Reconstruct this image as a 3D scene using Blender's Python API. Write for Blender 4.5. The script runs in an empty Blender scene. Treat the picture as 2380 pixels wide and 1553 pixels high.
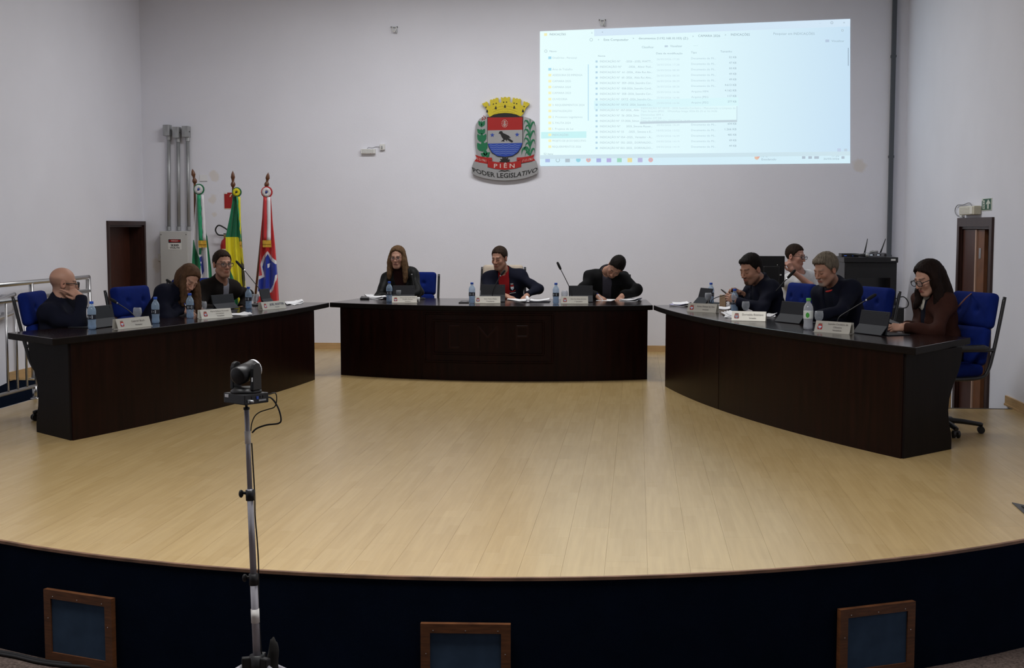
# Council chamber: curved stage, three dark desks, seated council members, flags, projection on the back wall.
import bpy, bmesh, math, random
import numpy as np
from mathutils import Vector, Matrix

random.seed(7)
rng = np.random.default_rng(7)
SC = bpy.context.scene
COL = SC.collection

# ------------------------------------------------------------------ camera
F_PX, YAW, PITCH, CAM_H = 3018.25, math.radians(5.517), math.radians(4.696), 1.547
c_right = np.array([math.cos(YAW), math.sin(YAW), 0.0])
c_fwd = np.array([-math.sin(YAW) * math.cos(PITCH), math.cos(YAW) * math.cos(PITCH), -math.sin(PITCH)])
c_up = np.cross(c_right, c_fwd)
C0 = np.array([0.0, 0.0, CAM_H])
cam_d = bpy.data.cameras.new('camera')
cam_d.sensor_width = 36.0
cam_d.lens = F_PX / 2380.0 * 36.0
cam_d.clip_end = 200
cam = bpy.data.objects.new('camera', cam_d)
COL.objects.link(cam)
cam.matrix_world = Matrix((
    (c_right[0], c_up[0], -c_fwd[0], C0[0]),
    (c_right[1], c_up[1], -c_fwd[1], C0[1]),
    (c_right[2], c_up[2], -c_fwd[2], C0[2]),
    (0, 0, 0, 1)))
SC.camera = cam

# ------------------------------------------------------------------ world, lights, exposure
wd = bpy.data.worlds.new('world')
SC.world = wd
wd.use_nodes = True
wd.node_tree.nodes['Background'].inputs[0].default_value = (0.55, 0.57, 0.62, 1)
wd.node_tree.nodes['Background'].inputs[1].default_value = 0.02
SC.view_settings.view_transform = 'Standard'
SC.view_settings.look = 'None'
SC.view_settings.gamma = 1.0
SC.view_settings.use_curve_mapping = False
SC.view_settings.exposure = 0.0

XL, XR, YB = -6.33, 3.22, 16.25          # left, right and back wall of the hall
ZH, ZC = -0.55, 4.9                      # hall floor and ceiling (stage floor is z = 0)
LIGHTS = [(-2.9, 5.0, 1.0), (-1.5, 5.0, 1.0), (-.1, 5.0, 1.0),
          (-3.2, 13.5, .52), (-1.6, 13.5, .52), (-.0, 13.5, .50)]
LIGHT_W = 102.0
for lx, ly, lp in LIGHTS:
    ld = bpy.data.lights.new('ceiling_lamp', 'AREA')
    ld.shape = 'RECTANGLE'
    ld.size, ld.size_y = 1.15, 0.55
    ld.energy = LIGHT_W * lp
    ld.color = (1.0, 0.995, 0.99)
    lo = bpy.data.objects.new('ceiling_lamp', ld)
    lo.location = (lx, ly, ZC - 0.07)
    COL.objects.link(lo)

# ------------------------------------------------------------------ pixel helpers (2380 x 1553 frame)
def ray(x, y):
    return c_fwd + c_right * ((x - 1190.0) / F_PX) - c_up * ((y - 776.5) / F_PX)
def at_z(x, y, z=0.76):
    v = ray(x, y); return C0 + v * ((z - CAM_H) / v[2])
def at_Y(x, y, Y):
    v = ray(x, y); return C0 + v * (Y / v[1])
def at_X(x, y, X):
    v = ray(x, y); return C0 + v * (X / v[0])
def to_px(P):
    q = np.asarray(P, float) - C0; d = q @ c_fwd
    return 1190 + F_PX * (q @ c_right) / d, 776.5 - F_PX * (q @ c_up) / d
def nrm(v):
    v = np.asarray(v, float); return v / (np.linalg.norm(v) + 1e-12)

# ------------------------------------------------------------------ materials
MATS = {}
def mk(name, col, rough=0.5, metal=0.0, var=0.0, vscale=8.0, stretch=(1, 1, 1), bump=0.0, bscale=60.0,
       coat=0.0, spec=0.5, emit=None, estr=1.0, trans=0.0, sheen=0.0, obj=True, ior=1.45):
    if name in MATS: return MATS[name]
    m = bpy.data.materials.new(name); m.use_nodes = True
    nt = m.node_tree; b = nt.nodes['Principled BSDF']
    b.inputs['Roughness'].default_value = rough
    b.inputs['Metallic'].default_value = metal
    b.inputs['Specular IOR Level'].default_value = spec
    b.inputs['Coat Weight'].default_value = coat
    b.inputs['Coat Roughness'].default_value = 0.12
    b.inputs['Transmission Weight'].default_value = trans
    b.inputs['Sheen Weight'].default_value = sheen
    b.inputs['IOR'].default_value = ior
    c4 = (*col, 1)
    b.inputs['Base Color'].default_value = c4
    if emit:
        b.inputs['Emission Color'].default_value = (*emit, 1)
        b.inputs['Emission Strength'].default_value = estr
    if var > 0 or bump > 0:
        tc = nt.nodes.new('ShaderNodeTexCoord'); mp = nt.nodes.new('ShaderNodeMapping')
        mp.inputs['Scale'].default_value = stretch
        nt.links.new(tc.outputs['Object'], mp.inputs[0])
        if var > 0:
            n = nt.nodes.new('ShaderNodeTexNoise'); n.inputs['Scale'].default_value = vscale
            n.inputs['Detail'].default_value = 5
            nt.links.new(mp.outputs[0], n.inputs['Vector'])
            r = nt.nodes.new('ShaderNodeValToRGB')
            r.color_ramp.elements[0].position = 0.3; r.color_ramp.elements[1].position = 0.7
            r.color_ramp.elements[0].color = (*[max(0, c * (1 - var)) for c in col], 1)
            r.color_ramp.elements[1].color = (*[min(1, c * (1 + var)) for c in col], 1)
            nt.links.new(n.outputs['Fac'], r.inputs[0]); nt.links.new(r.outputs[0], b.inputs['Base Color'])
        if bump > 0:
            n2 = nt.nodes.new('ShaderNodeTexNoise'); n2.inputs['Scale'].default_value = bscale
            n2.inputs['Detail'].default_value = 3
            nt.links.new(mp.outputs[0], n2.inputs['Vector'])
            bp = nt.nodes.new('ShaderNodeBump'); bp.inputs['Strength'].default_value = bump
            bp.inputs['Distance'].default_value = 0.01
            nt.links.new(n2.outputs['Fac'], bp.inputs['Height']); nt.links.new(bp.outputs[0], b.inputs['Normal'])
    MATS[name] = m
    return m

def mk_attr(name, rough=0.55, spec=0.4, bump=0.0, sheen=0.0):
    """material whose colour is the mesh's own colour attribute 'Col'"""
    m = mk(name, (0.5, 0.5, 0.5), rough=rough, spec=spec, bump=bump, bscale=300, sheen=sheen)
    nt = m.node_tree
    a = nt.nodes.new('ShaderNodeAttribute'); a.attribute_name = 'Col'
    nt.links.new(a.outputs['Color'], nt.nodes['Principled BSDF'].inputs['Base Color'])
    return m

# ------------------------------------------------------------------ object helpers
def tag(o, label=None, cat=None, group=None, kind=None):
    if label: o['label'] = label
    if cat: o['category'] = cat
    if group: o['group'] = group
    if kind: o['kind'] = kind
    return o
def thing(name, label, cat, loc=(0, 0, 0), rz=0.0, group=None):
    o = bpy.data.objects.new(name, None); COL.objects.link(o)
    o.empty_display_size = 0.1
    o.location = tuple(float(v) for v in loc); o.rotation_euler = (0, 0, rz)
    return tag(o, label, cat, group)
def link_mesh(name, me, mats, parent=None, loc=None, smooth=False):
    for m in (mats if isinstance(mats, (list, tuple)) else [mats]): me.materials.append(m)
    if smooth:
        me.polygons.foreach_set('use_smooth', [True] * len(me.polygons))
    o = bpy.data.objects.new(name, me); COL.objects.link(o)
    if parent: o.parent = parent
    if loc is not None: o.location = tuple(float(v) for v in loc)
    return o
def copy_tree(o, parent=None):
    c = o.copy(); COL.objects.link(c)
    if parent: c.parent = parent
    for ch in o.children: copy_tree(ch, c)
    return c

class MB:
    """collects shapes and links them as ONE mesh object"""
    def __init__(s, org=None):
        s.v = []; s.f = []; s.mi = []; s.org = np.zeros(3) if org is None else np.asarray(org, float); s.cur = 0
    def add(s, vs, fs, M=None):
        k = len(s.v)
        for v in vs:
            v = np.asarray(v, float)
            if M is not None: v = M[:3, :3] @ v + M[:3, 3]
            s.v.append(v - s.org)
        for f in fs: s.f.append([i + k for i in f]); s.mi.append(s.cur)
        return s
    def box(s, c, d, M=None, ch=0.0):
        x, y, z = [q / 2 for q in d]; c = np.asarray(c, float)
        if ch <= 0:
            vs = [c + (sx * x, sy * y, sz * z) for sz in (-1, 1) for sy in (-1, 1) for sx in (-1, 1)]
            fs = [(0, 2, 3, 1), (4, 5, 7, 6), (0, 1, 5, 4), (1, 3, 7, 5), (3, 2, 6, 7), (2, 0, 4, 6)]
            return s.add(vs, fs, M)
        ch = min(ch, x * .9, y * .9, z * .9)
        bm = bmesh.new(); bmesh.ops.create_cube(bm, size=1)
        for v in bm.verts: v.co = (v.co.x * 2 * x, v.co.y * 2 * y, v.co.z * 2 * z)
        bmesh.ops.bevel(bm, geom=list(bm.edges), offset=ch, segments=2, profile=.6, affect='EDGES')
        bm.verts.index_update()
        s.add([c + np.array(v.co) for v in bm.verts], [[v.index for v in f.verts] for f in bm.faces], M)
        bm.free(); return s
    def tube(s, pts, r, n=10, M=None, caps=True, flat=1.0):
        pts = [np.asarray(p, float) for p in pts]; m = len(pts)
        rs = r if isinstance(r, (list, tuple, np.ndarray)) else [r] * m
        up = np.array([0, 0, 1.0]); vs = []; fs = []; pn = None
        for i, p in enumerate(pts):
            t = nrm(pts[min(i + 1, m - 1)] - pts[max(i - 1, 0)])
            if pn is None:
                a = up if abs(t @ up) < .9 else np.array([1.0, 0, 0]); nn = nrm(np.cross(t, a))
            else: nn = nrm(pn - t * (pn @ t))
            pn = nn; bb = np.cross(t, nn)
            for k in range(n):
                an = 2 * math.pi * k / n
                vs.append(p + (nn * math.cos(an) + bb * math.sin(an) * flat) * rs[i])
        for i in range(m - 1):
            for k in range(n):
                k2 = (k + 1) % n
                fs.append((i * n + k, i * n + k2, (i + 1) * n + k2, (i + 1) * n + k))
        if caps:
            fs.append(list(range(n))[::-1]); fs.append([(m - 1) * n + k for k in range(n)])
        return s.add(vs, fs, M)
    def lathe(s, prof, n=20, M=None, c=(0, 0, 0)):
        vs = []; fs = []; c = np.asarray(c, float)
        for r, z in prof:
            for k in range(n):
                a = 2 * math.pi * k / n; vs.append(c + (r * math.cos(a), r * math.sin(a), z))
        for i in range(len(prof) - 1):
            for k in range(n):
                k2 = (k + 1) % n; fs.append((i * n + k, i * n + k2, (i + 1) * n + k2, (i + 1) * n + k))
        if prof[0][0] > 1e-4: fs.append(list(range(n))[::-1])
        if prof[-1][0] > 1e-4: fs.append([(len(prof) - 1) * n + k for k in range(n)])
        return s.add(vs, fs, M)
    def prism(s, poly, z0, z1, M=None):
        """polygon (x, y) extruded z0..z1"""
        n = len(poly)
        vs = [(x, y, z0) for x, y in poly] + [(x, y, z1) for x, y in poly]
        a = sum(poly[i][0] * poly[(i + 1) % n][1] - poly[(i + 1) % n][0] * poly[i][1] for i in range(n))
        idx = list(range(n)) if a > 0 else list(range(n))[::-1]
        fs = [idx[::-1], [i + n for i in idx]]
        for i in range(n):
            p, q = idx[i], idx[(i + 1) % n]; fs.append((p, q, q + n, p + n))
        return s.add(vs, fs, M)
    def ball(s, c, r, n=12, M=None):
        rr = r if isinstance(r, (tuple, list)) else (r, r, r)
        vs = []; fs = []; c = np.asarray(c, float); m = max(6, n // 2 + 2)
        for i in range(m + 1):
            th = math.pi * i / m
            for k in range(n):
                a = 2 * math.pi * k / n
                vs.append(c + (rr[0] * math.sin(th) * math.cos(a), rr[1] * math.sin(th) * math.sin(a), -rr[2] * math.cos(th)))
        for i in range(m):
            for k in range(n):
                k2 = (k + 1) % n; fs.append((i * n + k, i * n + k2, (i + 1) * n + k2, (i + 1) * n + k))
        return s.add(vs, fs, M)
    def mesh(s, name):
        me = bpy.data.meshes.new(name)
        me.from_pydata([tuple(v) for v in s.v], [], s.f); me.update()
        if any(s.mi): me.polygons.foreach_set('material_index', s.mi)
        return me
    def build(s, name, mats, parent=None, loc=None, smooth=False, bev=0.0, merge=False):
        me = s.mesh(name)
        if merge:
            bm = bmesh.new(); bm.from_mesh(me); bmesh.ops.remove_doubles(bm, verts=bm.verts, dist=1e-5); bm.to_mesh(me); bm.free()
        o = link_mesh(name, me, mats, parent, loc, smooth)
        if bev > 0:
            md = o.modifiers.new('bevel', 'BEVEL'); md.width = bev; md.segments = 2; md.limit_method = 'ANGLE'
        return o

def frm(o, x, y, z):
    M = np.eye(4); M[:3, 0] = x; M[:3, 1] = y; M[:3, 2] = z; M[:3, 3] = o; return M
def rotz(a, o=(0, 0, 0)):
    return frm(o, (math.cos(a), math.sin(a), 0), (-math.sin(a), math.cos(a), 0), (0, 0, 1))
def bez(pts, n=16):
    """Catmull-Rom curve through points"""
    P = [np.asarray(p, float) for p in pts]; P = [2 * P[0] - P[1]] + P + [2 * P[-1] - P[-2]]
    out = []
    for i in range(1, len(P) - 2):
        for k in range(n):
            t = k / n
            out.append(.5 * ((2 * P[i]) + (P[i + 1] - P[i - 1]) * t + (2 * P[i - 1] - 5 * P[i] + 4 * P[i + 1] - P[i + 2]) * t * t
                             + (3 * P[i] - P[i - 1] - 3 * P[i + 1] + P[i + 2]) * t ** 3))
    out.append(P[-2]); return out

# flat lettering: glyph outlines turned into a mesh
_TX = {}
def text_geo(s, size=1.0, bold=0.0):
    key = (s, bold)
    if key not in _TX:
        cu = bpy.data.curves.new('lettering', 'FONT'); cu.body = s; cu.size = 1.0; cu.resolution_u = 2; cu.offset = bold
        ob = bpy.data.objects.new('lettering', cu)
        me = bpy.data.meshes.new_from_object(ob)
        vs = np.array([v.co for v in me.vertices]) if len(me.vertices) else np.zeros((0, 3))
        fs = [list(p.vertices) for p in me.polygons]
        bpy.data.objects.remove(ob); bpy.data.curves.remove(cu); bpy.data.meshes.remove(me)
        _TX[key] = (vs, fs)
    vs, fs = _TX[key]
    return vs * size, fs
def text_fit(s, x0, x1, y0, h, bold=0.0, align='fit'):
    """2D vertices of a line of text squeezed between x0 and x1 (cap height h)"""
    vs, fs = text_geo(s, 1.0, bold)
    if not len(vs): return np.zeros((0, 2)), []
    w = vs[:, 0].max() - vs[:, 0].min(); v = vs[:, :2].copy(); v[:, 0] -= vs[:, 0].min()
    v[:, 1] *= h / .69
    v[:, 0] *= (x1 - x0) / w
    return v + (x0, y0), fs

# ------------------------------------------------------------------ smooth implicit surfaces (bodies, clothes, hair)
def smin(a, b, k):
    h = np.clip(.5 + .5 * (b - a) / k, 0, 1); return b * (1 - h) + a * h - k * h * (1 - h)
def smax(a, b, k): return -smin(-a, -b, k)
def cap(P, a, b, ra, rb=None):
    rb = ra if rb is None else rb
    a = np.asarray(a, float); b = np.asarray(b, float); ba = b - a
    h = np.clip(((P - a) @ ba) / (ba @ ba + 1e-12), 0, 1)
    return np.linalg.norm(P - a - h[:, None] * ba, axis=1) - (ra + (rb - ra) * h)
def ell(P, c, r, M=None):
    q = P - np.asarray(c, float)
    if M is not None: q = q @ M
    r = np.asarray(r, float); k0 = np.linalg.norm(q / r, axis=1); k1 = np.linalg.norm(q / r ** 2, axis=1) + 1e-9
    return k0 * (k0 - 1) / k1
def frame3(fwd, up):
    f = nrm(fwd); r = nrm(np.cross(f, up)); u = np.cross(r, f); return np.stack([r, f, u], 1)
def snet(fn, lo, hi, h):
    """surface nets: vertices and quads of the zero level of fn inside the box lo..hi"""
    lo = np.asarray(lo, float); n = np.ceil((np.asarray(hi, float) - lo) / h).astype(int) + 1
    g = np.stack(np.meshgrid(*[lo[i] + h * np.arange(n[i]) for i in range(3)], indexing='ij'), -1).reshape(-1, 3)
    V = fn(g).reshape(n); I = V < 0
    sh = [(i, j, k) for i in (0, 1) for j in (0, 1) for k in (0, 1)]
    cut = lambda A, o: A[o[0]:n[0] - 1 + o[0], o[1]:n[1] - 1 + o[1], o[2]:n[2] - 1 + o[2]]
    cnt = sum(cut(I, o).astype(np.int8) for o in sh); mask = (cnt > 0) & (cnt < 8)
    ids = -np.ones(mask.shape, int); ids[mask] = np.arange(mask.sum())
    acc = np.zeros((mask.sum(), 3)); num = np.zeros(mask.sum())
    for o in sh:
        for ax in range(3):
            if o[ax]: continue
            o2 = list(o); o2[ax] = 1
            a = cut(V, o)[mask]; b = cut(V, o2)[mask]; cr = (a < 0) != (b < 0)
            t = np.where(cr, a / np.where(cr, a - b, 1), 0)
            p = np.tile(np.array(o, float), (len(a), 1)); p[:, ax] += t
            acc += np.where(cr[:, None], p, 0); num += cr
    verts = lo + h * (np.argwhere(mask) + acc / num[:, None])
    quads = []
    for ax in range(3):
        b, c = (ax + 1) % 3, (ax + 2) % 3
        sl = [slice(1, n[i] - 1) for i in range(3)]; s1 = list(sl); s2 = list(sl)
        s1[ax] = slice(0, n[ax] - 1); s2[ax] = slice(1, n[ax])
        A = I[tuple(s1)]; B = I[tuple(s2)]; e = np.argwhere(A != B)
        if not len(e): continue
        flip = A[tuple(e.T)]
        base = e.copy(); base[:, b] += 1; base[:, c] += 1
        def cell(db, dc):
            q = base.copy(); q[:, b] -= db; q[:, c] -= dc; return ids[tuple(q.T)]
        q = np.stack([cell(1, 1), cell(0, 1), cell(0, 0), cell(1, 0)], 1)
        q[~flip] = q[~flip][:, ::-1]
        quads.append(q)
    return verts, (np.concatenate(quads) if quads else np.zeros((0, 4), int))
def np_mesh(name, verts, quads, cols=None):
    me = bpy.data.meshes.new(name)
    me.from_pydata(verts.tolist(), [], quads.tolist()); me.update()
    if cols is not None:
        at = me.color_attributes.new('Col', 'FLOAT_COLOR', 'POINT')
        c4 = np.concatenate([cols, np.ones((len(cols), 1))], 1).astype(np.float32)
        at.data.foreach_set('color', c4.ravel())
    return me
# ================================================================== SETTING
M_wall = mk('painted_wall', (0.78, 0.785, 0.855), rough=0.75, var=0.02, vscale=1.4, bump=0.06, bscale=90, spec=0.25)
M_ceil = mk('ceiling_paint', (0.6, 0.6, 0.6), rough=0.9)
M_hallwall = mk('hall_wall_paint', (0.30, 0.29, 0.29), rough=0.9)
M_carpet_hall = mk('hall_carpet', (0.10, 0.075, 0.065), rough=1.0, var=0.5, vscale=90, bump=0.5, bscale=300, spec=0.1)
M_carpet_blue = mk('blue_stage_carpet', (0.0030, 0.0060, 0.0140), rough=1.0, var=0.12, vscale=6, bump=0.3, bscale=400, spec=0.02)
M_insert = mk('blue_panel_cloth', (0.034, 0.058, 0.098), rough=1.0, var=0.15, vscale=9, spec=0.1)
M_frame_wood = mk('stained_frame_wood', (0.10, 0.036, 0.012), rough=0.5, var=0.35, vscale=12, stretch=(1, 1, 7))
M_edge = mk('stage_edge_strip', (0.16, 0.085, 0.05), rough=0.6, var=0.5, vscale=7)
M_skirt_wood = mk('light_baseboard_wood', (0.50, 0.32, 0.15), rough=0.45, var=0.12, vscale=5, stretch=(1, 1, 12))
M_dark_wood = mk('dark_door_wood', (0.030, 0.010, 0.007), rough=0.4, var=0.35, vscale=6, stretch=(6, 6, .6))
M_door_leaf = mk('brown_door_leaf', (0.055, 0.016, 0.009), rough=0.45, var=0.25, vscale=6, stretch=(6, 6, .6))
M_black = mk('black_plastic', (0.012, 0.012, 0.013), rough=0.45)
M_white_pl = mk('white_plastic', (0.72, 0.72, 0.70), rough=0.4)
M_steel = mk('brushed_steel', (0.55, 0.55, 0.56), rough=0.32, metal=1.0)
M_galv = mk('galvanised_steel', (0.36, 0.37, 0.38), rough=0.45, metal=0.5, var=0.25, vscale=14, stretch=(1, 1, .3))
M_paper = mk('white_paper', (0.80, 0.80, 0.82), rough=0.8)

# wall: old plaster repairs (pale beige spots with a shape of their own)
def wall_with_patches():
    nt = M_wall.node_tree; b = nt.nodes['Principled BSDF']
    ramp = b.inputs['Base Color'].links[0].from_node
    geo = nt.nodes.new('ShaderNodeNewGeometry'); noise = nt.nodes.new('ShaderNodeTexNoise')
    noise.inputs['Scale'].default_value = 9
    nt.links.new(geo.outputs['Position'], noise.inputs['Vector'])
    last = ramp.outputs[0]
    for (px, py, r) in ((498, 409, .085), (495, 462, .06), (500, 500, .05), (1998, 386, .10), (365, 612, .10)):
        c = at_Y(px, py, YB)
        d = nt.nodes.new('ShaderNodeVectorMath'); d.operation = 'DISTANCE'; d.inputs[1].default_value = tuple(c)
        nt.links.new(geo.outputs['Position'], d.inputs[0])
        mu = nt.nodes.new('ShaderNodeMath'); mu.operation = 'MULTIPLY_ADD'; mu.inputs[1].default_value = -.16; mu.inputs[2].default_value = .08
        nt.links.new(noise.outputs['Fac'], mu.inputs[0])
        su = nt.nodes.new('ShaderNodeMath'); su.operation = 'ADD'
        nt.links.new(d.outputs['Value'], su.inputs[0]); nt.links.new(mu.outputs[0], su.inputs[1])
        mr = nt.nodes.new('ShaderNodeMapRange'); mr.inputs[1].default_value = r; mr.inputs[2].default_value = r * .55
        mr.inputs[3].default_value = 0; mr.inputs[4].default_value = .55
        nt.links.new(su.outputs[0], mr.inputs[0])
        mx = nt.nodes.new('ShaderNodeMixRGB'); mx.inputs[2].default_value = (.70, .63, .55, 1)
        nt.links.new(mr.outputs[0], mx.inputs[0]); nt.links.new(last, mx.inputs[1]); last = mx.outputs[0]
    nt.links.new(last, b.inputs['Base Color'])
wall_with_patches()

# laminate: three narrow strips per board, slightly different tones, long grain
def laminate():
    m = bpy.data.materials.new('pale_laminate'); m.use_nodes = True; nt = m.node_tree; b = nt.nodes['Principled BSDF']
    geo = nt.nodes.new('ShaderNodeNewGeometry'); sep = nt.nodes.new('ShaderNodeSeparateXYZ'); com = nt.nodes.new('ShaderNodeCombineXYZ')
    nt.links.new(geo.outputs['Position'], sep.inputs[0]); nt.links.new(sep.outputs['Y'], com.inputs['X']); nt.links.new(sep.outputs['X'], com.inputs['Y'])
    br = nt.nodes.new('ShaderNodeTexBrick'); br.offset = .37; br.squash = 1; br.inputs['Scale'].default_value = 1
    br.inputs['Mortar Size'].default_value = 0; br.inputs['Brick Width'].default_value = .55; br.inputs['Row Height'].default_value = .0645
    br.inputs['Color1'].default_value = (.435, .306, .136, 1); br.inputs['Color2'].default_value = (.470, .338, .158, 1)
    nt.links.new(com.outputs[0], br.inputs['Vector'])
    mp = nt.nodes.new('ShaderNodeMapping'); mp.inputs['Scale'].default_value = (1.6, 26, 1)
    nt.links.new(com.outputs[0], mp.inputs[0])
    n = nt.nodes.new('ShaderNodeTexNoise'); n.inputs['Scale'].default_value = 1.5; n.inputs['Detail'].default_value = 6
    nt.links.new(mp.outputs[0], n.inputs['Vector'])
    r = nt.nodes.new('ShaderNodeValToRGB'); r.color_ramp.elements[0].color = (.93, .92, .90, 1); r.color_ramp.elements[1].color = (1.04, 1.04, 1.03, 1)
    r.color_ramp.elements[0].position = .3; r.color_ramp.elements[1].position = .68
    nt.links.new(n.outputs['Fac'], r.inputs[0])
    mx = nt.nodes.new('ShaderNodeMixRGB'); mx.blend_type = 'MULTIPLY'; mx.inputs[0].default_value = 1
    nt.links.new(br.outputs['Color'], mx.inputs[1]); nt.links.new(r.outputs[0], mx.inputs[2])
    oi = nt.nodes.new('ShaderNodeObjectInfo'); mr = nt.nodes.new('ShaderNodeMapRange')
    mr.inputs[3].default_value = .975; mr.inputs[4].default_value = 1.025
    nt.links.new(oi.outputs['Random'], mr.inputs[0])
    vm = nt.nodes.new('ShaderNodeVectorMath'); vm.operation = 'SCALE'
    nt.links.new(mx.outputs[0], vm.inputs[0]); nt.links.new(mr.outputs[0], vm.inputs['Scale'])
    nt.links.new(vm.outputs[0], b.inputs['Base Color'])
    b.inputs['Roughness'].default_value = .27; b.inputs['Specular IOR Level'].default_value = .45
    return m
M_lam = laminate()
M_gap = mk('board_gap', (0.32, 0.225, 0.11), rough=.6)

# ---- stage outline
ACX, ACY, AR = -1.03, 10.56, 4.96
WLX, WLY = -5.42, 12.60                   # left ramp: x below, y below
WRX, WRY0, WRY1 = 2.45, 11.37, 14.1       # right stair well
def arc_y(x):
    q = AR * AR - (x - ACX) ** 2
    return ACY - math.sqrt(q) if q > 0 else ACY
def at_cyl(px, py, R=AR):
    v = ray(px, py); o = C0[:2] - (ACX, ACY); a = v[:2] @ v[:2]; b = 2 * (o @ v[:2]); c = o @ o - R * R
    t = (-b - math.sqrt(b * b - 4 * a * c)) / (2 * a); return C0 + v * t
N_ARC = 60
arcx = [WLX + (XR - WLX) * i / N_ARC for i in range(N_ARC + 1)]
edge = [(x, arc_y(x)) for x in arcx]

TH = .012
mb = MB()
outline = edge + [(XR, WRY0), (WRX, WRY0), (WRX, WRY1), (XR, WRY1), (XR, YB), (XL, YB), (XL, WLY), (WLX, WLY)]
mb.prism(outline, -.10, -TH)
floor = mb.build('floor', M_gap)
tag(floor, kind='structure')

# boards: children of the floor
PW, PL = .1935, 1.29
def sub_rect(rects, well):
    out = []
    wx0, wx1, wy0, wy1 = well
    for (x0, x1, y0, y1) in rects:
        if x1 <= wx0 or x0 >= wx1 or y1 <= wy0 or y0 >= wy1: out.append((x0, x1, y0, y1)); continue
        if y0 < wy0: out.append((x0, x1, y0, wy0))
        if y1 > wy1: out.append((x0, x1, wy1, y1))
        ya, yb = max(y0, wy0), min(y1, wy1)
        if x0 < wx0: out.append((x0, wx0, ya, yb))
        if x1 > wx1: out.append((wx1, x1, ya, yb))
    return out
boards = []
nx = int((XR - XL) / PW) + 1
for i in range(nx):
    x0 = XL + i * PW; x1 = min(x0 + PW, XR); ys = 4.6 + ((i * 0.47) % 1.0) * PL
    y = ys - PL
    while y < YB:
        rects = [(x0, x1, y, min(y + PL, YB))]
        rects = sub_rect(rects, (-99, WLX, -99, WLY)); rects = sub_rect(rects, (WRX, 99, WRY0, WRY1))
        for r in rects:
            if r[1] - r[0] < .01 or r[3] - r[2] < .02: continue
            xs = [r[0] + (r[1] - r[0]) * k / 4 for k in range(5)]
            lo = [min(max(r[2], arc_y(xx)), r[3]) for xx in xs]
            if max(r[3] - l for l in lo) < .02: continue
            full = all(abs(l - r[2]) < 1e-6 for l in lo) and abs((r[1] - r[0]) - PW) < 1e-6 and abs((r[3] - r[2]) - PL) < 1e-6
            boards.append((r, xs, lo, full))
        y += PL
G = .00035
def vis_size(bd):
    r = bd[0]; cx, cy = (r[0] + r[1]) / 2, (r[2] + r[3]) / 2
    px, py = to_px((cx, cy, 0))
    inside = -60 < px < 2440 and py < 1420
    return (1 if inside else 0, 1.0 / ((cx ** 2 + cy ** 2)) * (r[3] - r[2]))
boards.sort(key=vis_size, reverse=True)
bm0 = MB().box((PW / 2, PL / 2, -TH / 2), (PW - 2 * G, PL - 2 * G, TH)).mesh('floor_board')
bm0.materials.append(M_lam)
rest = MB()
for k, (r, xs, lo, full) in enumerate(boards):
    if k < 300:
        if full:
            o = bpy.data.objects.new('floor_board', bm0); COL.objects.link(o); o.location = (r[0], r[2], 0)
        else:
            poly = [(min(max(xx, r[0] + G), r[1] - G) - r[0], l + G - r[2]) for xx, l in zip(xs, lo)] + [(r[1] - G - r[0], r[3] - G - r[2]), (G, r[3] - G - r[2])]
            o = MB().prism(poly, -TH, 0).build('floor_board', M_lam, loc=(r[0], r[2], 0))
        o.parent = floor
    else:
        poly = [(min(max(xx, r[0] + G), r[1] - G), l + G) for xx, l in zip(xs, lo)] + [(r[1] - G, r[3] - G), (r[0] + G, r[3] - G)]
        rest.prism(poly, -TH, 0)
o = rest.build('floor_boards_beyond', M_lam, floor); tag(o, kind='stuff')

# ---- stage front (curved carpeted face), brown edge strip
def ribbon(pts, off0, off1, z0, z1, name, mat, parent=None, kind=None, smooth=True):
    """wall following a polyline; offsets are along the outward (right-hand) normal"""
    mb = MB(); n = len(pts); P = [np.array(p, float) for p in pts]; rows = []
    for i in range(n):
        t = nrm(P[min(i + 1, n - 1)] - P[max(i - 1, 0)]); nn = np.array([t[1], -t[0]])
        a = P[i] + nn * off0; b = P[i] + nn * off1
        rows.append([(a[0], a[1], z0), (b[0], b[1], z0), (b[0], b[1], z1), (a[0], a[1], z1)])
    vs = [v for r in rows for v in r]; fs = []
    for i in range(n - 1):
        for k in range(4):
            k2 = (k + 1) % 4; fs.append((i * 4 + k, i * 4 + k2, (i + 1) * 4 + k2, (i + 1) * 4 + k))
    fs.append((3, 2, 1, 0)); e = (n - 1) * 4; fs.append((e, e + 1, e + 2, e + 3))
    mb.add(vs, fs); o = mb.build(name, mat, parent)
    if kind: tag(o, kind=kind)
    return o
well_l = [(WLX, WLY)] + [(WLX, WLY + (arc_y(WLX) - WLY) * i / 6) for i in range(1, 6)]
ribbon(edge, .0, .012, ZH, -.013, 'wall_stage_front', M_carpet_blue, kind='structure')
ribbon(edge, -.004, .016, -.013, .001, 'trim_1', M_edge, kind='structure')
o = MB().box((WLX + .0, (WLY + 8.3) / 2, ZH / 2 - .012), (.02, WLY - 8.3, -ZH - .024)).build('wall_ramp_side', M_carpet_blue); tag(o, kind='structure')
o = MB().box((WLX, (WLY + 8.3) / 2, -.012), (.03, WLY - 8.3, .022)).build('trim_2', M_steel); tag(o, kind='structure')
# left carpeted ramp that runs down along the wall to the hall
rv = [(XL, WLY, -.004), (WLX, WLY, -.004), (WLX, 8.0, ZH + .01), (XL, 8.0, ZH + .01), (XL, WLY, -.1), (WLX, WLY, -.1), (WLX, 8.0, ZH - .1), (XL, 8.0, ZH - .1)]
o = MB().add(rv, [(0, 3, 2, 1), (4, 5, 6, 7), (0, 1, 5, 4), (1, 2, 6, 5), (2, 3, 7, 6), (3, 0, 4, 7)]).build('floor_ramp', M_carpet_blue); tag(o, kind='structure')
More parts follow.
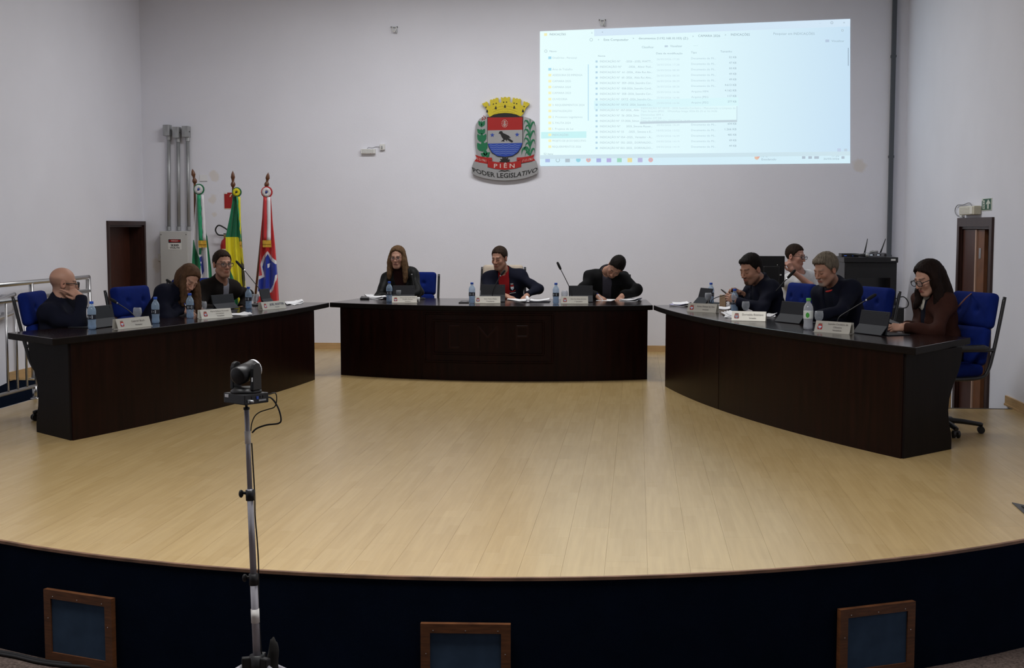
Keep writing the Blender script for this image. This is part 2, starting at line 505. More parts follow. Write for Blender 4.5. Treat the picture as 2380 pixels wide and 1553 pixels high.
# right stair well: landing, steps, sides
o = MB().box(((WRX + XR) / 2, (WRY0 + WRY1) / 2, ZH + .02), (XR - WRX, WRY1 - WRY0, .04)).build('floor_landing', M_lam); tag(o, kind='structure')
o = MB().box(((WRX + XR) / 2, WRY0 - .012, ZH / 2 - .02), (XR - WRX, .02, -ZH - .04)).build('wall_well_near', M_carpet_blue); tag(o, kind='structure')
o = MB().box(((WRX + XR) / 2, WRY1 + .012, ZH / 2 - .005), (XR - WRX, .02, -ZH - .01)).build('wall_well_far', M_wall); tag(o, kind='structure')
o = MB().box((WRX - .012, (WRY0 + WRY1) / 2, ZH / 2 - .012), (.02, WRY1 - WRY0, -ZH - .024)).build('wall_well_side', M_carpet_blue); tag(o, kind='structure')
o = MB().box(((WRX + XR) / 2, WRY0 - .008, -.006), (XR - WRX, .03, .016)).build('trim_3', M_black); tag(o, kind='structure')

# ---- walls (openings for the two doors)
def slab(name, parts, mat):
    mb = MB()
    for lo, hi in parts:
        lo = np.array(lo, float); hi = np.array(hi, float); mb.box((lo + hi) / 2, hi - lo)
    return tag(mb.build(name, mat), kind='structure')
DL0, DL1, DLT = 15.10, 16.20, 1.575        # left door opening (y0, y1, top)
DR0, DR1, DRT = 12.28, 13.40, 1.555        # right door opening
YF = -6.0
slab('wall_back', [((XL - .2, YB, ZH), (XR + .2, YB + .2, ZC))], M_wall)
slab('wall_left', [((XL - .2, YF, ZH), (XL, DL0, ZC)), ((XL - .2, DL1, ZH), (XL, YB, ZC)), ((XL - .2, DL0, DLT), (XL, DL1, ZC))], M_wall)
slab('wall_right', [((XR, YF, ZH), (XR + .2, DR0, ZC)), ((XR, DR1, ZH), (XR + .2, YB, ZC)), ((XR, DR0, DRT), (XR + .2, DR1, ZC))], M_wall)
slab('wall_front', [((XL - .2, YF - .2, ZH), (XR + .2, YF, ZC))], M_hallwall)
slab('ceiling', [((XL - .2, YF, ZC), (XR + .2, YB + .2, ZC + .2))], M_ceil)
slab('floor_hall', [((XL - .2, YF, ZH - .1), (XR + .2, 10.6, ZH))], M_carpet_hall)

# ---- baseboards
def baseboard(name, lo, hi, ax):
    lo = np.array(lo, float); hi = np.array(hi, float); mb = MB(); mb.box((lo + hi) / 2, hi - lo)
    l2, h2 = lo.copy(), hi.copy(); h2[2] = .016
    if ax == 'y': l2[1] -= .008
    elif ax == 'x+': h2[0] += .008
    else: l2[0] -= .008
    mb.box((l2 + h2) / 2, h2 - l2)
    return tag(mb.build(name, M_skirt_wood), kind='structure')
baseboard('baseboard_back', (XL, YB - .018, 0), (XR, YB, .075), 'y')
baseboard('baseboard_left', (XL, WLY - .1, .0), (XL + .018, DL0 - .1, .085), 'x+')
baseboard('baseboard_right', (XR - .018, 8.0, 0), (XR, 11.62, .085), 'x-')

# ---- doors
def door_frame(name, X, sgn, y0, y1, top, z0, w):
    """wooden casing round an opening in a wall x = X; sgn points into the room"""
    root = bpy.data.objects.new(name, None); COL.objects.link(root); root.location = (X, (y0 + y1) / 2, z0); tag(root, kind='structure')
    L = np.array([X, (y0 + y1) / 2, z0])
    for a, b in ((y0 - w, y0), (y1, y1 + w)):
        MB(L).box((X + sgn * .008, (a + b) / 2, (z0 + top) / 2), (.03, b - a, top - z0)).build('jamb_casing', M_dark_wood, root)
    MB(L).box((X + sgn * .008, (y0 + y1) / 2, top + w / 2), (.03, y1 - y0 + 2 * w, w)).build('head_casing', M_dark_wood, root)
    for yy in (y0 + .012, y1 - .012):
        MB(L).box((X - sgn * .1, yy, (z0 + top) / 2), (.2, .024, top - z0)).build('door_jamb', M_dark_wood, root)
    MB(L).box((X - sgn * .1, (y0 + y1) / 2, top - .012), (.2, y1 - y0 - .05, .024)).build('door_head', M_dark_wood, root)
    return root, L
d1, L1 = door_frame('door_1', XL, 1, DL0, DL1, DLT, ZH + .05, .05)
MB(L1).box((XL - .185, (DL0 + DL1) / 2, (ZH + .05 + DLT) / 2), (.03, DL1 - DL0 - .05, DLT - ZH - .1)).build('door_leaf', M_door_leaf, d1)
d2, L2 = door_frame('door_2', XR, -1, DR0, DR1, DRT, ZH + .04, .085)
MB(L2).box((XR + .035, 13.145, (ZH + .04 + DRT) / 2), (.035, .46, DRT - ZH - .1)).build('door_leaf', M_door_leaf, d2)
M_gaplight = mk('door_gap_light_paint', (0.50, 0.33, 0.25), rough=.5)  # light showing through the gap between the leaves, painted as a pale strip
MB(L2).box((XR + .030, 12.893, (ZH + .04 + DRT) / 2), (.03, .04, DRT - ZH - .1)).build('lit_gap_strip', M_gaplight, d2)
M_leaf2 = mk('lit_brown_leaf', (0.16, 0.060, 0.022), rough=.5, var=.2)  # lit copy of the leaf brown, the light on it put into the colour
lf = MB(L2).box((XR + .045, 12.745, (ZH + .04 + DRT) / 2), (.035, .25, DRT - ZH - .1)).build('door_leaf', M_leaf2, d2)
hp = MB(L2).box((XR + .026, 12.76, 1.30), (.006, .07, .10)).build('strike_plate', M_steel, d2)
o = slab('wall_corridor_right', [((XR + .3, 12.0, ZH), (XR + .34, 13.8, 2.2))], M_wall)
o = slab('wall_corridor_left', [((XL - .34, 14.9, ZH), (XL - .3, 16.4, 2.2))], M_hallwall)
o = slab('floor_doorway', [((XL - .3, 14.9, ZH), (XL + .0, 16.3, ZH + .05)), ((XR, 12.1, ZH), (XR + .3, 13.6, ZH + .04))], M_lam)

# framed side panel of the stairs in the right well
sp = thing('stair_side_panel', 'low wooden framed panel beside the steps at the right door', 'panel', (2.72, at_X(2204, 913, 2.72)[1] + .65, ZH + .04))
def frame_rect(root, w, h, bw, th, mat, depth_axis=None):
    hb = h - bw
    for sx in (-1, 1): MB().box((sx * (w - bw) / 2, 0, h / 2), (bw, th, h - 2 * bw - .002), None).build('frame_stile', mat, root)
    MB().box((0, 0, h - bw / 2), (w, th, bw)).build('frame_rail', mat, root); MB().box((0, 0, bw / 2), (w, th, bw)).build('frame_rail', mat, root)
sp.rotation_euler = (0, 0, math.radians(90))
SPH = at_X(2204, 913, 2.72)[2] - ZH - .04
frame_rect(sp, 1.3, SPH, .06, .05, M_skirt_wood)
MB().box((0, 0, SPH / 2), (1.18, .03, SPH - .1)).build('panel_cloth', M_insert, sp)

# ---- three framed access panels on the stage front
for (xl, yl, xr, yr, lab) in ((107, 1370, 264, 1388, 'wooden framed blue access panel at the left end of the stage front'),
                              (978, 1446, 1187, 1451, 'wooden framed dark blue access panel at the middle of the stage front'),
                              (1949, 1418, 2123, 1394, 'wooden framed blue access panel at the right end of the stage front')):
    A = at_cyl(xl, yl, AR + .03); B = at_cyl(xr, yr, AR + .03); zt = (A[2] + B[2]) / 2
    mid = (A + B) / 2; w = math.hypot(*(B - A)[:2]); ang = math.atan2(B[1] - A[1], B[0] - A[0])
    out = nrm((mid[:2] - (ACX, ACY)))
    base = np.array([mid[0] + out[0] * .004, mid[1] + out[1] * .004, ZH + .012])
    ap = thing('access_panel', lab, 'panel', base, ang)
    h = zt - base[2]; bw = .042
    for sx in (-1, 1):
        poly = [(sx * w / 2, 0), (sx * (w / 2 - bw), bw), (sx * (w / 2 - bw), h - bw), (sx * w / 2, h)]
        MB().prism(poly, -.014, .014, frm((0, 0, 0), (1, 0, 0), (0, 0, 1), (0, -1, 0))).build('frame_stile', M_frame_wood, ap)
    for zz, s in ((0, 1), (h, -1)):
        poly = [(-w / 2, zz), (w / 2, zz), (w / 2 - bw, zz + s * bw), (-w / 2 + bw, zz + s * bw)]
        MB().prism(poly, -.014, .014, frm((0, 0, 0), (1, 0, 0), (0, 0, 1), (0, -1, 0))).build('frame_rail', M_frame_wood, ap)
    MB().box((0, .0, h / 2), (w - 2 * bw + .006, .012, h - 2 * bw + .006)).build('panel_cloth', M_insert, ap)
    for k, (u, v) in enumerate(((-.36, h - .03), (0, h - .03), (.36, h - .03), (-.44, h * .6), (.44, h * .6))):
        MB().ball((u * w, -.0145, v), (.0025, .0015, .0025), 6).build('screw', M_steel, ap)

# ---- ceiling fixtures (above the picture)
for k, (lx, ly, lp) in enumerate(LIGHTS):
    t = thing('ceiling_light', 'ceiling light panel %s' % ('over the hall on the left', 'over the hall in the middle', 'over the hall on the right', 'over the left desk rear', 'over the middle before the head desk', 'over the right desk rear')[k], 'ceiling light', (lx, ly, ZC), group='ceiling light panels')
    for sx in (-1, 1):
        MB().box((sx * .62, 0, -.05), (.04, .68, .1)).build('frame_side', M_white_pl, t)
        MB().box((0, sx * .32, -.05), (1.2, .04, .1)).build('frame_side', M_white_pl, t)
# ================================================================== DESKS
M_desk = mk('dark_mahogany', (0.0085, 0.0019, 0.0013), rough=0.34, var=0.45, vscale=5, stretch=(5, 5, .45), coat=.0, spec=.16)
M_desktop = mk('dark_mahogany_top', (0.011, 0.0045, 0.004), rough=0.17, var=0.3, vscale=4, coat=.2, spec=.45)
M_deskend = mk('black_brown_veneer', (0.005, 0.0032, 0.003), rough=0.55, spec=.12, var=0.3, vscale=5, stretch=(5, 5, .5))
M_letter = mk('letter_veneer', (0.014, 0.0042, 0.0034), rough=0.32, spec=.16)
ZT, TT = .76, .05
class Desk:
    def __init__(s, N, F, sag, inward):
        s.N, s.F = np.array(N, float), np.array(F, float); s.sag = sag; s.n = nrm(inward)
    def P(s, t, off=0.0):
        d = s.F - s.N; p = s.N + d * t + s.n * s.sag * 4 * t * (1 - t); return p + s.nor(t) * off
    def tan(s, t): return nrm((s.F - s.N) + s.n * s.sag * 4 * (1 - 2 * t))
    def nor(s, t):
        t = s.tan(t); a = np.array([t[1], -t[0]]); return a if a @ s.n > 0 else -a
def perp(N, F, toward):
    d = nrm(np.array(F, float) - N); a = np.array([d[1], -d[0]]); return a if a @ np.array(toward) > 0 else -a
def make_desk(label, D, t0, t1, back, ends, splits, near=None):
    loc = np.array([*D.P(.5), 0.0])
    root = thing('council_desk', label, 'desk', loc)
    front = [D.P(k / 40, .0) for k in range(41)]
    poly = [tuple(p - loc[:2]) for p in front] + [tuple(np.array(b) - loc[:2]) for b in back]
    o = MB().prism(poly, ZT - TT, ZT); o.mi = [0, 0] + [1] * (len(o.f) - 2); o = o.build('desktop', [M_desktop, M_deskend], root, bev=.006)
    ts = [t0] + splits + [t1]
    for a, b in zip(ts[:-1], ts[1:]):
        g = .0012
        mb = MB(loc); rows = []
        for k in range(25):
            t = a + g + (b - a - 2 * g) * k / 24
            p = D.P(t, -.02); q = D.P(t, -.05)
            rows += [(p[0], p[1], .0), (q[0], q[1], .0), (q[0], q[1], ZT - TT), (p[0], p[1], ZT - TT)]
        fs = []
        for k in range(24):
            for j in range(4):
                j2 = (j + 1) % 4; fs.append((k * 4 + j, k * 4 + j2, k * 4 + 4 + j2, k * 4 + 4 + j))
        fs += [(3, 2, 1, 0), (96, 97, 98, 99)]
        mb.add(rows, fs).build('front_panel', M_desk, root)
    for (t, vec, prof) in ends:
        A = D.P(t, -.03); v = np.array(vec, float); L = np.linalg.norm(v); u = v / L
        w = np.array([-u[1], u[0]])
        M = frm((A[0] - loc[0], A[1] - loc[1], 0), (u[0], u[1], 0), (0, 0, 1), (w[0], w[1], 0))
        MB().prism([(x * L, z) for x, z in prof], -.018, .018, M).build('end_panel', M_deskend, root, bev=.003)
    return root, loc
wave = [(0, 0), (1.0, 0), (1.0, .06), (.98, .12), (.93, .2), (.91, .28), (.93, .36), (1.0, .45), (1.1, .53), (1.16, .60), (1.18, .66), (1.18, ZT - TT), (0, ZT - TT)]
plain = [(0, 0), (1, 0), (1, ZT - TT), (0, ZT - TT)]
NL, FL = (-4.125, 8.82), (-3.22, 13.37)
DLk = Desk(NL, FL, .19, perp(np.array(NL), FL, (1, 0)))
NR, FR = (1.82, 8.70), (.165, 13.25)
DRk = Desk(NR, FR, .26, perp(np.array(NR), FR, (-1, 0)))
NC, FC = (-3.22, 13.385), (.158, 13.235)
DCk = Desk(NC, FC, .39, perp(np.array(NC), FC, (0, -1)))
bl = [DLk.P(t, -.66) for t in (.85, .7, .55, .4, .25)]
desk_l, _ = make_desk('long dark mahogany council desk on the left of the stage', DLk, .04, .90, [(-3.98, 13.42)] + bl + [(-4.70, 9.30)],
                      [(.042, (-.43, .36), wave), (.895, (-.6, .15), plain)], [])
br = [DRk.P(t, -.76) for t in (.85, .7, .55, .4, .25)]
desk_r, _ = make_desk('long dark mahogany council desk on the right of the stage', DRk, .026, .885, [(.98, 13.42)] + br + [(2.385, 9.56)],
                      [(.028, (.41, .42), wave), (.88, (.6, .15), plain)], [.545])
desk_c, LC = make_desk('dark mahogany head desk with carved front panel, at the centre of the stage', DCk, .036, .985, [(.10, 14.28), (-3.06, 14.32)],
                       [(.038, (.03, .75), plain), (.983, (-.02, .75), plain)], [])
# carved panel on the head desk: two mouldings and the letters
def on_front(px, py, off=0.0):
    """point of the head desk's front seen at a pixel -> (t, z)"""
    v = ray(px, py); best = None
    for k in range(801):
        t = k / 800; p = DCk.P(t, -.02)
        x, y = to_px((p[0], p[1], .4))
        if best is None or abs(x - px) < best[0]: best = (abs(x - px), t, p)
    s = (best[2] @ v[:2]) / (v[:2] @ v[:2])
    return best[1], CAM_H + v[2] * s
def bar(tz0, tz1, w, h, name, mat, segs=8):
    """bar on the curved front between two (t, z) points; w across, h proud"""
    mb = MB(LC); rows = []
    (ta, za), (tb, zb) = tz0, tz1
    L = np.linalg.norm(DCk.P(ta) - DCk.P(tb)); dz = zb - za; ll = math.hypot(L, dz) + 1e-9
    ct, cz = (-dz / ll * w / 2), (L / ll * w / 2) * (1 if tb >= ta else -1)
    tt = 1.0 / 3.42
    for k in range(segs + 1):
        f = k / segs; t = ta + (tb - ta) * f; z = za + dz * f
        for (sgn, hh) in ((-1, 0), (-1, h * .55), (-.5, h), (.5, h), (1, h * .55), (1, 0)):
            p = DCk.P(t + sgn * ct * tt, -.02 + hh); rows.append((p[0], p[1], z + sgn * cz))
    fs = []
    for k in range(segs):
        for j in range(6):
            j2 = (j + 1) % 6; fs.append((k * 6 + j, k * 6 + j2, k * 6 + 6 + j2, k * 6 + 6 + j))
    fs += [tuple(range(6))[::-1], tuple(segs * 6 + j for j in range(6))]
    mb.add(rows, fs); return mb.build(name, mat, desk_c)
for (a, b, c, d) in ((987, 728, 1284, 843), (1007, 745, 1263, 824)):
    t0, z1 = on_front(a, b); t1, z0 = on_front(c, d)
    bar((t0, z1), (t1, z1), .022, .014, 'moulding', M_desk); bar((t0, z0), (t1, z0), .022, .014, 'moulding', M_desk)
    bar((t0, z0), (t0, z1), .022, .014, 'moulding', M_desk, 1); bar((t1, z0), (t1, z1), .022, .014, 'moulding', M_desk, 1)
def letter(name, strokes):
    for (a, b, c, d) in strokes:
        bar(on_front(a, b), on_front(c, d), .020, .0025, name, M_letter, 3)
letter('letter_c', [(1068, 758, 1045, 758), (1045, 758, 1045, 808), (1045, 808, 1068, 808)])
letter('letter_m', [(1111, 809, 1111, 759), (1111, 759, 1133, 785), (1133, 785, 1156, 759), (1156, 759, 1156, 809)])
letter('letter_p', [(1201, 809, 1201, 759), (1201, 759, 1226, 759), (1226, 759, 1226, 783), (1226, 783, 1201, 783)])

# ================================================================== OFFICE CHAIRS
M_blue = mk('royal_blue_chair_cloth', (0.0045, 0.0145, 0.125), rough=0.85, var=0.12, vscale=20, bump=.15, bscale=350, spec=.1)
M_beige = mk('beige_chair_cloth', (0.50, 0.42, 0.34), rough=0.85, var=0.08, vscale=20, spec=.2)
M_tube = mk('black_tube_steel', (0.012, 0.012, 0.014), rough=0.35)
def cushion(c, d, M=None, puff=.35, n=14, dimples=()):
    """soft pad: rounded box with a domed face and button dimples (thickness along y)"""
    def fn(P):
        q = P - np.asarray(c, float); h = np.array(d) / 2 - .035
        e = np.abs(q) - h; r = np.linalg.norm(np.maximum(e, 0), axis=1) + np.minimum(e.max(1), 0) - .035
        dome = .02 * np.clip(1 - (q[:, 0] / (d[0] * .5)) ** 2, 0, 1) * np.clip(1 - (q[:, 2] / (d[2] * .5)) ** 2, 0, 1)
        r -= dome * puff * 2
        for (u, v) in dimples:
            r += .022 * np.exp(-((q[:, 0] - u) ** 2 + (q[:, 2] - v) ** 2) / .0006)
        return r
    lo = np.asarray(c) - np.array(d) / 2 - .05; hi = np.asarray(c) + np.array(d) / 2 + .05
    v, q = snet(fn, lo, hi, .014)
    if M is not None: v = v @ M[:3, :3].T + M[:3, 3]
    return v, q
_tilt = frm((0, -.20, .50), (1, 0, 0), (0, math.cos(.17), math.sin(.17)), (0, -math.sin(.17), math.cos(.17)))
# pad local: x width, y thickness, z up along the back
_up = cushion((0, 0, .40), (.47, .085, .27), _tilt, dimples=((-.1, 0), (.1, 0)))
_lo = cushion((0, .012, .13), (.45, .085, .29), _tilt, dimples=((-.1, .02), (.1, .02)))
_seat = cushion((0, 0, 0), (.47, .09, .46), frm((0, .03, .455), (1, 0, 0), (0, 0, 1), (0, 1, 0)))
CH_MESH = {}
def chair(label, loc, rz, cloth=None, lift=0.0, group=None):
    cloth = cloth or M_blue
    t = thing('office_chair', label, 'chair', loc, rz, group)
    key = cloth.name
    if key not in CH_MESH:
        CH_MESH[key] = []
        for nm, (v, q) in (('backrest_pad', _up), ('lumbar_pad', _lo), ('seat', _seat)):
            me = np_mesh(nm, v, q); me.materials.append(cloth); me.polygons.foreach_set('use_smooth', [True] * len(me.polygons)); CH_MESH[key].append((nm, me))
    for nm, me in CH_MESH[key]:
        o = bpy.data.objects.new(nm, me); COL.objects.link(o); o.parent = t; o.location = (0, 0, lift)
    if 'frame' not in CH_MESH:
        fr = []
        for s in (-1, 1):
            pts = bez([(s * .25, -.345, 1.0), (s * .255, -.30, .80), (s * .26, -.25, .60), (s * .26, -.205, .46), (s * .255, -.14, .405), (s * .25, .08, .40), (s * .255, .20, .42), (s * .265, .235, .50), (s * .265, .205, .585), (s * .265, .13, .612), (s * .265, -.05, .612), (s * .262, -.245, .608)], 6)
            fr.append(('arm_frame', MB().tube(pts, .014, 10).mesh('arm_frame'), True, M_tube))
            fr.append(('armrest', MB().tube([(s * .265, .15, .619), (s * .265, .1, .629), (s * .265, -.15, .629), (s * .265, -.20, .621)], [.012, .024, .024, .012], 10).mesh('armrest'), True, M_black))
        fr.append(('seat_pan', MB().box((0, .02, .397), (.42, .40, .03), ch=.01).mesh('seat_pan'), False, M_black))
        fr.append(('gas_column', MB().lathe([(.03, .10), (.03, .28), (.022, .28), (.022, .39)], 16).mesh('gas_column'), True, M_black))
        fr.append(('hub', MB().lathe([(.045, .055), (.05, .07), (.045, .12), (.032, .13)], 16).mesh('hub'), True, M_black))
        CH_MESH['frame'] = fr
        CH_MESH['spoke'] = MB().tube([(0.03, 0, .095), (.16, 0, .085), (.285, 0, .068), (.30, 0, .066)], [.027, .024, .02, .014], 10, flat=.8).mesh('base_leg')
        CH_MESH['fork'] = MB().tube([(.288, 0, .07), (.288, 0, .045)], .009, 8).box((.288, 0, .045), (.03, .05, .02), ch=.006).mesh('caster_fork')
        w = MB()
        for yy in (-.017, .017): w.tube([(.288, yy - .008, .027), (.288, yy + .008, .027)], .027, 16)
        CH_MESH['wheel'] = w.mesh('caster')
        for k in ('spoke', 'fork', 'wheel'): CH_MESH[k].materials.append(M_black)
        for nm, me, sm, mt in fr:
            me.materials.append(mt)
            if sm: me.polygons.foreach_set('use_smooth', [True] * len(me.polygons))
    for nm, me, sm, mt in CH_MESH['frame']:
        o = bpy.data.objects.new(nm, me); COL.objects.link(o); o.parent = t; o.location = (0, 0, lift if nm not in ('hub', 'gas_column') else 0)
    for k in range(5):
        a = 2 * math.pi * k / 5 + .35
        o = bpy.data.objects.new('base_leg', CH_MESH['spoke']); COL.objects.link(o); o.parent = t; o.rotation_euler = (0, 0, a)
        c = bpy.data.objects.new('caster_fork', CH_MESH['fork']); COL.objects.link(c); c.parent = o
        c = bpy.data.objects.new('caster', CH_MESH['wheel']); COL.objects.link(c); c.parent = o
    return t
# chair local +y is the direction the sitter faces
def face_rz(f): return math.atan2(-f[0], f[1])
# ================================================================== PROJECTED PICTURE ON THE BACK WALL
def emis(name, col, s=1.0):
    m = bpy.data.materials.new(name); m.use_nodes = True; nt = m.node_tree; b = nt.nodes['Principled BSDF']
    b.inputs['Base Color'].default_value = (.05, .05, .05, 1); b.inputs['Roughness'].default_value = 1; b.inputs['Specular IOR Level'].default_value = 0
    b.inputs['Emission Color'].default_value = (*col, 1); b.inputs['Emission Strength'].default_value = s
    return m
S_TL, S_TR, S_BR, S_BL = [at_Y(x, y, YB) for x, y in ((1255, 73), (1976, 44), (1976, 377), (1255, 384))]
def homog():
    src = [(0, 0), (1, 0), (1, 1), (0, 1)]; dst = [(p[0], p[2]) for p in (S_TL, S_TR, S_BR, S_BL)]
    A = []; b = []
    for (u, v), (x, y) in zip(src, dst):
        A.append([u, v, 1, 0, 0, 0, -u * x, -v * x]); b.append(x); A.append([0, 0, 0, u, v, 1, -u * y, -v * y]); b.append(y)
    return np.append(np.linalg.solve(np.array(A), np.array(b)), 1).reshape(3, 3)
H_S = homog()
SCR_O = np.array([(S_TL[0] + S_BR[0]) / 2, YB, (S_TL[2] + S_BR[2]) / 2])
def zs(zx, zy):
    """pixel of the picture zoom -> picture coordinates 0..1"""
    px, py = 1240 + zx / 3.1316, 30 + zy / 3.1316
    w = at_Y(px, py, YB); q = np.linalg.solve(H_S, np.array([w[0], w[2], 1.0])); return q[0] / q[2], q[1] / q[2]
def scr_pt(u, v, dep):
    q = H_S @ np.array([u, v, 1.0]); return np.array([q[0] / q[2], YB - dep, q[1] / q[2]]) - SCR_O
M_scr = emis('projector_light', (.62, .86, .93), 1.0)
def scr_mat():
    nt = M_scr.node_tree; b = nt.nodes['Principled BSDF']
    tc = nt.nodes.new('ShaderNodeTexCoord'); sp = nt.nodes.new('ShaderNodeSeparateXYZ'); nt.links.new(tc.outputs['Object'], sp.inputs[0])
    mr = nt.nodes.new('ShaderNodeMapRange'); mr.inputs[1].default_value = -1.9; mr.inputs[2].default_value = 1.9
    nt.links.new(sp.outputs['X'], mr.inputs[0])
    r = nt.nodes.new('ShaderNodeValToRGB'); e = r.color_ramp.elements
    e[0].position = 0; e[0].color = (.79, .97, .97, 1); e[1].position = 1; e[1].color = (.56, .74, .89, 1)
    m2 = e.new(.5); m2.color = (.74, .93, .97, 1)
    nt.links.new(mr.outputs[0], r.inputs[0]); nt.links.new(r.outputs[0], b.inputs['Emission Color'])
scr_mat()
scr = thing('projected_screen', 'bright computer file list projected on the back wall', 'projection', SCR_O)
def quad_grid(u0, v0, u1, v1, dep, n=1):
    vs = [scr_pt(u, v, dep) for u, v in ((u0, v0), (u1, v0), (u1, v1), (u0, v1))]; vb = [scr_pt(u, v, .0005) for u, v in ((u0, v0), (u1, v0), (u1, v1), (u0, v1))]
    return vs + vb, [(0, 3, 2, 1), (0, 1, 5, 4), (1, 2, 6, 5), (2, 3, 7, 6), (3, 0, 4, 7)]
MB().add(*quad_grid(0, 0, 1, 1, .003)).build('picture', M_scr, scr)
def patch(name, z0, z1, col, s=1.0, dep=.0042):
    a = zs(*z0); c = zs(*z1)
    return MB().add(*quad_grid(a[0], a[1], c[0], c[1], dep)).build(name, emis(name + '_light', col, s), scr)
MB().add(*quad_grid(.185, .0, 1, .052, .0042)).build('title_bar', emis('title_bar_light', (.66, .81, .94), .97), scr)
patch('task_bar', (50, 1040), (2305, 1095), (.66, .86, .95), .98)
patch('highlight_row', (440, 640), (1490, 680), (.68, .91, .95), 1.0)
patch('selected_folder', (55, 868), (385, 910), (.58, .90, .92), .97)
patch('folder_scrollbar', (396, 375), (401, 785), (.45, .72, .9), .9)
patch('page_scrollbar', (2288, 255), (2294, 385), (.42, .55, .68), .75)
patch('tooltip', (775, 690), (1480, 795), (.73, .93, .96), 1.0, .0046)
def lines(name, items, col, s=.8):
    ink = emis(name + '_ink', col, s)
    for (txt, zx0, zx1, zy, zh) in items:
        vs, fs = text_fit(txt, 0, 1, 0, 1.0)
        if not len(vs): continue
        a = zs(zx0, zy); b = zs(zx1, zy); top = zs(zx0, zy - zh); hh = a[1] - top[1]
        pts = [scr_pt(a[0] + (b[0] - a[0]) * x, a[1] + (b[1] - a[1]) * x - hh * y, .0062) for x, y in vs]
        MB().add(pts, fs).build(name, ink, scr)
lines('address_text', [('INDICAÇÕES', 118, 235, 164, 15), ('Este Computador', 512, 692, 203, 16), ('documentos (\\\\192.168.10.103) (Z:)', 766, 1124, 193, 16),
      ('CAMARA 2026', 1198, 1358, 175, 16), ('INDICAÇÕES', 1436, 1574, 166, 16), ('>', 722, 732, 193, 14), ('>', 1156, 1166, 178, 14), ('>', 1392, 1402, 168, 14), ('>', 470, 478, 203, 14),
      ('x', 420, 430, 150, 11), ('+', 496, 508, 147, 12)], (.33, .45, .52), .75)
lines('menu_text', [('Pesquisar em INDICAÇÕES', 1746, 2046, 160, 17), ('Visualizar', 2168, 2262, 212, 15), ('Classificar', 788, 876, 257, 15), ('Visualizar', 994, 1082, 249, 15), ('...', 1166, 1194, 240, 14), ('Novo', 118, 168, 286, 13),
      ('Data de modificação', 893, 1084, 302, 14), ('Tipo', 1146, 1188, 295, 14), ('Tamanho', 1360, 1444, 288, 14), ('Nome', 470, 522, 320, 13), ('-', 2078, 2092, 78, 8), ('x', 2252, 2268, 76, 15), ('52 itens', 75, 142, 1034, 14)], (.42, .56, .64), .8)
folders = ['OneDrive - Personal', 'Área de Trabalho', 'ASSESSORIA DE IMPRENSA', 'CAMARA 2025', 'CAMARA 2024', 'CAMARA 2023', 'OUVIDORIA', '3. REQUERIMENTOS 2024', 'DIGITALIZAÇÃO', '2. Processos Legislativos', '5. PAUTA 2024', '1. Projetos de Lei', 'INDICAÇÕES', 'PROJETO DE LEI DO EXECUTIVO', 'REQUERIMENTOS 2026']
fy = [334, 418, 460, 504, 547, 590, 635, 678, 721, 765, 808, 851, 895, 938, 981]
fw = [176, 146, 218, 134, 134, 134, 108, 232, 142, 218, 132, 152, 116, 244, 208]
lines('folder_name', [(t, 138, 138 + w, y, 14) for t, y, w in zip(folders, fy, fw)], (.55, .70, .76), .85)
files = ['INDICAÇÃO Nº      -2026 - JOEL WATT...', 'INDICAÇÃO Nº       -2026_ Almir Ped...', 'INDICAÇÃO Nº  61 -2026_ Aldo Rui Alv...', 'INDICAÇÃO Nº  60 -2026_ Aldo Rui Alve...', 'INDICAÇÃO Nº  059 -2026_Seandra Cor...', 'INDICAÇÃO Nº  058-2026_Seandra Cord...',
         'INDICAÇÃO Nº  058 -2026_Seandra Cor...', 'INDICAÇÃO Nº  0XYZ -2026_Seandra Co...', 'INDICAÇÃO Nº  0XYZ -2026_Seandra Co...', 'INDICAÇÃO Nº  057-2026_ Aldo', 'INDICAÇÃO Nº  56 -2026_Simo', 'INDICAÇÃO Nº  57-2026_Simon', 'INDICAÇÃO Nº       2025_Simone Rauen...', 'INDICAÇÃO Nº 55     -2025_ Simone e E...', 'INDICAÇÃO Nº 054 -2025_ Vereador - A...', 'INDICAÇÃO Nº  052 -2025_ DORIVALDO...', 'INDICAÇÃO Nº 053 -2025_ DORIVALDO...']
n = len(files)
fy0 = [360 + 39.4 * k for k in range(n)]
lines('file_name', [(t, 484, (866 if k not in (9, 10, 11) else 768), fy0[k], 14) for k, t in enumerate(files)], (.50, .64, .72), .82)
dates = ['26/05/2026 17:30', '26/05/2026 17:28', '26/05/2026 08:30', '26/05/2026 08:30', '26/05/2026 08:29', '26/05/2026 08:28', '25/05/2026 16:46', '25/05/2026 16:46', '25/05/2026 16:46', '', '', '', '20/05/2026 10:39', '18/05/2026 13:52', '05/05/2026 16:39', '04/05/2026 14:19', '04/05/2026 14:19']
dy = [344 + 39.9 * k for k in range(n)]
lines('file_date', [(t, 896, 1062, dy[k], 13) for k, t in enumerate(dates) if t], (.62, .78, .85), .9)
kinds = ['Documento do Mi...'] * 6 + ['Arquivo MP4', 'Arquivo JPEG', 'Arquivo JPEG', '', '', ''] + ['Documento do Mi...'] * 5
lines('file_type', [(t, 1148, 1148 + (180 if 'Doc' in t else 124), 338 + 40.2 * k, 14) for k, t in enumerate(kinds) if t], (.52, .68, .77), .85)
sizes = ['52 KB', '47 KB', '50 KB', '49 KB', '49 KB', '4.613 KB', '4.162 KB', '117 KB', '277 KB', '', '', '', '604 KB', '1.266 KB', '485 KB', '49 KB', '49 KB']
lines('file_size', [(t, 1476 - 10.5 * len(t), 1476, 330 + 40.3 * k, 14) for k, t in enumerate(sizes) if t], (.40, .53, .62), .78)
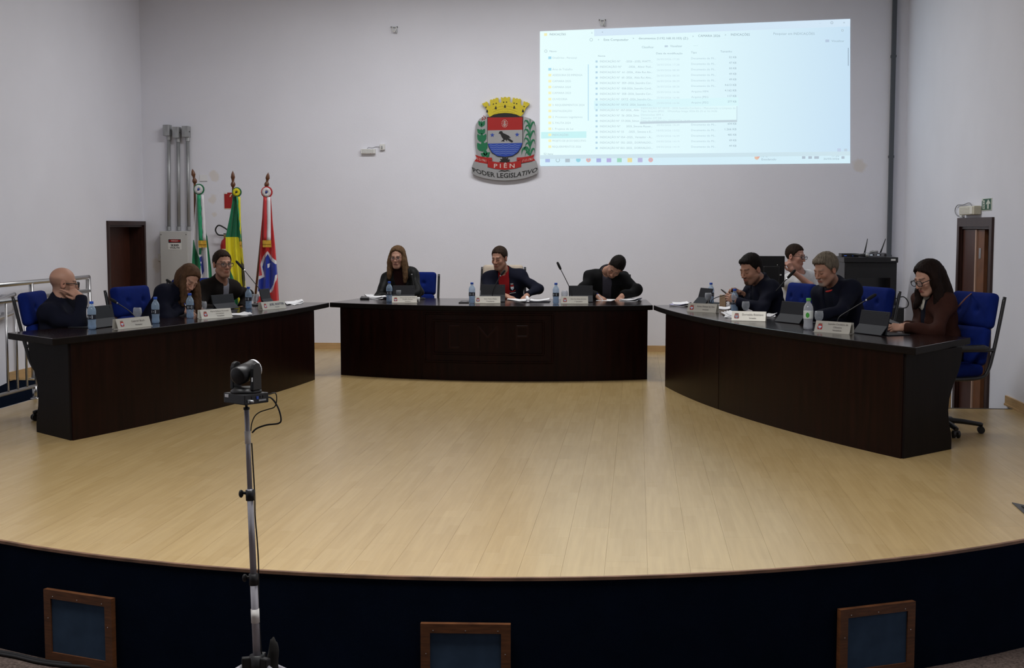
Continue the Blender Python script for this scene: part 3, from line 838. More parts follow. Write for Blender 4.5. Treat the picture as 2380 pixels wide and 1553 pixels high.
lines('tooltip_text', [('INDICAÇÃO Nº 0XYZ - 2026 Seandra Cordeiro - Manutenção e Limpeza da', 782, 1470, 700, 13), ('Tipo: Arquivo JPEG    WhatsApp Image 2026-05-25 at 16.14.06', 782, 1336, 722, 13), ('Dimensões: 899 x', 782, 946, 748, 12), ('Tamanho: 277 KB', 782, 930, 772, 12), ('Data de modificação: 25/05/2026 16:46', 782, 1140, 790, 12)], (.60, .76, .82), .9)
lines('clock_text', [('17:30', 2172, 2224, 1046, 13), ('26/05/2026', 2110, 2224, 1069, 13), ('18°C', 1660, 1702, 1050, 14), ('Ensolarado', 1660, 1766, 1073, 14)], (.40, .52, .60), .78)
def icon(name, zx, zy, w, h, col, shape='box', s=.85):
    a = zs(zx - w / 2, zy - h / 2); c = zs(zx + w / 2, zy + h / 2); mb = MB()
    if shape == 'box': mb.add(*quad_grid(a[0], a[1], c[0], c[1], .0055))
    else:
        um, vm = (a[0] + c[0]) / 2, (a[1] + c[1]) / 2; ru, rv = (c[0] - a[0]) / 2, (c[1] - a[1]) / 2
        pts = [scr_pt(um + ru * math.cos(2 * math.pi * k / 18), vm + rv * math.sin(2 * math.pi * k / 18), .0055) for k in range(18)]; mb.add(pts, [tuple(range(18))])
    return mb.build(name, emis('icon_light_%d' % len(bpy.data.materials), col, s), scr)
for zx, col, shp in ((103, (.45, .55, .9), 'box'), (248, (.5, .6, .68), 'box'), (326, (.35, .75, .9), 'o'), (400, (.88, .5, .45), 'o'), (475, (.45, .5, .88), 'box'), (549, (.55, .5, .88), 'box'), (625, (.4, .78, .6), 'box'), (701, (.95, .83, .4), 'box'), (776, (.55, .55, .85), 'box'), (853, (.85, .5, .5), 'o')):
    icon('taskbar_icon', zx, 1070, 34, 34, col, shp)
for zx in (400, 853): icon('icon_core', zx, 1070, 15, 15, (.45, .6, .9), 'o')
icon('weather_icon', 1625, 1052, 34, 34, (.9, .6, .45), 'o'); icon('weather_badge', 1637, 1042, 24, 24, (.85, .35, .35), 'o')
for k, y in enumerate(fy): icon('folder_icon', 119, y - 7, 22, 18, (.93, .92, .55) if k > 1 else (.4, .72, .88), 'box', .95)
def ring(name, zx, zy, r, col, w=2.0):
    pts = []
    for rr in (r, r - w * 1.6):
        for k in range(20): pts.append(scr_pt(*zs(zx + rr * math.cos(2 * math.pi * k / 20), zy + rr * math.sin(2 * math.pi * k / 20)), .0056))
    MB().add(pts, [(k, (k + 1) % 20, 20 + (k + 1) % 20, 20 + k) for k in range(20)]).build(name, emis(name + '_light', col, .8), scr)
ring('search_icon', 177, 1072, 15, (.35, .45, .5)); ring('restore_button', 2171, 72, 10, (.42, .52, .6)); ring('search_glass', 2248, 128, 9, (.5, .62, .7)); ring('computer_icon', 420, 196, 12, (.55, .7, .76)); ring('new_icon', 90, 279, 11, (.55, .7, .76))
for zx, w_ in ((1966, 24), (2013, 26), (2060, 34), (2252, 22)): icon('tray_icon', zx, 1053, w_, 18, (.50, .60, .70))
icon('view_icon', 2224, 999, 26, 24, (.62, .74, .94)); icon('view_icon', 2272, 998, 22, 18, (.60, .74, .86)); icon('preview_icon', 2138, 204, 28, 18, (.55, .68, .86)); icon('sort_icon', 966, 243, 24, 12, (.6, .74, .86))
patch('tooltip_edge', (1478, 680), (1481, 795), (.55, .68, .78), .8, .0066); patch('tooltip_edge', (775, 792), (1480, 795), (.62, .76, .84), .85, .0066); patch('column_edge', (48, 1036), (2305, 1039), (.66, .84, .92), .9, .0066)
icon('tab_folder_icon', 88, 158, 22, 18, (.92, .88, .5), 'box', .95)
for k in range(n): icon('document_icon', 459, fy0[k] - 6, 15, 14, (.50, .72, .86), 'box', .9)

# ================================================================== CREST ON THE WALL
ES = 240 / 1491 * (np.linalg.norm(at_Y(1176, 325, YB) - at_Y(1175, 325, YB)))
EO = at_Y(1060 + 710 / 6.2125, 200 + 760 / 6.2125, YB)
crest = thing('wall_crest', 'metal municipal coat of arms with yellow crown and motto on the back wall', 'coat of arms', (EO[0], EO[1], EO[2]))
ME = frm((0, 0, 0), (1, 0, 0), (0, 0, 1), (0, -1, 0))          # drawing plane x,z; depth towards the room
def E(pts): return [((x - 710) * ES, -(y - 760) * ES) for x, y in pts]
def crest_poly(name, pts, d0, d1, mat): return MB().prism(E(pts), d0, d1, ME).build(name, mat, crest)
def arcp(cx, cy, r, a0, a1, n=14): return [(cx + r * math.cos(math.radians(a0 + (a1 - a0) * k / n)), cy + r * math.sin(math.radians(a0 + (a1 - a0) * k / n))) for k in range(n + 1)]
M_silver = mk('crest_silver', (.42, .42, .43), rough=.35, metal=.7, var=.06, vscale=3)
M_cred = mk('crest_red', (.36, .010, .008), rough=.4); M_cblue = mk('crest_blue', (.02, .06, .36), rough=.4)
M_cyel = mk('crest_yellow', (.62, .50, .02), rough=.45, var=.08, vscale=60); M_cgre = mk('crest_green', (.005, .15, .06), rough=.5)
M_cblk = mk('crest_black', (.01, .01, .01), rough=.4); M_cwave = mk('crest_wave', (.2, .28, .55), rough=.4)
M_ctext = mk('crest_pale_lettering', (.62, .50, .46), rough=.5); M_brick = mk('crest_ochre', (.42, .31, .01), rough=.5)
crest_poly('backplate', [(500, 440), (440, 430), (340, 480), (290, 560), (272, 700), (280, 860), (300, 1000), (330, 1110), (1100, 1110), (1130, 1000), (1152, 860), (1155, 700), (1150, 580), (1120, 510), (1060, 475), (940, 440)], .015, .035, M_silver)
low = [(262, 1085), (232, 1170), (230, 1255), (300, 1293), (420, 1328), (560, 1352), (710, 1361), (860, 1352), (1000, 1328), (1110, 1293), (1187, 1255), (1187, 1170), (1160, 1080), (1050, 1108), (930, 1125), (710, 1135), (480, 1125), (370, 1108)]
crest_poly('motto_plate', low, .03, .055, M_silver)
crown = [(490, 455), (460, 400), (440, 330), (385, 275), (385, 255), (400, 262), (410, 248), (425, 252), (435, 235), (455, 240), (470, 255), (475, 300), (500, 292), (495, 215), (515, 205), (530, 215), (545, 195), (570, 200), (580, 183), (615, 185), (620, 245), (645, 256), (660, 240), (652, 175), (672, 178), (685, 190), (700, 172), (725, 172), (740, 188), (760, 172), (785, 175), (780, 225), (790, 250), (815, 255), (825, 185), (845, 185), (860, 200), (885, 190), (905, 205), (930, 198), (942, 215), (935, 260), (945, 290), (970, 300), (980, 235), (1000, 240), (1010, 250), (1030, 245), (1045, 260), (1060, 262), (1058, 285), (1010, 330), (980, 400), (940, 450), (880, 425), (800, 405), (710, 398), (620, 405), (540, 425)]
crest_poly('crown', crown, .015, .045, M_cyel)
for (x, y) in ((580, 325), (712, 305), (845, 320), (455, 372), (970, 372)):
    crest_poly('crown_window', [(x - 16, y + 20), (x - 9, y - 12), (x, y - 24), (x + 9, y - 12), (x + 16, y + 20)], .045, .047, M_cblk)
for (x, y) in ((545, 272), (585, 262), (692, 247), (735, 246), (842, 262), (880, 270), (440, 315), (987, 312)):
    crest_poly('crown_window', [(x - 8, y + 8), (x - 8, y - 8), (x + 8, y - 8), (x + 8, y + 8)], .045, .047, M_cblk)
for r, a0, a1 in ((388, -62, -118), (352, -60, -120), (318, -58, -122)):          # courses of the crown's masonry
    up = arcp(712, 690, r, -90 + (a1 - a0) / 2 * -1, -90 + (a1 - a0) / 2, 16); dn = arcp(712, 690, r - 4, -90 + (a1 - a0) / 2, -90 - (a1 - a0) / 2, 16)
    crest_poly('crown_course', up + dn, .045, .0465, M_brick)
crest_poly('crown_lining', [(500, 450), (540, 427), (620, 407), (710, 400), (800, 407), (880, 427), (920, 450)], .015, .04, M_cblk)
shield = [(455, 452), (972, 452), (972, 800), (952, 885), (900, 965), (820, 1015), (712, 1030), (600, 1015), (520, 965), (474, 885), (457, 800)]
crest_poly('shield_rim', shield, .035, .050, M_cblk)
crest_poly('shield_chief', [(463, 462), (964, 462), (964, 640), (463, 645)], .050, .0525, M_cred)
crest_poly('shield_fess', [(463, 645), (964, 640), (964, 800), (962, 826), (466, 832), (463, 800)], .050, .0525, M_silver)
crest_poly('shield_base', [(466, 832), (962, 826), (944, 880), (894, 958), (818, 1007), (712, 1022), (602, 1007), (526, 958), (482, 880)], .050, .0525, M_cblue)
for k, (y, a, b) in enumerate(((858, 488, 930), (888, 500, 915), (918, 515, 905), (948, 545, 880), (976, 575, 850))):
    xs = np.linspace(a, b, 40); ys = y + 6 * np.sin(xs / 14.0)
    crest_poly('wave', list(zip(xs, ys - 3)) + list(zip(xs[::-1], ys[::-1] + 3)), .0525, .054, M_cwave)
def star(cx, cy, r): return [(cx + (r if k % 2 == 0 else r * .42) * math.sin(k * math.pi / 5), cy - (r if k % 2 == 0 else r * .42) * math.cos(k * math.pi / 5)) for k in range(10)]
for (x, y) in ((530, 712), (887, 708)): crest_poly('star', star(x, y, 34), .0525, .055, M_cblue)
crest_poly('falcon', [(625, 684), (632, 664), (655, 656), (674, 662), (684, 684), (722, 700), (770, 724), (797, 755), (762, 752), (800, 780), (830, 800), (814, 820), (772, 798), (738, 774), (746, 806), (730, 792), (716, 776), (700, 786), (706, 806), (680, 800), (656, 804), (668, 790), (692, 776), (666, 742), (650, 704), (636, 692), (622, 694)], .0525, .057, M_cblk)
for k in range(14):
    a = 2 * math.pi * k / 14; cx, cy = 708 + 40 * math.cos(a), 550 + 52 * math.sin(a)
    crest_poly('emblem_dot', arcp(cx, cy, 6, 0, 330, 6), .0525, .055, M_ctext)
for poly in ([(702, 512), (714, 512), (714, 590), (702, 590)], [(690, 524), (726, 524), (726, 534), (690, 534)], [(685, 548), (694, 548), (694, 580), (685, 580)], [(722, 548), (731, 548), (731, 580), (722, 580)], [(685, 560), (731, 560), (731, 567), (685, 567)]):
    crest_poly('emblem_mark', poly, .0525, .055, M_ctext)
def leaf(cx, cy, L, w, ang):
    a = math.radians(ang); ca, sa = math.cos(a), math.sin(a)
    pts = [(0, 0), (.25, .8), (.5, 1), (.8, .55), (1, 0), (.8, -.55), (.5, -1), (.25, -.8)]
    return [(cx + (u * L) * ca - (v * w) * sa, cy + (u * L) * sa + (v * w) * ca) for u, v in pts]
for (x, y, L, w, a) in ((375, 590, 95, 26, -118), (375, 590, 95, 26, -62), (372, 600, 90, 26, -90), (372, 700, 100, 28, -128), (372, 700, 95, 28, -58), (372, 690, 70, 22, -95), (378, 815, 140, 34, -118), (378, 815, 140, 34, -64), (378, 790, 110, 30, -92), (390, 945, 150, 44, -122), (390, 945, 150, 42, -66), (395, 940, 150, 40, -92), (430, 1010, 80, 30, -150), (430, 1010, 100, 30, -95), (430, 1010, 85, 26, -40), (430, 1012, 60, 22, -5)):
    crest_poly('laurel_leaf', leaf(x, y, L, w, a), .035, .039 + .0004 * (hash((x, a)) % 7), M_cgre)
for (x, y) in ((405, 440), (385, 460), (425, 458), (395, 480), (415, 485), (382, 490), (432, 470)): crest_poly('berry', arcp(x, y, 8, 0, 330, 6), .035, .041, M_cred)
def frond(pts, w):
    c = np.array([p[:2] for p in bez([(x, y, 0) for x, y in pts], 5)]); n = len(c); L = []; Rr = []
    for i in range(n):
        t = nrm(c[min(i + 1, n - 1)] - c[max(i - 1, 0)]); nn = np.array([-t[1], t[0]]); ww = w * (1 - .8 * abs(2 * i / (n - 1) - .75))
        L.append(tuple(c[i] + nn * ww)); Rr.append(tuple(c[i] - nn * ww))
    return L + Rr[::-1]
for k in range(4):
    y = 560 + 125 * k
    crest_poly('palm_frond', frond([(1070, y + 60), (1040, y - 30), (1000, y - 50), (985, y + 10)], 15), .035, .040, M_cgre)
    crest_poly('palm_frond', frond([(1072, y + 75), (1100, y - 10), (1130, y - 25), (1142, y + 40)], 15), .035, .0408, M_cgre)
    crest_poly('palm_frond', frond([(1070, y + 80), (1045, y + 20), (1015, y + 30), (1000, y + 80)], 12), .035, .0415, M_cgre)
crest_poly('palm_stem', [(1064, 490), (1076, 490), (1080, 900), (1060, 1000), (1046, 1000), (1066, 880)], .035, .039, M_cgre)
crest_poly('palm_frond', frond([(1045, 990), (1000, 900), (960, 930), (950, 1000)], 18), .035, .040, M_cgre)
gear = []
for k in range(48):
    a = math.pi * 2 * k / 48; r = 78 if (k // 2) % 2 == 0 else 58; gear.append((710 + r * math.cos(a), 1095 + r * .95 * math.sin(a)))
crest_poly('gear', gear, .035, .052, M_cblk)
crest_poly('ribbon_tail', [(283, 990), (340, 1012), (450, 1030), (525, 1034), (528, 1082), (460, 1065), (450, 1122), (268, 1085), (305, 1042)], .05, .056, M_cred)
crest_poly('ribbon_tail', [(1137, 988), (1080, 1012), (960, 1030), (882, 1034), (880, 1082), (946, 1062), (955, 1112), (1152, 1078), (1118, 1040)], .05, .056, M_cred)
crest_poly('ribbon', [(460, 1062), (500, 1082), (600, 1098), (710, 1104), (820, 1098), (910, 1082), (947, 1060), (947, 1166), (860, 1190), (710, 1208), (560, 1192), (463, 1168)], .056, .064, M_cred)
crest_poly('ribbon_knot', [(612, 1234), (660, 1212), (710, 1222), (748, 1212), (800, 1232), (745, 1226), (710, 1236), (670, 1228)], .055, .058, M_cblk)
def crest_text(name, txt, x0, x1, y, h, fn, mat, dep, bold=0.0):
    v, f = text_fit(txt, x0, x1, 0, h, bold); pts = []
    for x, hh in v:
        cy, sl = fn(x); pts.append(((x - sl * hh * .9 - 710) * ES, -dep, -(cy - hh - 760) * ES))
    MB().add(pts, f).build(name, mat, crest)
crest_text('name_lettering', 'P I Ê N', 555, 852, 0, 58, lambda x: (1180, 0), M_ctext, .0655, .012)
crest_text('date_lettering', '7-2-1961', 312, 442, 0, 34, lambda x: (1065 + (x - 312) * .23, .1), M_ctext, .0575)
crest_text('date_lettering', '1º-11-1961', 962, 1108, 0, 34, lambda x: (1098 - (x - 962) * .20, -.1), M_ctext, .0575)
crest_text('motto_lettering', 'PODER LEGISLATIVO', 258, 1168, 0, 66, lambda x: (1322 - .00042 * (x - 712) ** 2, -.00042 * 2 * (x - 712)), M_cblk, .0565, .018)

# ================================================================== SMALL THINGS FIXED TO THE WALLS
def wall_box(root, c, d, name, mat, ch=.004): return MB().box(c, d, ch=ch).build(name, mat, root)
# emergency lamp and socket on the back wall
q = at_Y(857, 352, YB); lw = np.linalg.norm(at_Y(873, 352, YB) - at_Y(840, 352, YB))
em = thing('emergency_lamp', 'small white emergency lamp with dotted face under the wire on the back wall', 'emergency light', q)
wall_box(em, (0, -.022, 0), (lw, .044, .058), 'housing', M_white_pl)
for r in range(3):
    for c in range(9): MB().ball((-lw / 2 + .02 + c * (lw - .05) / 8, -.045, .016 - r * .016), (.0045, .002, .0045), 6).build('led_dot', M_galv, em)
MB().box((.03, -.03, -.031), (.006, .006, .006)).build('indicator', M_cred, em)
MB().tube(bez([(-.02, -.012, .029), (.0, -.01, .05), (.05, -.008, .045), (.10, -.008, .058), (.16, -.02, .055)], 6), .0025, 6).build('cord', mk('grey_cord', (.25, .25, .27), rough=.5), em, smooth=True)
so = thing('wall_socket', 'square white power socket on the back wall beside the emergency lamp', 'socket', at_Y(889.5, 342, YB))
wall_box(so, (0, -.017, 0), (.062, .034, .072), 'box', M_white_pl); wall_box(so, (-.002, -.04, -.002), (.018, .014, .034), 'plug', M_galv)
for (px, py, lab) in ((917, 70, 'small metal bracket on the back wall above the woman in black'), (1400, 54, 'small metal bracket on the back wall above the projected screen')):
    b = thing('wall_bracket', lab, 'bracket', at_Y(px, py, YB))
    wall_box(b, (0, -.012, .035), (.085, .024, .012), 'plate', M_galv, .002)
    for s in (-1, 1):
        MB().tube([(s * .028, -.02, .03), (s * .006, -.05, -.03)], .008, 6).build('arm', M_white_pl, b)
    wall_box(b, (.028, -.02, -.015), (.014, .03, .05), 'clip', M_galv, .002)
    for s in (-1, 1): MB().ball((s * .038, -.026, .037), .006, 6).build('screw', M_black, b)
# three conduits, each with its box; power box; switch; paper label; pipe by the right corner
zb = at_Y(395, 536, YB)[2]
for px, pb, yt, lab in ((394, 395, 291, 'leftmost of the three grey conduit pipes above the power box'), (416, 418, 296, 'middle one of the three grey conduit pipes above the power box'), (438, 441, 294, 'rightmost of the three grey conduit pipes above the power box')):
    top = at_Y(px, yt, YB); bt = at_Y(pb, 536, YB)
    cd = thing('conduit_pipe', lab, 'conduit', (bt[0], YB, zb))
    x1 = top[0] - bt[0]; h = top[2] - zb
    MB().tube([(0, -.035, 0), (x1, -.035, h - .14)], .023, 14).build('pipe', M_galv, cd, smooth=True)
    MB().tube([(0, -.035, 0), (0, -.035, .05)], .029, 14).build('lower_coupling', M_galv, cd)
    MB().tube([(x1, -.035, h - .19), (x1, -.035, h - .14)], .029, 14).build('upper_coupling', M_galv, cd)
    wall_box(cd, (x1 - .012, -.05, h - .07), (.085, .10, .14), 'junction_box', M_galv, .006)
    MB().tube([(x1 + .03, -.06, h - .07), (x1 + .034, -.06, h - .07)], .009, 8).build('knockout', M_black, cd)
A, B = at_Y(379, 537, YB), at_Y(447, 700, YB)
M_greybox = mk('grey_enamel', (.52, .52, .51), rough=.45)
pb = thing('power_box', 'tall grey electrical box with a 220 volts danger sign behind the flags', 'electrical box', ((A[0] + B[0]) / 2, YB, B[2]))
bw, bh = B[0] - A[0], A[2] - B[2]
wall_box(pb, (0, -.06, bh / 2), (bw, .12, bh), 'cabinet', M_greybox, .005); wall_box(pb, (0, -.123, bh / 2), (bw - .012, .008, bh - .012), 'cover', M_greybox, .003)
for sx in (-1, 1): MB().ball((sx * (bw / 2 - .02), -.128, bh - .045), (.006, .004, .006), 8).build('screw', M_black, pb)
g0, g1 = at_Y(398.5, 555, YB), at_Y(430, 580, YB); gw, gh = g1[0] - g0[0], g0[2] - g1[2]; gc = ((g0[0] + g1[0]) / 2 - (A[0] + B[0]) / 2, (g0[2] + g1[2]) / 2 - B[2])
MP = frm((gc[0], -.1275, gc[1]), (1, 0, 0), (0, 0, 1), (0, -1, 0))
sg = MB().prism([(-gw / 2, -gh / 2), (gw / 2, -gh / 2), (gw / 2, gh / 2), (-gw / 2, gh / 2)], 0, .002, MP).build('danger_sign', M_white_pl, pb)
MB().prism([(-gw / 2 + .006, gh * .13), (gw / 2 - .006, gh * .13), (gw / 2 - .006, gh / 2 - .005), (-gw / 2 + .006, gh / 2 - .005)], .002, .0028, MP).build('sign_header', M_cblk, sg)
MB().prism([(gw * .44 * math.cos(k * math.pi / 12), gh * .31 + gh * .125 * math.sin(k * math.pi / 12)) for k in range(24)], .0028, .0034, MP).build('sign_oval', M_cred, sg)
for txt, w, y, h, mt, bo in (('PERIGO', .50, .265, .10, M_white_pl, .01), ('220', .60, -.17, .17, M_cblk, .03), ('VOLTS', .72, -.40, .15, M_cblk, .02)):
    v, f = text_fit(txt, -gw * w / 2, gw * w / 2, gh * y, gh * h, bo); MB().add([(x, y2, .0038) for x, y2 in v], f, MP).build('sign_lettering', mt, sg)
v, f = text_fit('ON', -.1, -.06, bh * .32, .016); MB().add([(x, -.1275, z) for x, z in v], f).build('maker_plate', M_galv, pb)
sw = thing('light_switch', 'small white switch box on the wall left of the power box', 'switch', at_Y(374, 598, YB)); wall_box(sw, (0, -.02, 0), (.052, .04, .095), 'box', M_white_pl); wall_box(sw, (0, -.043, 0), (.016, .008, .03), 'rocker', M_white_pl, .002)
lb = thing('paper_label', 'blank white paper sheet on the wall between the first two flags', 'label', at_Y(473, 414, YB)); wall_box(lb, (0, -.003, 0), (.10, .004, .085), 'sheet', M_paper, 0); wall_box(lb, (0, -.0045, -.04), (.10, .003, .006), 'lower_edge', M_galv, 0)
pp0 = at_Y(2066, 540, YB)
pi = thing('wall_pipe', 'tall dark grey square pipe running up the back wall near the right corner', 'pipe', (pp0[0], YB, 0))
M_pipe = mk('dark_grey_pipe', (.085, .095, .11), rough=.5)
wall_box(pi, (0, -.03, 2.5), (.052, .05, 4.98), 'duct', M_pipe, .006)
for zz in (1.2, 2.4, 3.6): wall_box(pi, (0, -.026, zz), (.066, .05, .03), 'strap', M_pipe, .004)
# fire extinguisher and its sign (half hidden by the flags)
q = at_Y(535, 466, YB)
fs_ = thing('extinguisher_sign', 'red extinguisher sign with a pale symbol behind the green and yellow flag', 'sign', q)
wall_box(fs_, (0, -.003, 0), (.15, .006, .20), 'plate', M_cred, 0); wall_box(fs_, (-.055, -.007, .092), (.04, .002, .018), 'sticker', M_white_pl, 0)
M_cream = mk('cream_print', (.75, .62, .40), rough=.6)
MB().tube(bez([(.0, -.008, .045), (.02, -.008, .075), (.045, -.008, .06), (.045, -.008, 0), (.045, -.008, -.05)], 5), .008, 6).build('symbol', M_cream, fs_); wall_box(fs_, (.05, -.008, -.03), (.03, .003, .09), 'symbol', M_cream, 0)
MB().box((0, -.0035, -.104), (.15, .005, .006)).build('lower_edge', M_cream, fs_)
q = at_Y(531, 560, YB)
fx = thing('fire_extinguisher', 'red fire extinguisher with looping black hose behind the green and yellow flag', 'fire extinguisher', (q[0], YB - .09, q[2] - .42))
MB().lathe([(.06, 0), (.075, .015), (.075, .36), (.06, .42), (.03, .45), (.03, .47)], 20).build('cylinder', M_cred, fx, smooth=True)
MB().lathe([(.032, .46), (.034, .49), (.028, .50)], 12).build('valve', mk('brass', (.45, .33, .12), rough=.4, metal=.8), fx); MB().box((0, -.03, .51), (.02, .09, .014)).build('handle', M_black, fx)
MB().tube(bez([(-.03, -.0, .49), (-.10, -.01, .50), (-.135, -.01, .56), (-.10, -.01, .615), (-.04, -.01, .60), (.04, -.01, .53), (.085, -.01, .35), (.085, -.01, .10)], 8), .0095, 8).build('hose', M_black, fx, smooth=True)
MB().box((0, -.076, .24), (.07, .004, .16)).build('paper_tag', M_cream, fx)
wall_box(fx, (0, .085, .40), (.05, .01, .12), 'wall_hook', M_galv, .002)
# exit sign and emergency lamp above the right door (wall x = XR)
MX = lambda o: frm(o, (0, -1, 0), (0, 0, 1), (-1, 0, 0))       # drawing plane: u towards the camera side, v up, out of the wall
a0, a1 = at_X(2283.5, 462, XR), at_X(2305.5, 489, XR); ew, eh = a0[1] - a1[1], a0[2] - a1[2]
M_exg = mk('exit_sign_green', (.012, .085, .045), rough=.5); M_exw = mk('exit_sign_white', (.62, .66, .58), rough=.5)
ex = thing('exit_sign', 'green exit sign with running figure and upward arrow beside the right door', 'sign', (XR, (a0[1] + a1[1]) / 2, (a0[2] + a1[2]) / 2))
MB().prism([(-ew / 2, -eh / 2), (ew / 2, -eh / 2), (ew / 2, eh / 2), (-ew / 2, eh / 2)], 0, .005, MX((0, 0, 0))).build('backing', M_exw, ex)
MB().prism([(-ew * .48, -eh * .44), (ew * .45, -eh * .44), (ew * .45, eh * .46), (-ew * .35, eh * .46), (-ew * .35, eh * .32), (-ew * .48, eh * .32)], .005, .007, MX((0, 0, 0))).build('green_field', M_exg, ex)
MB().prism([(x * ew, y * eh) for x, y in ((.11, -.36), (.25, -.36), (.25, .08), (.39, .0), (.39, .12), (.19, .40), (-.02, .08), (-.02, -.02), (.11, .08))], .007, .0085, MX((0, 0, 0))).build('arrow', M_exw, ex)
MB().prism([(x * ew, y * eh) for x, y in ((-.36, -.36), (-.16, -.36), (-.16, .34), (-.36, .34))], .007, .0085, MX((0, 0, 0))).build('door_symbol', M_exw, ex)
for poly in ([(-.30, .16), (-.20, .16), (-.20, .24), (-.30, .24)], [(-.33, -.02), (-.22, .10), (-.18, .06), (-.26, -.10)], [(-.26, -.08), (-.20, -.12), (-.24, -.30), (-.32, -.33), (-.28, -.22)]):
    MB().prism([(x * ew, y * eh) for x, y in poly], .0085, .0095, MX((0, 0, 0))).build('figure', M_exg, ex)
a0, a1 = at_X(2246, 482, XR), at_X(2281, 497, XR)
e2 = thing('emergency_lamp', 'cream emergency lamp with looped wire above the right door', 'emergency light', (XR, (a0[1] + a1[1]) / 2, (a0[2] + a1[2]) / 2))
M_crm = mk('cream_plastic', (.62, .58, .46), rough=.4)
LW = a0[1] - a1[1]
MB().box((-.035, 0, 0), (.07, LW, .085), ch=.012).build('housing', M_crm, e2)
for k in range(5): MB().box((-.071, .06, -.028 + k * .014), (.003, LW * .6, .004)).build('louvre', M_white_pl, e2)
MB().box((-.072, -LW * .33, 0), (.006, .10, .07), ch=.003).build('lens', mk('lamp_lens', (.8, .78, .68), rough=.15), e2)
MB().box((-.015, LW / 2 + .10, -.025), (.03, .09, .07), ch=.004).build('socket', M_white_pl, e2)
MB().tube(bez([(-.03, -.05, .04), (-.02, .10, .075), (-.015, .35, .06), (-.015, .58, .06), (-.015, .68, .01), (-.015, .60, -.04), (-.02, .40, -.045), (-.03, LW / 2 + .11, -.03)], 6), .0045, 6).build('wire', mk('grey_cord', (.25, .25, .27)), e2, smooth=True)
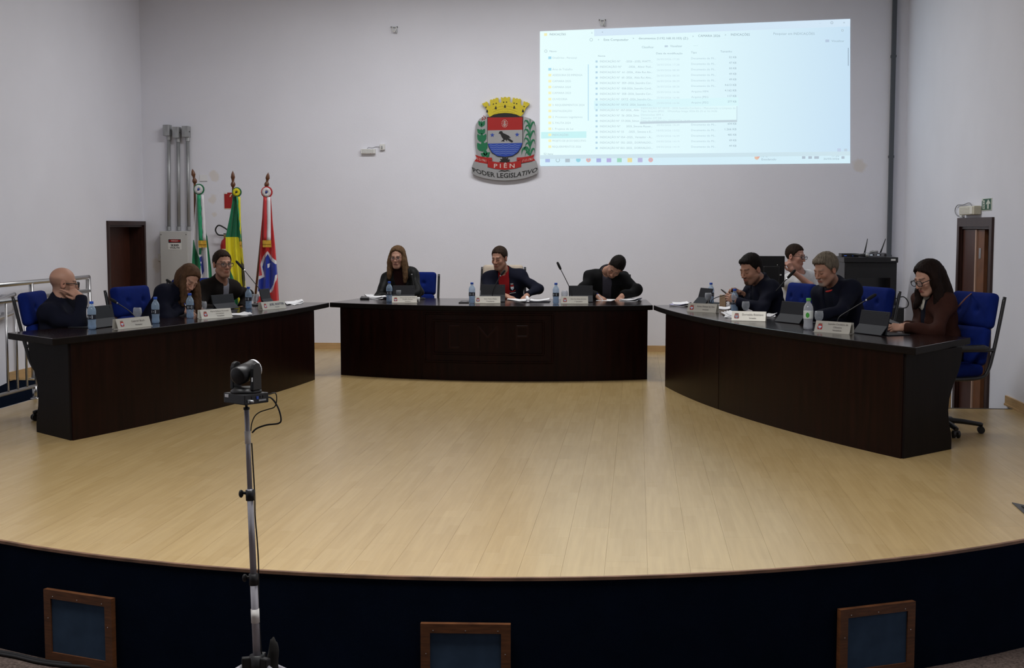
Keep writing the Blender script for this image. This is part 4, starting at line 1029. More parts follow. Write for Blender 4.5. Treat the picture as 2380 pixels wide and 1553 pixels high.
# ================================================================== FLAGS
M_pole = mk('varnished_pole', (.12, .042, .016), rough=.35, var=.2, vscale=20); M_gold = mk('gold_fringe', (.55, .33, .03), rough=.6, var=.25, vscale=80, stretch=(1, 1, .2))
M_cloth = mk_attr('satin_flag_cloth', rough=.42, spec=.35, sheen=.2)
CW, CGR, CYE, CBL, CRE, CNV = (.72, .72, .76), (.005, .16, .065), (.78, .70, .02), (.015, .035, .33), (.55, .022, .025), (.006, .008, .03)
FY = 15.35
def Zf(zx, zy, Y=FY): return at_Y(220 + zx / 3.106, 260 + zy / 3.106, Y)
def inpoly(x, y, poly):
    c = False; n = len(poly); j = n - 1
    for i in range(n):
        (xi, yi), (xj, yj) = poly[i], poly[j]
        if (yi > y) != (yj > y) and x < (xj - xi) * (y - yi) / (yj - yi) + xi: c = not c
        j = i
    return c
def flag(label, base, tip, ball, left, right, regions, default, folds, ribbon, ros, rcol, seed):
    """left / right: outline of the hanging cloth (picture zoom points), regions: colour patches in the same points"""
    foot = Zf(*base); foot = np.array([foot[0], FY, 0.0]); tp = Zf(*tip)
    t = thing('flag', label, 'flag', foot)
    bl = Zf(*ball)
    top = np.array([bl[0], FY, bl[2]])
    bot = np.array([foot[0], FY - .02, .04])
    MB(foot).lathe([(.17, 0), (.17, .02), (.12, .035), (.03, .06), (.025, .12)], 20, None, foot).build('stand_base', M_pole, t, smooth=True)
    MB(foot).tube([bot, top], .014, 12).build('pole', M_pole, t, smooth=True)
    ax = nrm(tp - bl); ln = np.linalg.norm(tp - bl); sd = nrm(np.cross(ax, (0, 1, 0))); Mf = frm(top, sd, np.cross(ax, sd), ax)
    MB(foot).lathe([(.0, -.035), (.022, -.025), (.03, 0), (.024, .02), (.014, .035), (.018, .06), (.024, .12 * ln / .25), (.026, .13 * ln / .25), (.018, .19 * ln / .25), (.0, ln)], 14, Mf).build('finial', M_pole, t, smooth=True)
    # cloth
    zl = np.array(left, float); zr = np.array(right, float); y0 = max(zl[0, 1], zr[0, 1]); y1 = min(zl[-1, 1], zr[-1, 1])
    nu, nv = 150, 240; vs = []; cols = []; fcs = []
    r = random.Random(seed); ph = r.random() * 6
    for j in range(nv + 1):
        f = j / nv; zy = y0 + (y1 - y0) * f
        xl = np.interp(zy, zl[:, 1], zl[:, 0]); xr = np.interp(zy, zr[:, 1], zr[:, 0])
        for i in range(nu + 1):
            u = i / nu; zx = xl + (xr - xl) * u
            dep = .03 + (.008 + .030 * f) * (1 + math.sin(2 * math.pi * folds * u + ph + .6 * f)) + .006 * math.sin(2 * math.pi * 2.3 * folds * u + 3 * f) - .05 * (1 - (2 * u - 1) ** 2) * .3
            vs.append(Zf(zx, zy, FY - .02 - dep) - foot)
    for j in range(nv):
        for i in range(nu): a = j * (nu + 1) + i; fcs.append((a, a + nu + 1, a + nu + 2, a + 1))
    cc = []
    for j in range(nv):
        f = (j + .5) / nv; zy = y0 + (y1 - y0) * f
        xl = np.interp(zy, zl[:, 1], zl[:, 0]); xr = np.interp(zy, zr[:, 1], zr[:, 0])
        for i in range(nu):
            zx = xl + (xr - xl) * (i + .5) / nu; c = default
            for col, poly in regions:
                if inpoly(zx, zy, poly): c = col
            cc.append(c)
    me = bpy.data.meshes.new('flag_cloth'); me.from_pydata([tuple(v) for v in vs], [], fcs); me.update()
    at = me.color_attributes.new('Col', 'FLOAT_COLOR', 'CORNER')
    at.data.foreach_set('color', np.repeat(np.concatenate([np.array(cc), np.ones((len(cc), 1))], 1), 4, axis=0).astype(np.float32).ravel())
    o = link_mesh('cloth', me, M_cloth, t, smooth=True)
    md = o.modifiers.new('thick', 'SOLIDIFY'); md.thickness = .003; md.offset = 0
    # two-tone ribbon with gold fringe
    for (name, col, p) in ribbon:
        m = mk('ribbon_' + name, col, rough=.4, sheen=.2); mb = MB(foot); k = 10; vs = []
        (ax0, ay0), (bx0, by0), (bx1, by1), (ax1, ay1) = p
        for j in range(k + 1):
            f = j / k; lx, ly = ax0 + (ax1 - ax0) * f, ay0 + (ay1 - ay0) * f; rx, ry = bx0 + (bx1 - bx0) * f, by0 + (by1 - by0) * f
            bow = .095 + .03 * f + .006 * math.sin(f * 9 + lx)
            vs += [Zf(lx, ly, FY - bow), Zf((lx + rx) / 2, (ly + ry) / 2, FY - bow - .008), Zf(rx, ry, FY - bow)]
        fs = []
        for j in range(k): fs += [(3 * j, 3 * j + 3, 3 * j + 4, 3 * j + 1), (3 * j + 1, 3 * j + 4, 3 * j + 5, 3 * j + 2)]
        mb.add(vs, fs); oo = mb.build('ribbon', m, t, smooth=True); md = oo.modifiers.new('thick', 'SOLIDIFY'); md.thickness = .003
    xs = [q for (_, _, p) in ribbon for q in (p[2][0], p[3][0])]; fy = max(p[2][1] for (_, _, p) in ribbon); xa, xb = min(xs) - 3, max(xs) + 3
    a, b = Zf(xa, fy - 2, FY - .135), Zf(xb, fy + 52, FY - .135); n = 16
    for row in range(2):
        mb = MB(foot); h = (a[2] - b[2]) / 2
        for k in range(n):
            x = a[0] + (b[0] - a[0]) * (k + .5) / n; mb.tube([(x, a[1] - .004 + row * .004, a[2] - row * h * .85), (x + .001, a[1] - .007 + row * .004, a[2] - row * h * .85 - h)], (b[0] - a[0]) / n * .62, 6)
        mb.build('fringe', M_gold, t)
    # pleated rosette
    rc = Zf(ros[0], ros[1], FY - .09); R = ros[2] / 3.106 * .00512
    Mr = frm(rc, (1, 0, 0), (0, 0, 1), (0, -1, 0))
    m1 = mk('rosette_' + str(rcol[0]), rcol[0], rough=.6); m2 = mk('rosette_' + str(rcol[1]), rcol[1], rough=.6); m3 = mk('rosette_' + str(rcol[2]), rcol[2], rough=.5)
    ru = [((R * (1.0 + .045 * math.sin(k * 2 * math.pi * 22 / 132))) * math.cos(2 * math.pi * k / 132), (R * (1.0 + .045 * math.sin(k * 2 * math.pi * 22 / 132))) * math.sin(2 * math.pi * k / 132)) for k in range(132)]
    MB(foot).prism(ru, -.02, -.004, Mr).build('ruffle', m1, t)
    mb = MB(foot)
    for k in range(20):
        a = 2 * math.pi * k / 20; ca, sa = math.cos(a), math.sin(a)
        mb.tube([Mr[:3, :3] @ np.array((ca * R * .12, sa * R * .12, .0)) + rc, Mr[:3, :3] @ np.array((ca * R * .45, sa * R * .45, .006)) + rc, Mr[:3, :3] @ np.array((ca * R * .80, sa * R * .80, .002)) + rc], [.002, R * .085, R * .10], 8)
    mb.build('petals', m2, t, smooth=True)
    MB(foot).ball(rc + (0, -.012, 0), (R * .2, .01, R * .2), 12).build('button', m3, t, smooth=True)
    return t
flag('green and white flag with white and green rosette, nearest the power box', (735, 1500), (705, 410), (722, 500), [(735, 600), (722, 760), (712, 930), (703, 1070), (700, 1250)], [(782, 600), (800, 800), (822, 980), (842, 1130), (850, 1250)],
     [(CGR, [(700, 925), (716, 925), (728, 985), (765, 1075), (765, 1300), (690, 1300)]), (CGR, [(800, 870), (860, 1000), (870, 1300), (828, 1300), (812, 1000)]), (CGR, [(752, 985), (772, 985), (770, 1030), (752, 1030)]), (CBL, [(757, 1050), (775, 1040), (790, 1150), (775, 1180)]), (CW, [(763, 1085), (768, 1080), (771, 1092), (766, 1098)])],
     CW, 2.6, [('green', (.01, .30, .13), [(736, 600), (765, 600), (781, 932), (752, 932)]), ('white', CW, [(764, 600), (788, 600), (806, 932), (780, 932)])], (751, 560, 40), ((.008, .15, .06), (.74, .74, .76), (.02, .05, .3)), 1)
flag('green and yellow flag with yellow rosette, middle one of the three flags', (1010, 1500), (997, 424), (999, 525), [(1000, 612), (975, 760), (945, 905), (947, 1010), (975, 1180), (985, 1400)], [(1048, 612), (1055, 800), (1066, 980), (1085, 1200), (1094, 1400)],
     [(CYE, [(930, 903), (1040, 906), (1048, 960), (1075, 990), (1110, 1100), (1110, 1420), (1045, 1420), (1012, 1230), (975, 1130), (945, 1000)]), (CYE, [(935, 903), (950, 903), (955, 1010), (945, 1010)]), (CNV, [(1056, 1040), (1064, 1085), (1084, 1110), (1086, 1255), (1072, 1280), (1062, 1200)])],
     (.006, .17, .075), 2.2, [('green', (.006, .16, .07), [(1022, 610), (1034, 612), (1060, 938), (1052, 938)]), ('yellow', (.72, .66, .02), [(1032, 612), (1052, 614), (1058, 938), (1050, 938)])], (1024, 580, 35), ((.008, .12, .05), (.78, .70, .02), (.012, .012, .02)), 2)
flag('red flag with blue and white emblem and white rosette, nearest the head desk', (1120, 1560), (1254, 436), (1242, 525), [(1218, 615), (1208, 800), (1197, 960), (1186, 1180), (1174, 1380)], [(1272, 615), (1285, 800), (1302, 960), (1320, 1180), (1331, 1380)],
     [(CW, [(1247, 1005), (1285, 1055), (1316, 1080), (1316, 1195), (1300, 1270), (1255, 1330), (1170, 1345), (1172, 1190), (1208, 1180), (1196, 1100), (1215, 1045)]),
      (CBL, [(1249, 1025), (1275, 1075), (1305, 1100), (1322, 1100), (1322, 1170), (1304, 1180), (1290, 1250), (1262, 1295), (1250, 1290), (1170, 1335), (1176, 1215), (1228, 1190), (1210, 1120), (1228, 1060)]),
      (CRE, [(1300, 1240), (1340, 1150), (1340, 1300), (1285, 1300)]), (CRE, [(1285, 1300), (1340, 1300), (1340, 1400), (1280, 1400)]), (CRE, [(1160, 1342), (1255, 1310), (1285, 1300), (1285, 1400), (1160, 1400)]), (CW, [(1172, 1300), (1248, 1275), (1250, 1300), (1172, 1342)]),
      (CW, [(1246, 1100), (1268, 1092), (1262, 1120), (1248, 1130)])],
     CRE, 2.3, [('red', (.50, .02, .025), [(1217, 615), (1244, 615), (1243, 930), (1216, 930)]), ('white', CW, [(1243, 615), (1270, 615), (1272, 930), (1242, 930)])], (1241, 580, 42), ((.45, .015, .02), (.74, .72, .74), (.02, .04, .25)), 3)

# ================================================================== RAILINGS ON THE LEFT
def railing_near():
    X = WLX - .0; Y0, Y1 = 9.0, 11.26; L = np.array([X, Y1, 0.0])
    t = thing('guard_railing', 'silver guard railing with thin upright bars at the left stage edge', 'railing', L)
    zt = .915
    MB(L).tube([(X, Y0, zt), (X, Y1 - .05, zt), (X, Y1, zt - .02)], .021, 12).build('top_rail', M_steel, t, smooth=True)
    MB(L).tube([(X, Y0, .115), (X, Y1 + .12, .115)], .016, 10).build('bottom_rail', M_steel, t, smooth=True)
    for yy in (11.2, 9.7): MB(L).tube([(X, yy, .0), (X, yy, .115)], .021, 10).lathe([(.04, .0), (.04, .006), (.022, .01)], 14, None, (X, yy, 0)).build('foot_post', M_steel, t, smooth=True)
    ys = [at_X(x, 800, X)[1] for x in (15.8, 38, 58.5, 81)]; st = (ys[-1] - ys[0]) / 3
    y = ys[-1]
    while y > Y0:
        MB(L).tube([(X, y, .115), (X, y, zt)], .0115, 8).build('upright_bar', M_steel, t, smooth=True); y -= st
railing_near()
def railing_far():
    a, b = at_Y(206, 644, 14.1), None; X = a[0]; z = a[2]; L = np.array([X, 14.1, 0.0])
    t = thing('hand_railing', 'silver double handrail with corner post behind the bald man', 'railing', L)
    MB(L).tube([(X, 10.4, z), (X, 14.04, z), (X, 14.1, z)], .024, 12).build('top_rail', M_steel, t, smooth=True)
    MB(L).tube([(X, 10.4, z - .155), (X, 14.1, z - .155)], .024, 12).build('mid_rail', M_steel, t, smooth=True)
    for yy in (14.1, 12.7): MB(L).tube([(X, yy, 0.0), (X, yy, z)], .024, 12).lathe([(.05, 0), (.05, .008), (.025, .012)], 14, None, (X, yy, 0)).build('post', M_steel, t, smooth=True)
    MB(L).tube([(X + .0, 14.04, z), (X, 14.04, z - .155)], .012, 8).build('brace', M_steel, t)
railing_far()
for (px, py, lab) in ((18, 690, 'upper silver wall handrail with curved end beside the ramp'), (20, 731, 'lower silver wall handrail with curved end beside the ramp')):
    e = at_X(px, py, XL + .08); t = thing('wall_handrail', lab, 'handrail', (XL, e[1], e[2])); L = np.array([XL, e[1], e[2]])
    dz = -.55 / 4.4
    pts = [(XL + .08, e[1] - 2.6, e[2] + 2.6 * dz), (XL + .08, e[1] - .06, e[2] + .06 * dz), (XL + .075, e[1] - .01, e[2]), (XL + .04, e[1] + .02, e[2]), (XL + .0, e[1] + .025, e[2])]
    MB(L).tube(bez(pts, 6), .022, 12).build('rail', M_steel, t, smooth=True)
    MB(L).tube([(XL, e[1] - 1.0, e[2] + dz - .06), (XL + .08, e[1] - 1.0, e[2] + dz - .01)], .01, 8).build('wall_bracket', M_steel, t)

# ================================================================== RACK, RECEIVERS, MONITOR (back right)
RY = 14.95
ra, rb = at_Y(1962, 598, RY), at_Y(2088, 598, RY); rw = rb[0] - ra[0]; rh = ra[2]
M_rack = mk('black_rack_steel', (.012, .012, .014), rough=.4); M_rackg = mk('smoked_rack_glass', (.006, .006, .007), rough=.08)
rk = thing('rack_cabinet', 'tall black equipment rack cabinet in the back right corner', 'cabinet', ((ra[0] + rb[0]) / 2, RY + .35, 0))
MB().box((0, 0, (rh - .06) / 2), (rw - .02, .66, rh - .06), ch=.004).build('body', M_rack, rk); MB().box((0, 0, rh - .03), (rw, .70, .06), ch=.006).build('lid', M_rack, rk)
dr = MB().box((0, -.338, rh * .47), (rw - .05, .016, rh * .86), ch=.003).build('door', M_rack, rk); MB().box((.03, -.348, rh * .5), (rw * .62, .004, rh * .62)).build('door_glass', M_rackg, dr)
MB().box((rw / 2 - .055, -.353, rh - .028), (.05, .006, .02)).build('badge', M_white_pl, rk)
def top_box(name, label, cat, px0, px1, ybot, dep, h, Yc):
    a, b = at_Y(px0, ybot, Yc), at_Y(px1, ybot, Yc); t = thing(name, label, cat, ((a[0] + b[0]) / 2, Yc + dep / 2, rh)); return t, b[0] - a[0]
t, w = top_box('wireless_receiver', 'silver microphone receiver with two antennas and lit displays on the rack', 'receiver', 2013, 2061, 590, .2, .05, RY + .12)
M_recv = mk('receiver_silver', (.20, .20, .22), rough=.4, metal=.4)
MB().box((0, 0, .024), (w, .2, .045), ch=.003).build('case', M_recv, t)
M_lcd = mk('receiver_display', (.02, .02, .03), rough=.3, emit=(.75, .85, 1.0), estr=.9)
for x in (-.052, .025): MB().box((x, -.1005, .026), (.052, .003, .02)).build('display_window', M_black, t); MB().box((x - .004, -.1025, .024), (.028, .002, .007)).build('readout', M_lcd, t)
for x in (-.098, .098): MB().tube([(x, -.1, .024), (x, -.115, .024)], .013, 14).build('knob', M_black, t)
for x, dx in ((-w / 2 + .012, .03), (w / 2 - .04, .055)): MB().tube([(x, .07, .045), (x + dx * .3, .07, .09), (x + dx, .07, .205)], [.009, .008, .004], 8).build('antenna', M_black, t, smooth=True)
cl = thing('crumpled_wrap', 'small crumpled grey plastic wrap on top of the silver receiver', 'wrap', (t.location.x - .01, t.location.y, rh + .0465))
v, q_ = snet(lambda P: ell(P, (0, 0, .012), (.05, .035, .014)) + .006 * np.sin(P[:, 0] * 130) * np.cos(P[:, 1] * 150), (-.07, -.06, -.005), (.07, .06, .045), .006); link_mesh('sheet', np_mesh('sheet', v, q_), mk('grey_wrap', (.3, .3, .3), rough=.4), cl, smooth=True)
t, w = top_box('receiver_box', 'flat black receiver with blue lights on the left of the rack top', 'receiver', 1956, 1996, 590, .22, .04, RY + .14)
MB().box((0, 0, .020), (w, .22, .038), ch=.003).build('case', M_black, t)
M_bled = mk('blue_led', (.0, .02, .1), emit=(.08, .2, .9), estr=.6)
for x in (-.06, -.045, .03): MB().box((x, -.1115, .014), (.012, .003, .005)).build('blue_light', M_bled, t)
t = thing('handheld_microphone', 'black handheld microphone lying on the rack beside the silver receiver', 'microphone', at_Y(2002, 589, RY + .05) * (1, 1, 0) + (0, 0, rh))
MB().tube([(-.10, .05, .030), (-.02, .01, .022), (.04, -.025, .021)], [.013, .016, .019], 12).build('handle', M_black, t, smooth=True); MB().ball((.062, -.038, .026), .025, 12).build('grille', M_galv, t, smooth=True)
# monitor of the technician, seen from behind
MY = 13.75
a, b = at_Y(1762, 595, MY), at_Y(1823, 668, MY); mw, mh = b[0] - a[0], a[2] - b[2]
mo = thing('computer_monitor', 'black computer monitor seen from behind next to the man in white', 'monitor', ((a[0] + b[0]) / 2, MY, .745))
zc = (a[2] + b[2]) / 2 - .745
M_mon = mk('monitor_black', (.010, .010, .011), rough=.3)
MB().box((0, .01, zc), (mw, .03, mh), ch=.006).build('screen_body', M_mon, mo); MB().box((0, -.015, zc - .03), (mw * .62, .03, mh * .55), ch=.01).build('rear_cover', M_mon, mo)
MB().box((0, -.0, (zc - mh * .3) / 2), (.06, .03, zc - mh * .3)).build('stand_neck', M_black, mo); MB().box((0, .02, .008), (.26, .19, .016), ch=.006).build('stand_foot', M_black, mo)
MB().box((mw * .3, -.016, zc - mh * .10), (.045, .004, .014)).build('port_sticker', M_white_pl, mo); MB().ball((.06, -.0165, zc + .07), .004, 6).build('power_dot', M_white_pl, mo)
td = thing('technician_desk', 'small dark desk carrying the computer monitor behind the right council desk', 'desk', ((a[0] + b[0]) / 2 + .15, MY + .1, 0))
MB().box((0, 0, .73), (1.1, .55, .03), ch=.004).build('desktop', M_deskend, td)
for sx in (-1, 1): MB().box((sx * .52, 0, .3575), (.03, .5, .715)).build('side_panel', M_deskend, td)
# low black cabinet with printer-like top near the corner
q = at_Y(2105, 738, 13.0)
lc = thing('low_black_cabinet', 'low black side cabinet with cables below the rack on the right', 'cabinet', (q[0] + .02, 14.45, 0)); hh = q[2] + .02
MB().box((0, 0, hh / 2), (.42, .45, hh), ch=.006).build('body', M_rack, lc); MB().box((-.08, .02, hh + .02), (.16, .2, .04), ch=.006).build('switch_box', M_black, lc)
MB().box((.0, -.228, hh * .5), (.38, .008, hh * .8)).build('door', M_rack, lc)
pts = bez([at_Y(2083, 694, 14.7), at_Y(2100, 690, 14.75), at_Y(2111, 703, 14.78), at_Y(2106, 715, 14.78), at_Y(2083, 716, 14.75)], 8)
L = pts[0]
MB(np.array(rk.location)).tube(pts, .006, 6).build('cable', M_black, rk, smooth=True)

# ================================================================== CAMERA ON A STAND (foreground left)
PY = 4.9
M_alu = mk('grey_aluminium_tube', (.42, .41, .45), rough=.38, metal=.3); M_tape = mk('white_cloth_tape', (.85, .83, .80), rough=.8, var=.05)
M_ptz = mk('camera_black', (.010, .010, .011), rough=.42)
ptop = at_Y(573, 950, PY); pbot = at_Y(597.5, 1535, PY + .0); foot = np.array([pbot[0] + .012, PY, ZH])
st = thing('camera_stand', 'silver telescopic tripod stand with white tape in front of the stage', 'stand', foot)
def along(f): return ptop + (pbot - ptop) * f
yf = lambda y: (y - 950) / (1535 - 950)
MB(foot).tube([along(0), along(yf(1140))], .0098, 14).build('upper_tube', M_alu, st, smooth=True)
MB(foot).tube([along(yf(1135)), along(yf(1340))], .0125, 14).build('middle_tube', M_alu, st, smooth=True)
MB(foot).tube([along(yf(1335)), along(yf(1545))], .0150, 14).build('lower_tube', M_alu, st, smooth=True)
for (y0, y1, r, nm) in ((1137, 1161, .0175, 'clamp_collar'), (1332, 1358, .0185, 'clamp_collar')):
    c = MB(foot).tube([along(yf(y0)), along(yf(y1))], r, 14).build(nm, M_black, st, smooth=True)
    m_ = along(yf((y0 + y1) / 2 - 4))
    MB(foot).tube([m_ + (-.012, 0, 0), m_ + (-.030, 0, .002)], .006, 8).ball(m_ + (-.036, 0, -.002), (.010, .012, .016), 10).build('clamp_knob', M_black, c, smooth=True)
for (y0, y1, r) in ((1001, 1030, .0120), (1414, 1446, .0168)): MB(foot).tube([along(yf(y0)), along(yf(y1))], r, 16).build('tape_wrap', M_tape, st, smooth=True)
MB(foot).tube([along(yf(936)), along(yf(950))], .0055, 10).tube([along(yf(947)), along(yf(952))], .0125, 14).build('mount_spigot', M_black, st, smooth=True)
hub = along(yf(1540))
MB(foot).tube([hub + (0, 0, .03), hub + (0, 0, -.06)], .030, 14).build('leg_hub', M_black, st, smooth=True)
for an in (200, 335, 82):
    a = math.radians(an); d = np.array([math.cos(a), math.sin(a), 0]); p0 = hub + d * .03 + (0, 0, .0); p1 = np.array([*(hub + d * .72)[:2], ZH + .02])
    lg = MB(foot).tube([p0, p1], .0115, 10).build('leg', M_alu, st, smooth=True)
    MB(foot).box((0, 0, 0), (.05, .028, .05), frm(hub + d * .035, d, (-d[1], d[0], 0), (0, 0, 1)), ch=.006).build('leg_bracket', M_black, lg)
    MB(foot).ball(p1 - (0, 0, .004), (.016, .016, .014), 10).build('rubber_foot', M_black, lg, smooth=True)
# motorised camera
cb_ = along(yf(936)); ang = math.radians(-34)
pz = thing('conference_camera', 'black motorised conference camera turned to the stage on the tripod stand', 'camera', cb_, ang)
BW, BD, BH = .128, .118, .040
MB().box((0, .0, BH / 2), (BW, BD, BH), ch=.004).build('base', M_ptz, pz)
MB().lathe([(.060, BH), (.060, BH + .008), (.050, BH + .015), (.046, BH + .02)], 28, None, (0, 0, 0)).build('turntable', M_ptz, pz, smooth=True)
yk = math.radians(10)
for s in (-1, 1):
    MB().prism([(-.026, 0), (.026, 0), (.024, .085), (.016, .102), (0, .108), (-.016, .102), (-.024, .085)], -.008, .008, frm((s * .050 * math.cos(yk), s * .050 * math.sin(yk), BH + .012), (-math.sin(yk), math.cos(yk), 0), (0, 0, 1), (math.cos(yk), math.sin(yk), 0))).build('yoke_arm', M_ptz, pz, bev=.003)
hd = nrm((math.sin(math.radians(12)) * 0 - math.sin(yk), math.cos(yk), .22)); hc = np.array([0, 0, BH + .078])
hs = MB().tube([hc - hd * .052, hc - hd * .048, hc + hd * .045], [.030, .036, .036], 28).build('camera_head', M_ptz, pz, smooth=True)
MB().tube([hc + hd * .0455, hc + hd * .054], .0368, 28).build('light_ring', mk('silver_ring', (.6, .6, .62), rough=.3), hs)
MB().tube([hc + hd * .054, hc + hd * .062], .030, 24).build('lens_barrel', M_black, hs)
MB().box((-BW * .34, -BD / 2 - .0008, BH * .72), (.022, .0016, .011)).build('asset_sticker', M_paper, pz)
MB().box((.0585, -.014, BH + .055), (.0016, .011, .016), None).build('label_sticker', M_paper, pz)
px_ = BW / 2
for (y, z, w, h, mt) in ((-.040, .014, .012, .012, M_galv), (-.024, .012, .012, .012, M_galv), (-.020, .026, .012, .010, M_black), (.002, .024, .011, .011, mk('blue_port', (.02, .06, .35), rough=.4)), (.020, .026, .010, .010, M_black), (.034, .026, .010, .010, M_black), (.026, .013, .036, .006, M_galv)):
    MB().box((px_ + .0012, y, z), (.0024, w, h)).build('port', mt, pz)
MB().tube([(px_, -.034, .014), (px_ + .018, -.034, .013)], .0055, 10).build('aerial_plug', M_galv, pz, smooth=True)
def P_px(x, y, dY=0.0): return at_Y(x, y, PY + dY)
for name, lab, pts, r in (('camera_cable', 'thick black cable hanging in a wide loop from the conference camera', [(606, 928), (628, 924), (645, 945), (653, 972), (648, 984), (620, 988), (597, 996), (586, 1006)], .0034),
                          ('camera_cable', 'thin black cable hanging from the back of the conference camera', [(625, 917), (640, 914), (643, 930), (638, 946), (622, 952), (604, 958), (592, 968), (585, 985), (583, 1002)], .0022)):
    p3 = bez([P_px(x, y, .02) for x, y in pts], 8); L = p3[0]; o = MB(L).tube(p3, r, 8).build(name, M_black, None, loc=L, smooth=True); tag(o, lab, 'cable')
p3 = bez([P_px(x, y, .012) for x, y in ((585, 1030), (588, 1080), (592, 1150), (593, 1200), (598, 1260), (601, 1320), (601, 1400), (604, 1470), (610, 1540))], 6); L = p3[0]
o = MB(L).tube(p3, .0028, 8).build('camera_cable', M_black, None, loc=L, smooth=True); tag(o, 'black cable running down the camera stand tube to the floor', 'cable')
q = at_z(620, 1556, -.25)
bg = thing('cable_bag', 'dark cloth bundle hanging at the foot of the camera stand', 'bag', (hub[0] + .055, PY + .03, ZH))
v, q_ = snet(lambda P: ell(P, (0, 0, .24), (.032, .03, .24)) + .006 * np.sin(P[:, 2] * 40) * np.sin(P[:, 0] * 60), (-.08, -.08, -.02), (.08, .08, .56), .012); link_mesh('bundle', np_mesh('bundle', v, q_), mk('black_cloth', (.012, .011, .010), rough=.95), bg, smooth=True)

# cables on the hall floor, floor box at the right stage edge
for lab, off in (('upper black cable lying on the carpet at the lower left', 0), ('lower black cable lying on the carpet at the lower left', 5)):
    p3 = bez([at_z(x, y + off, ZH + .011) for x, y in ((-160, 1492), (-60, 1506), (30, 1520), (90, 1534), (150, 1542), (230, 1548), (330, 1566), (450, 1590))], 8); L = np.array([p3[0][0], p3[0][1], ZH])
    o = MB(L).tube(p3, .009, 8).build('floor_cable', M_black, None, loc=L, smooth=True); tag(o, lab, 'cable')
a = at_z(2352, 1170, .0)
fb = thing('floor_box', 'dark open floor box at the right edge of the stage', 'floor box', (a[0], a[1], 0))
fpx = lambda *L: [tuple((at_z(x, y, .0) - a)[:2]) for x, y in L]
MB().prism(fpx((2352, 1170), (2381, 1196), (2440, 1248), (2470, 1190), (2385, 1177)), .0, .006).build('lid_plate', mk('grey_metal_plate', (.06, .06, .062), rough=.5), fb)
MB().prism(fpx((2374, 1181), (2395, 1196), (2440, 1225), (2455, 1192), (2390, 1180)), .006, .014).build('socket_block', M_black, fb)
# ================================================================== THINGS ON THE DESKS
def pet(name, col, alpha):
    m = bpy.data.materials.new(name); m.use_nodes = True; nt = m.node_tree; b = nt.nodes['Principled BSDF']; out = nt.nodes['Material Output']
    b.inputs['Base Color'].default_value = (*col, 1); b.inputs['Roughness'].default_value = .12; b.inputs['Specular IOR Level'].default_value = .7
    tr = nt.nodes.new('ShaderNodeBsdfTransparent'); tr.inputs[0].default_value = (*[min(1, .6 + .4 * c / max(col)) for c in col], 1); mx = nt.nodes.new('ShaderNodeMixShader')
    lw = nt.nodes.new('ShaderNodeLayerWeight'); lw.inputs['Blend'].default_value = .35
    mr = nt.nodes.new('ShaderNodeMapRange'); mr.inputs[3].default_value = alpha; mr.inputs[4].default_value = min(1, alpha + .45)
    nt.links.new(lw.outputs['Facing'], mr.inputs[0]); nt.links.new(mr.outputs[0], mx.inputs[0])
    nt.links.new(tr.outputs[0], mx.inputs[1]); nt.links.new(b.outputs[0], mx.inputs[2]); nt.links.new(mx.outputs[0], out.inputs[0])
    return m
M_pet = pet('blue_tinted_bottle', (.42, .56, .72), .32); M_petc = pet('clear_bottle', (.62, .64, .68), .36); M_glass = pet('drinking_glass', (.55, .57, .60), .16)
M_water = pet('water', (.36, .50, .66), .22)
M_capb = mk('blue_cap', (.01, .07, .45), rough=.4); M_capg = mk('green_cap', (.10, .42, .06), rough=.4); M_lbl = mk('dark_bottle_label', (.010, .012, .022), rough=.5)
M_prnt = mk('label_print', (.42, .46, .52), rough=.6); M_lblw = mk('pale_bottle_label', (.68, .72, .70), rough=.5); M_lblg = mk('label_green', (.06, .36, .05), rough=.5)
BOT = [(.0, .003), (.024, .0), (.031, .006), (.0325, .02), (.030, .05), (.0325, .075), (.0325, .118), (.0335, .14), (.031, .158), (.022, .176), (.0145, .186), (.0135, .197), (.0135, .205)]
_bme = {}
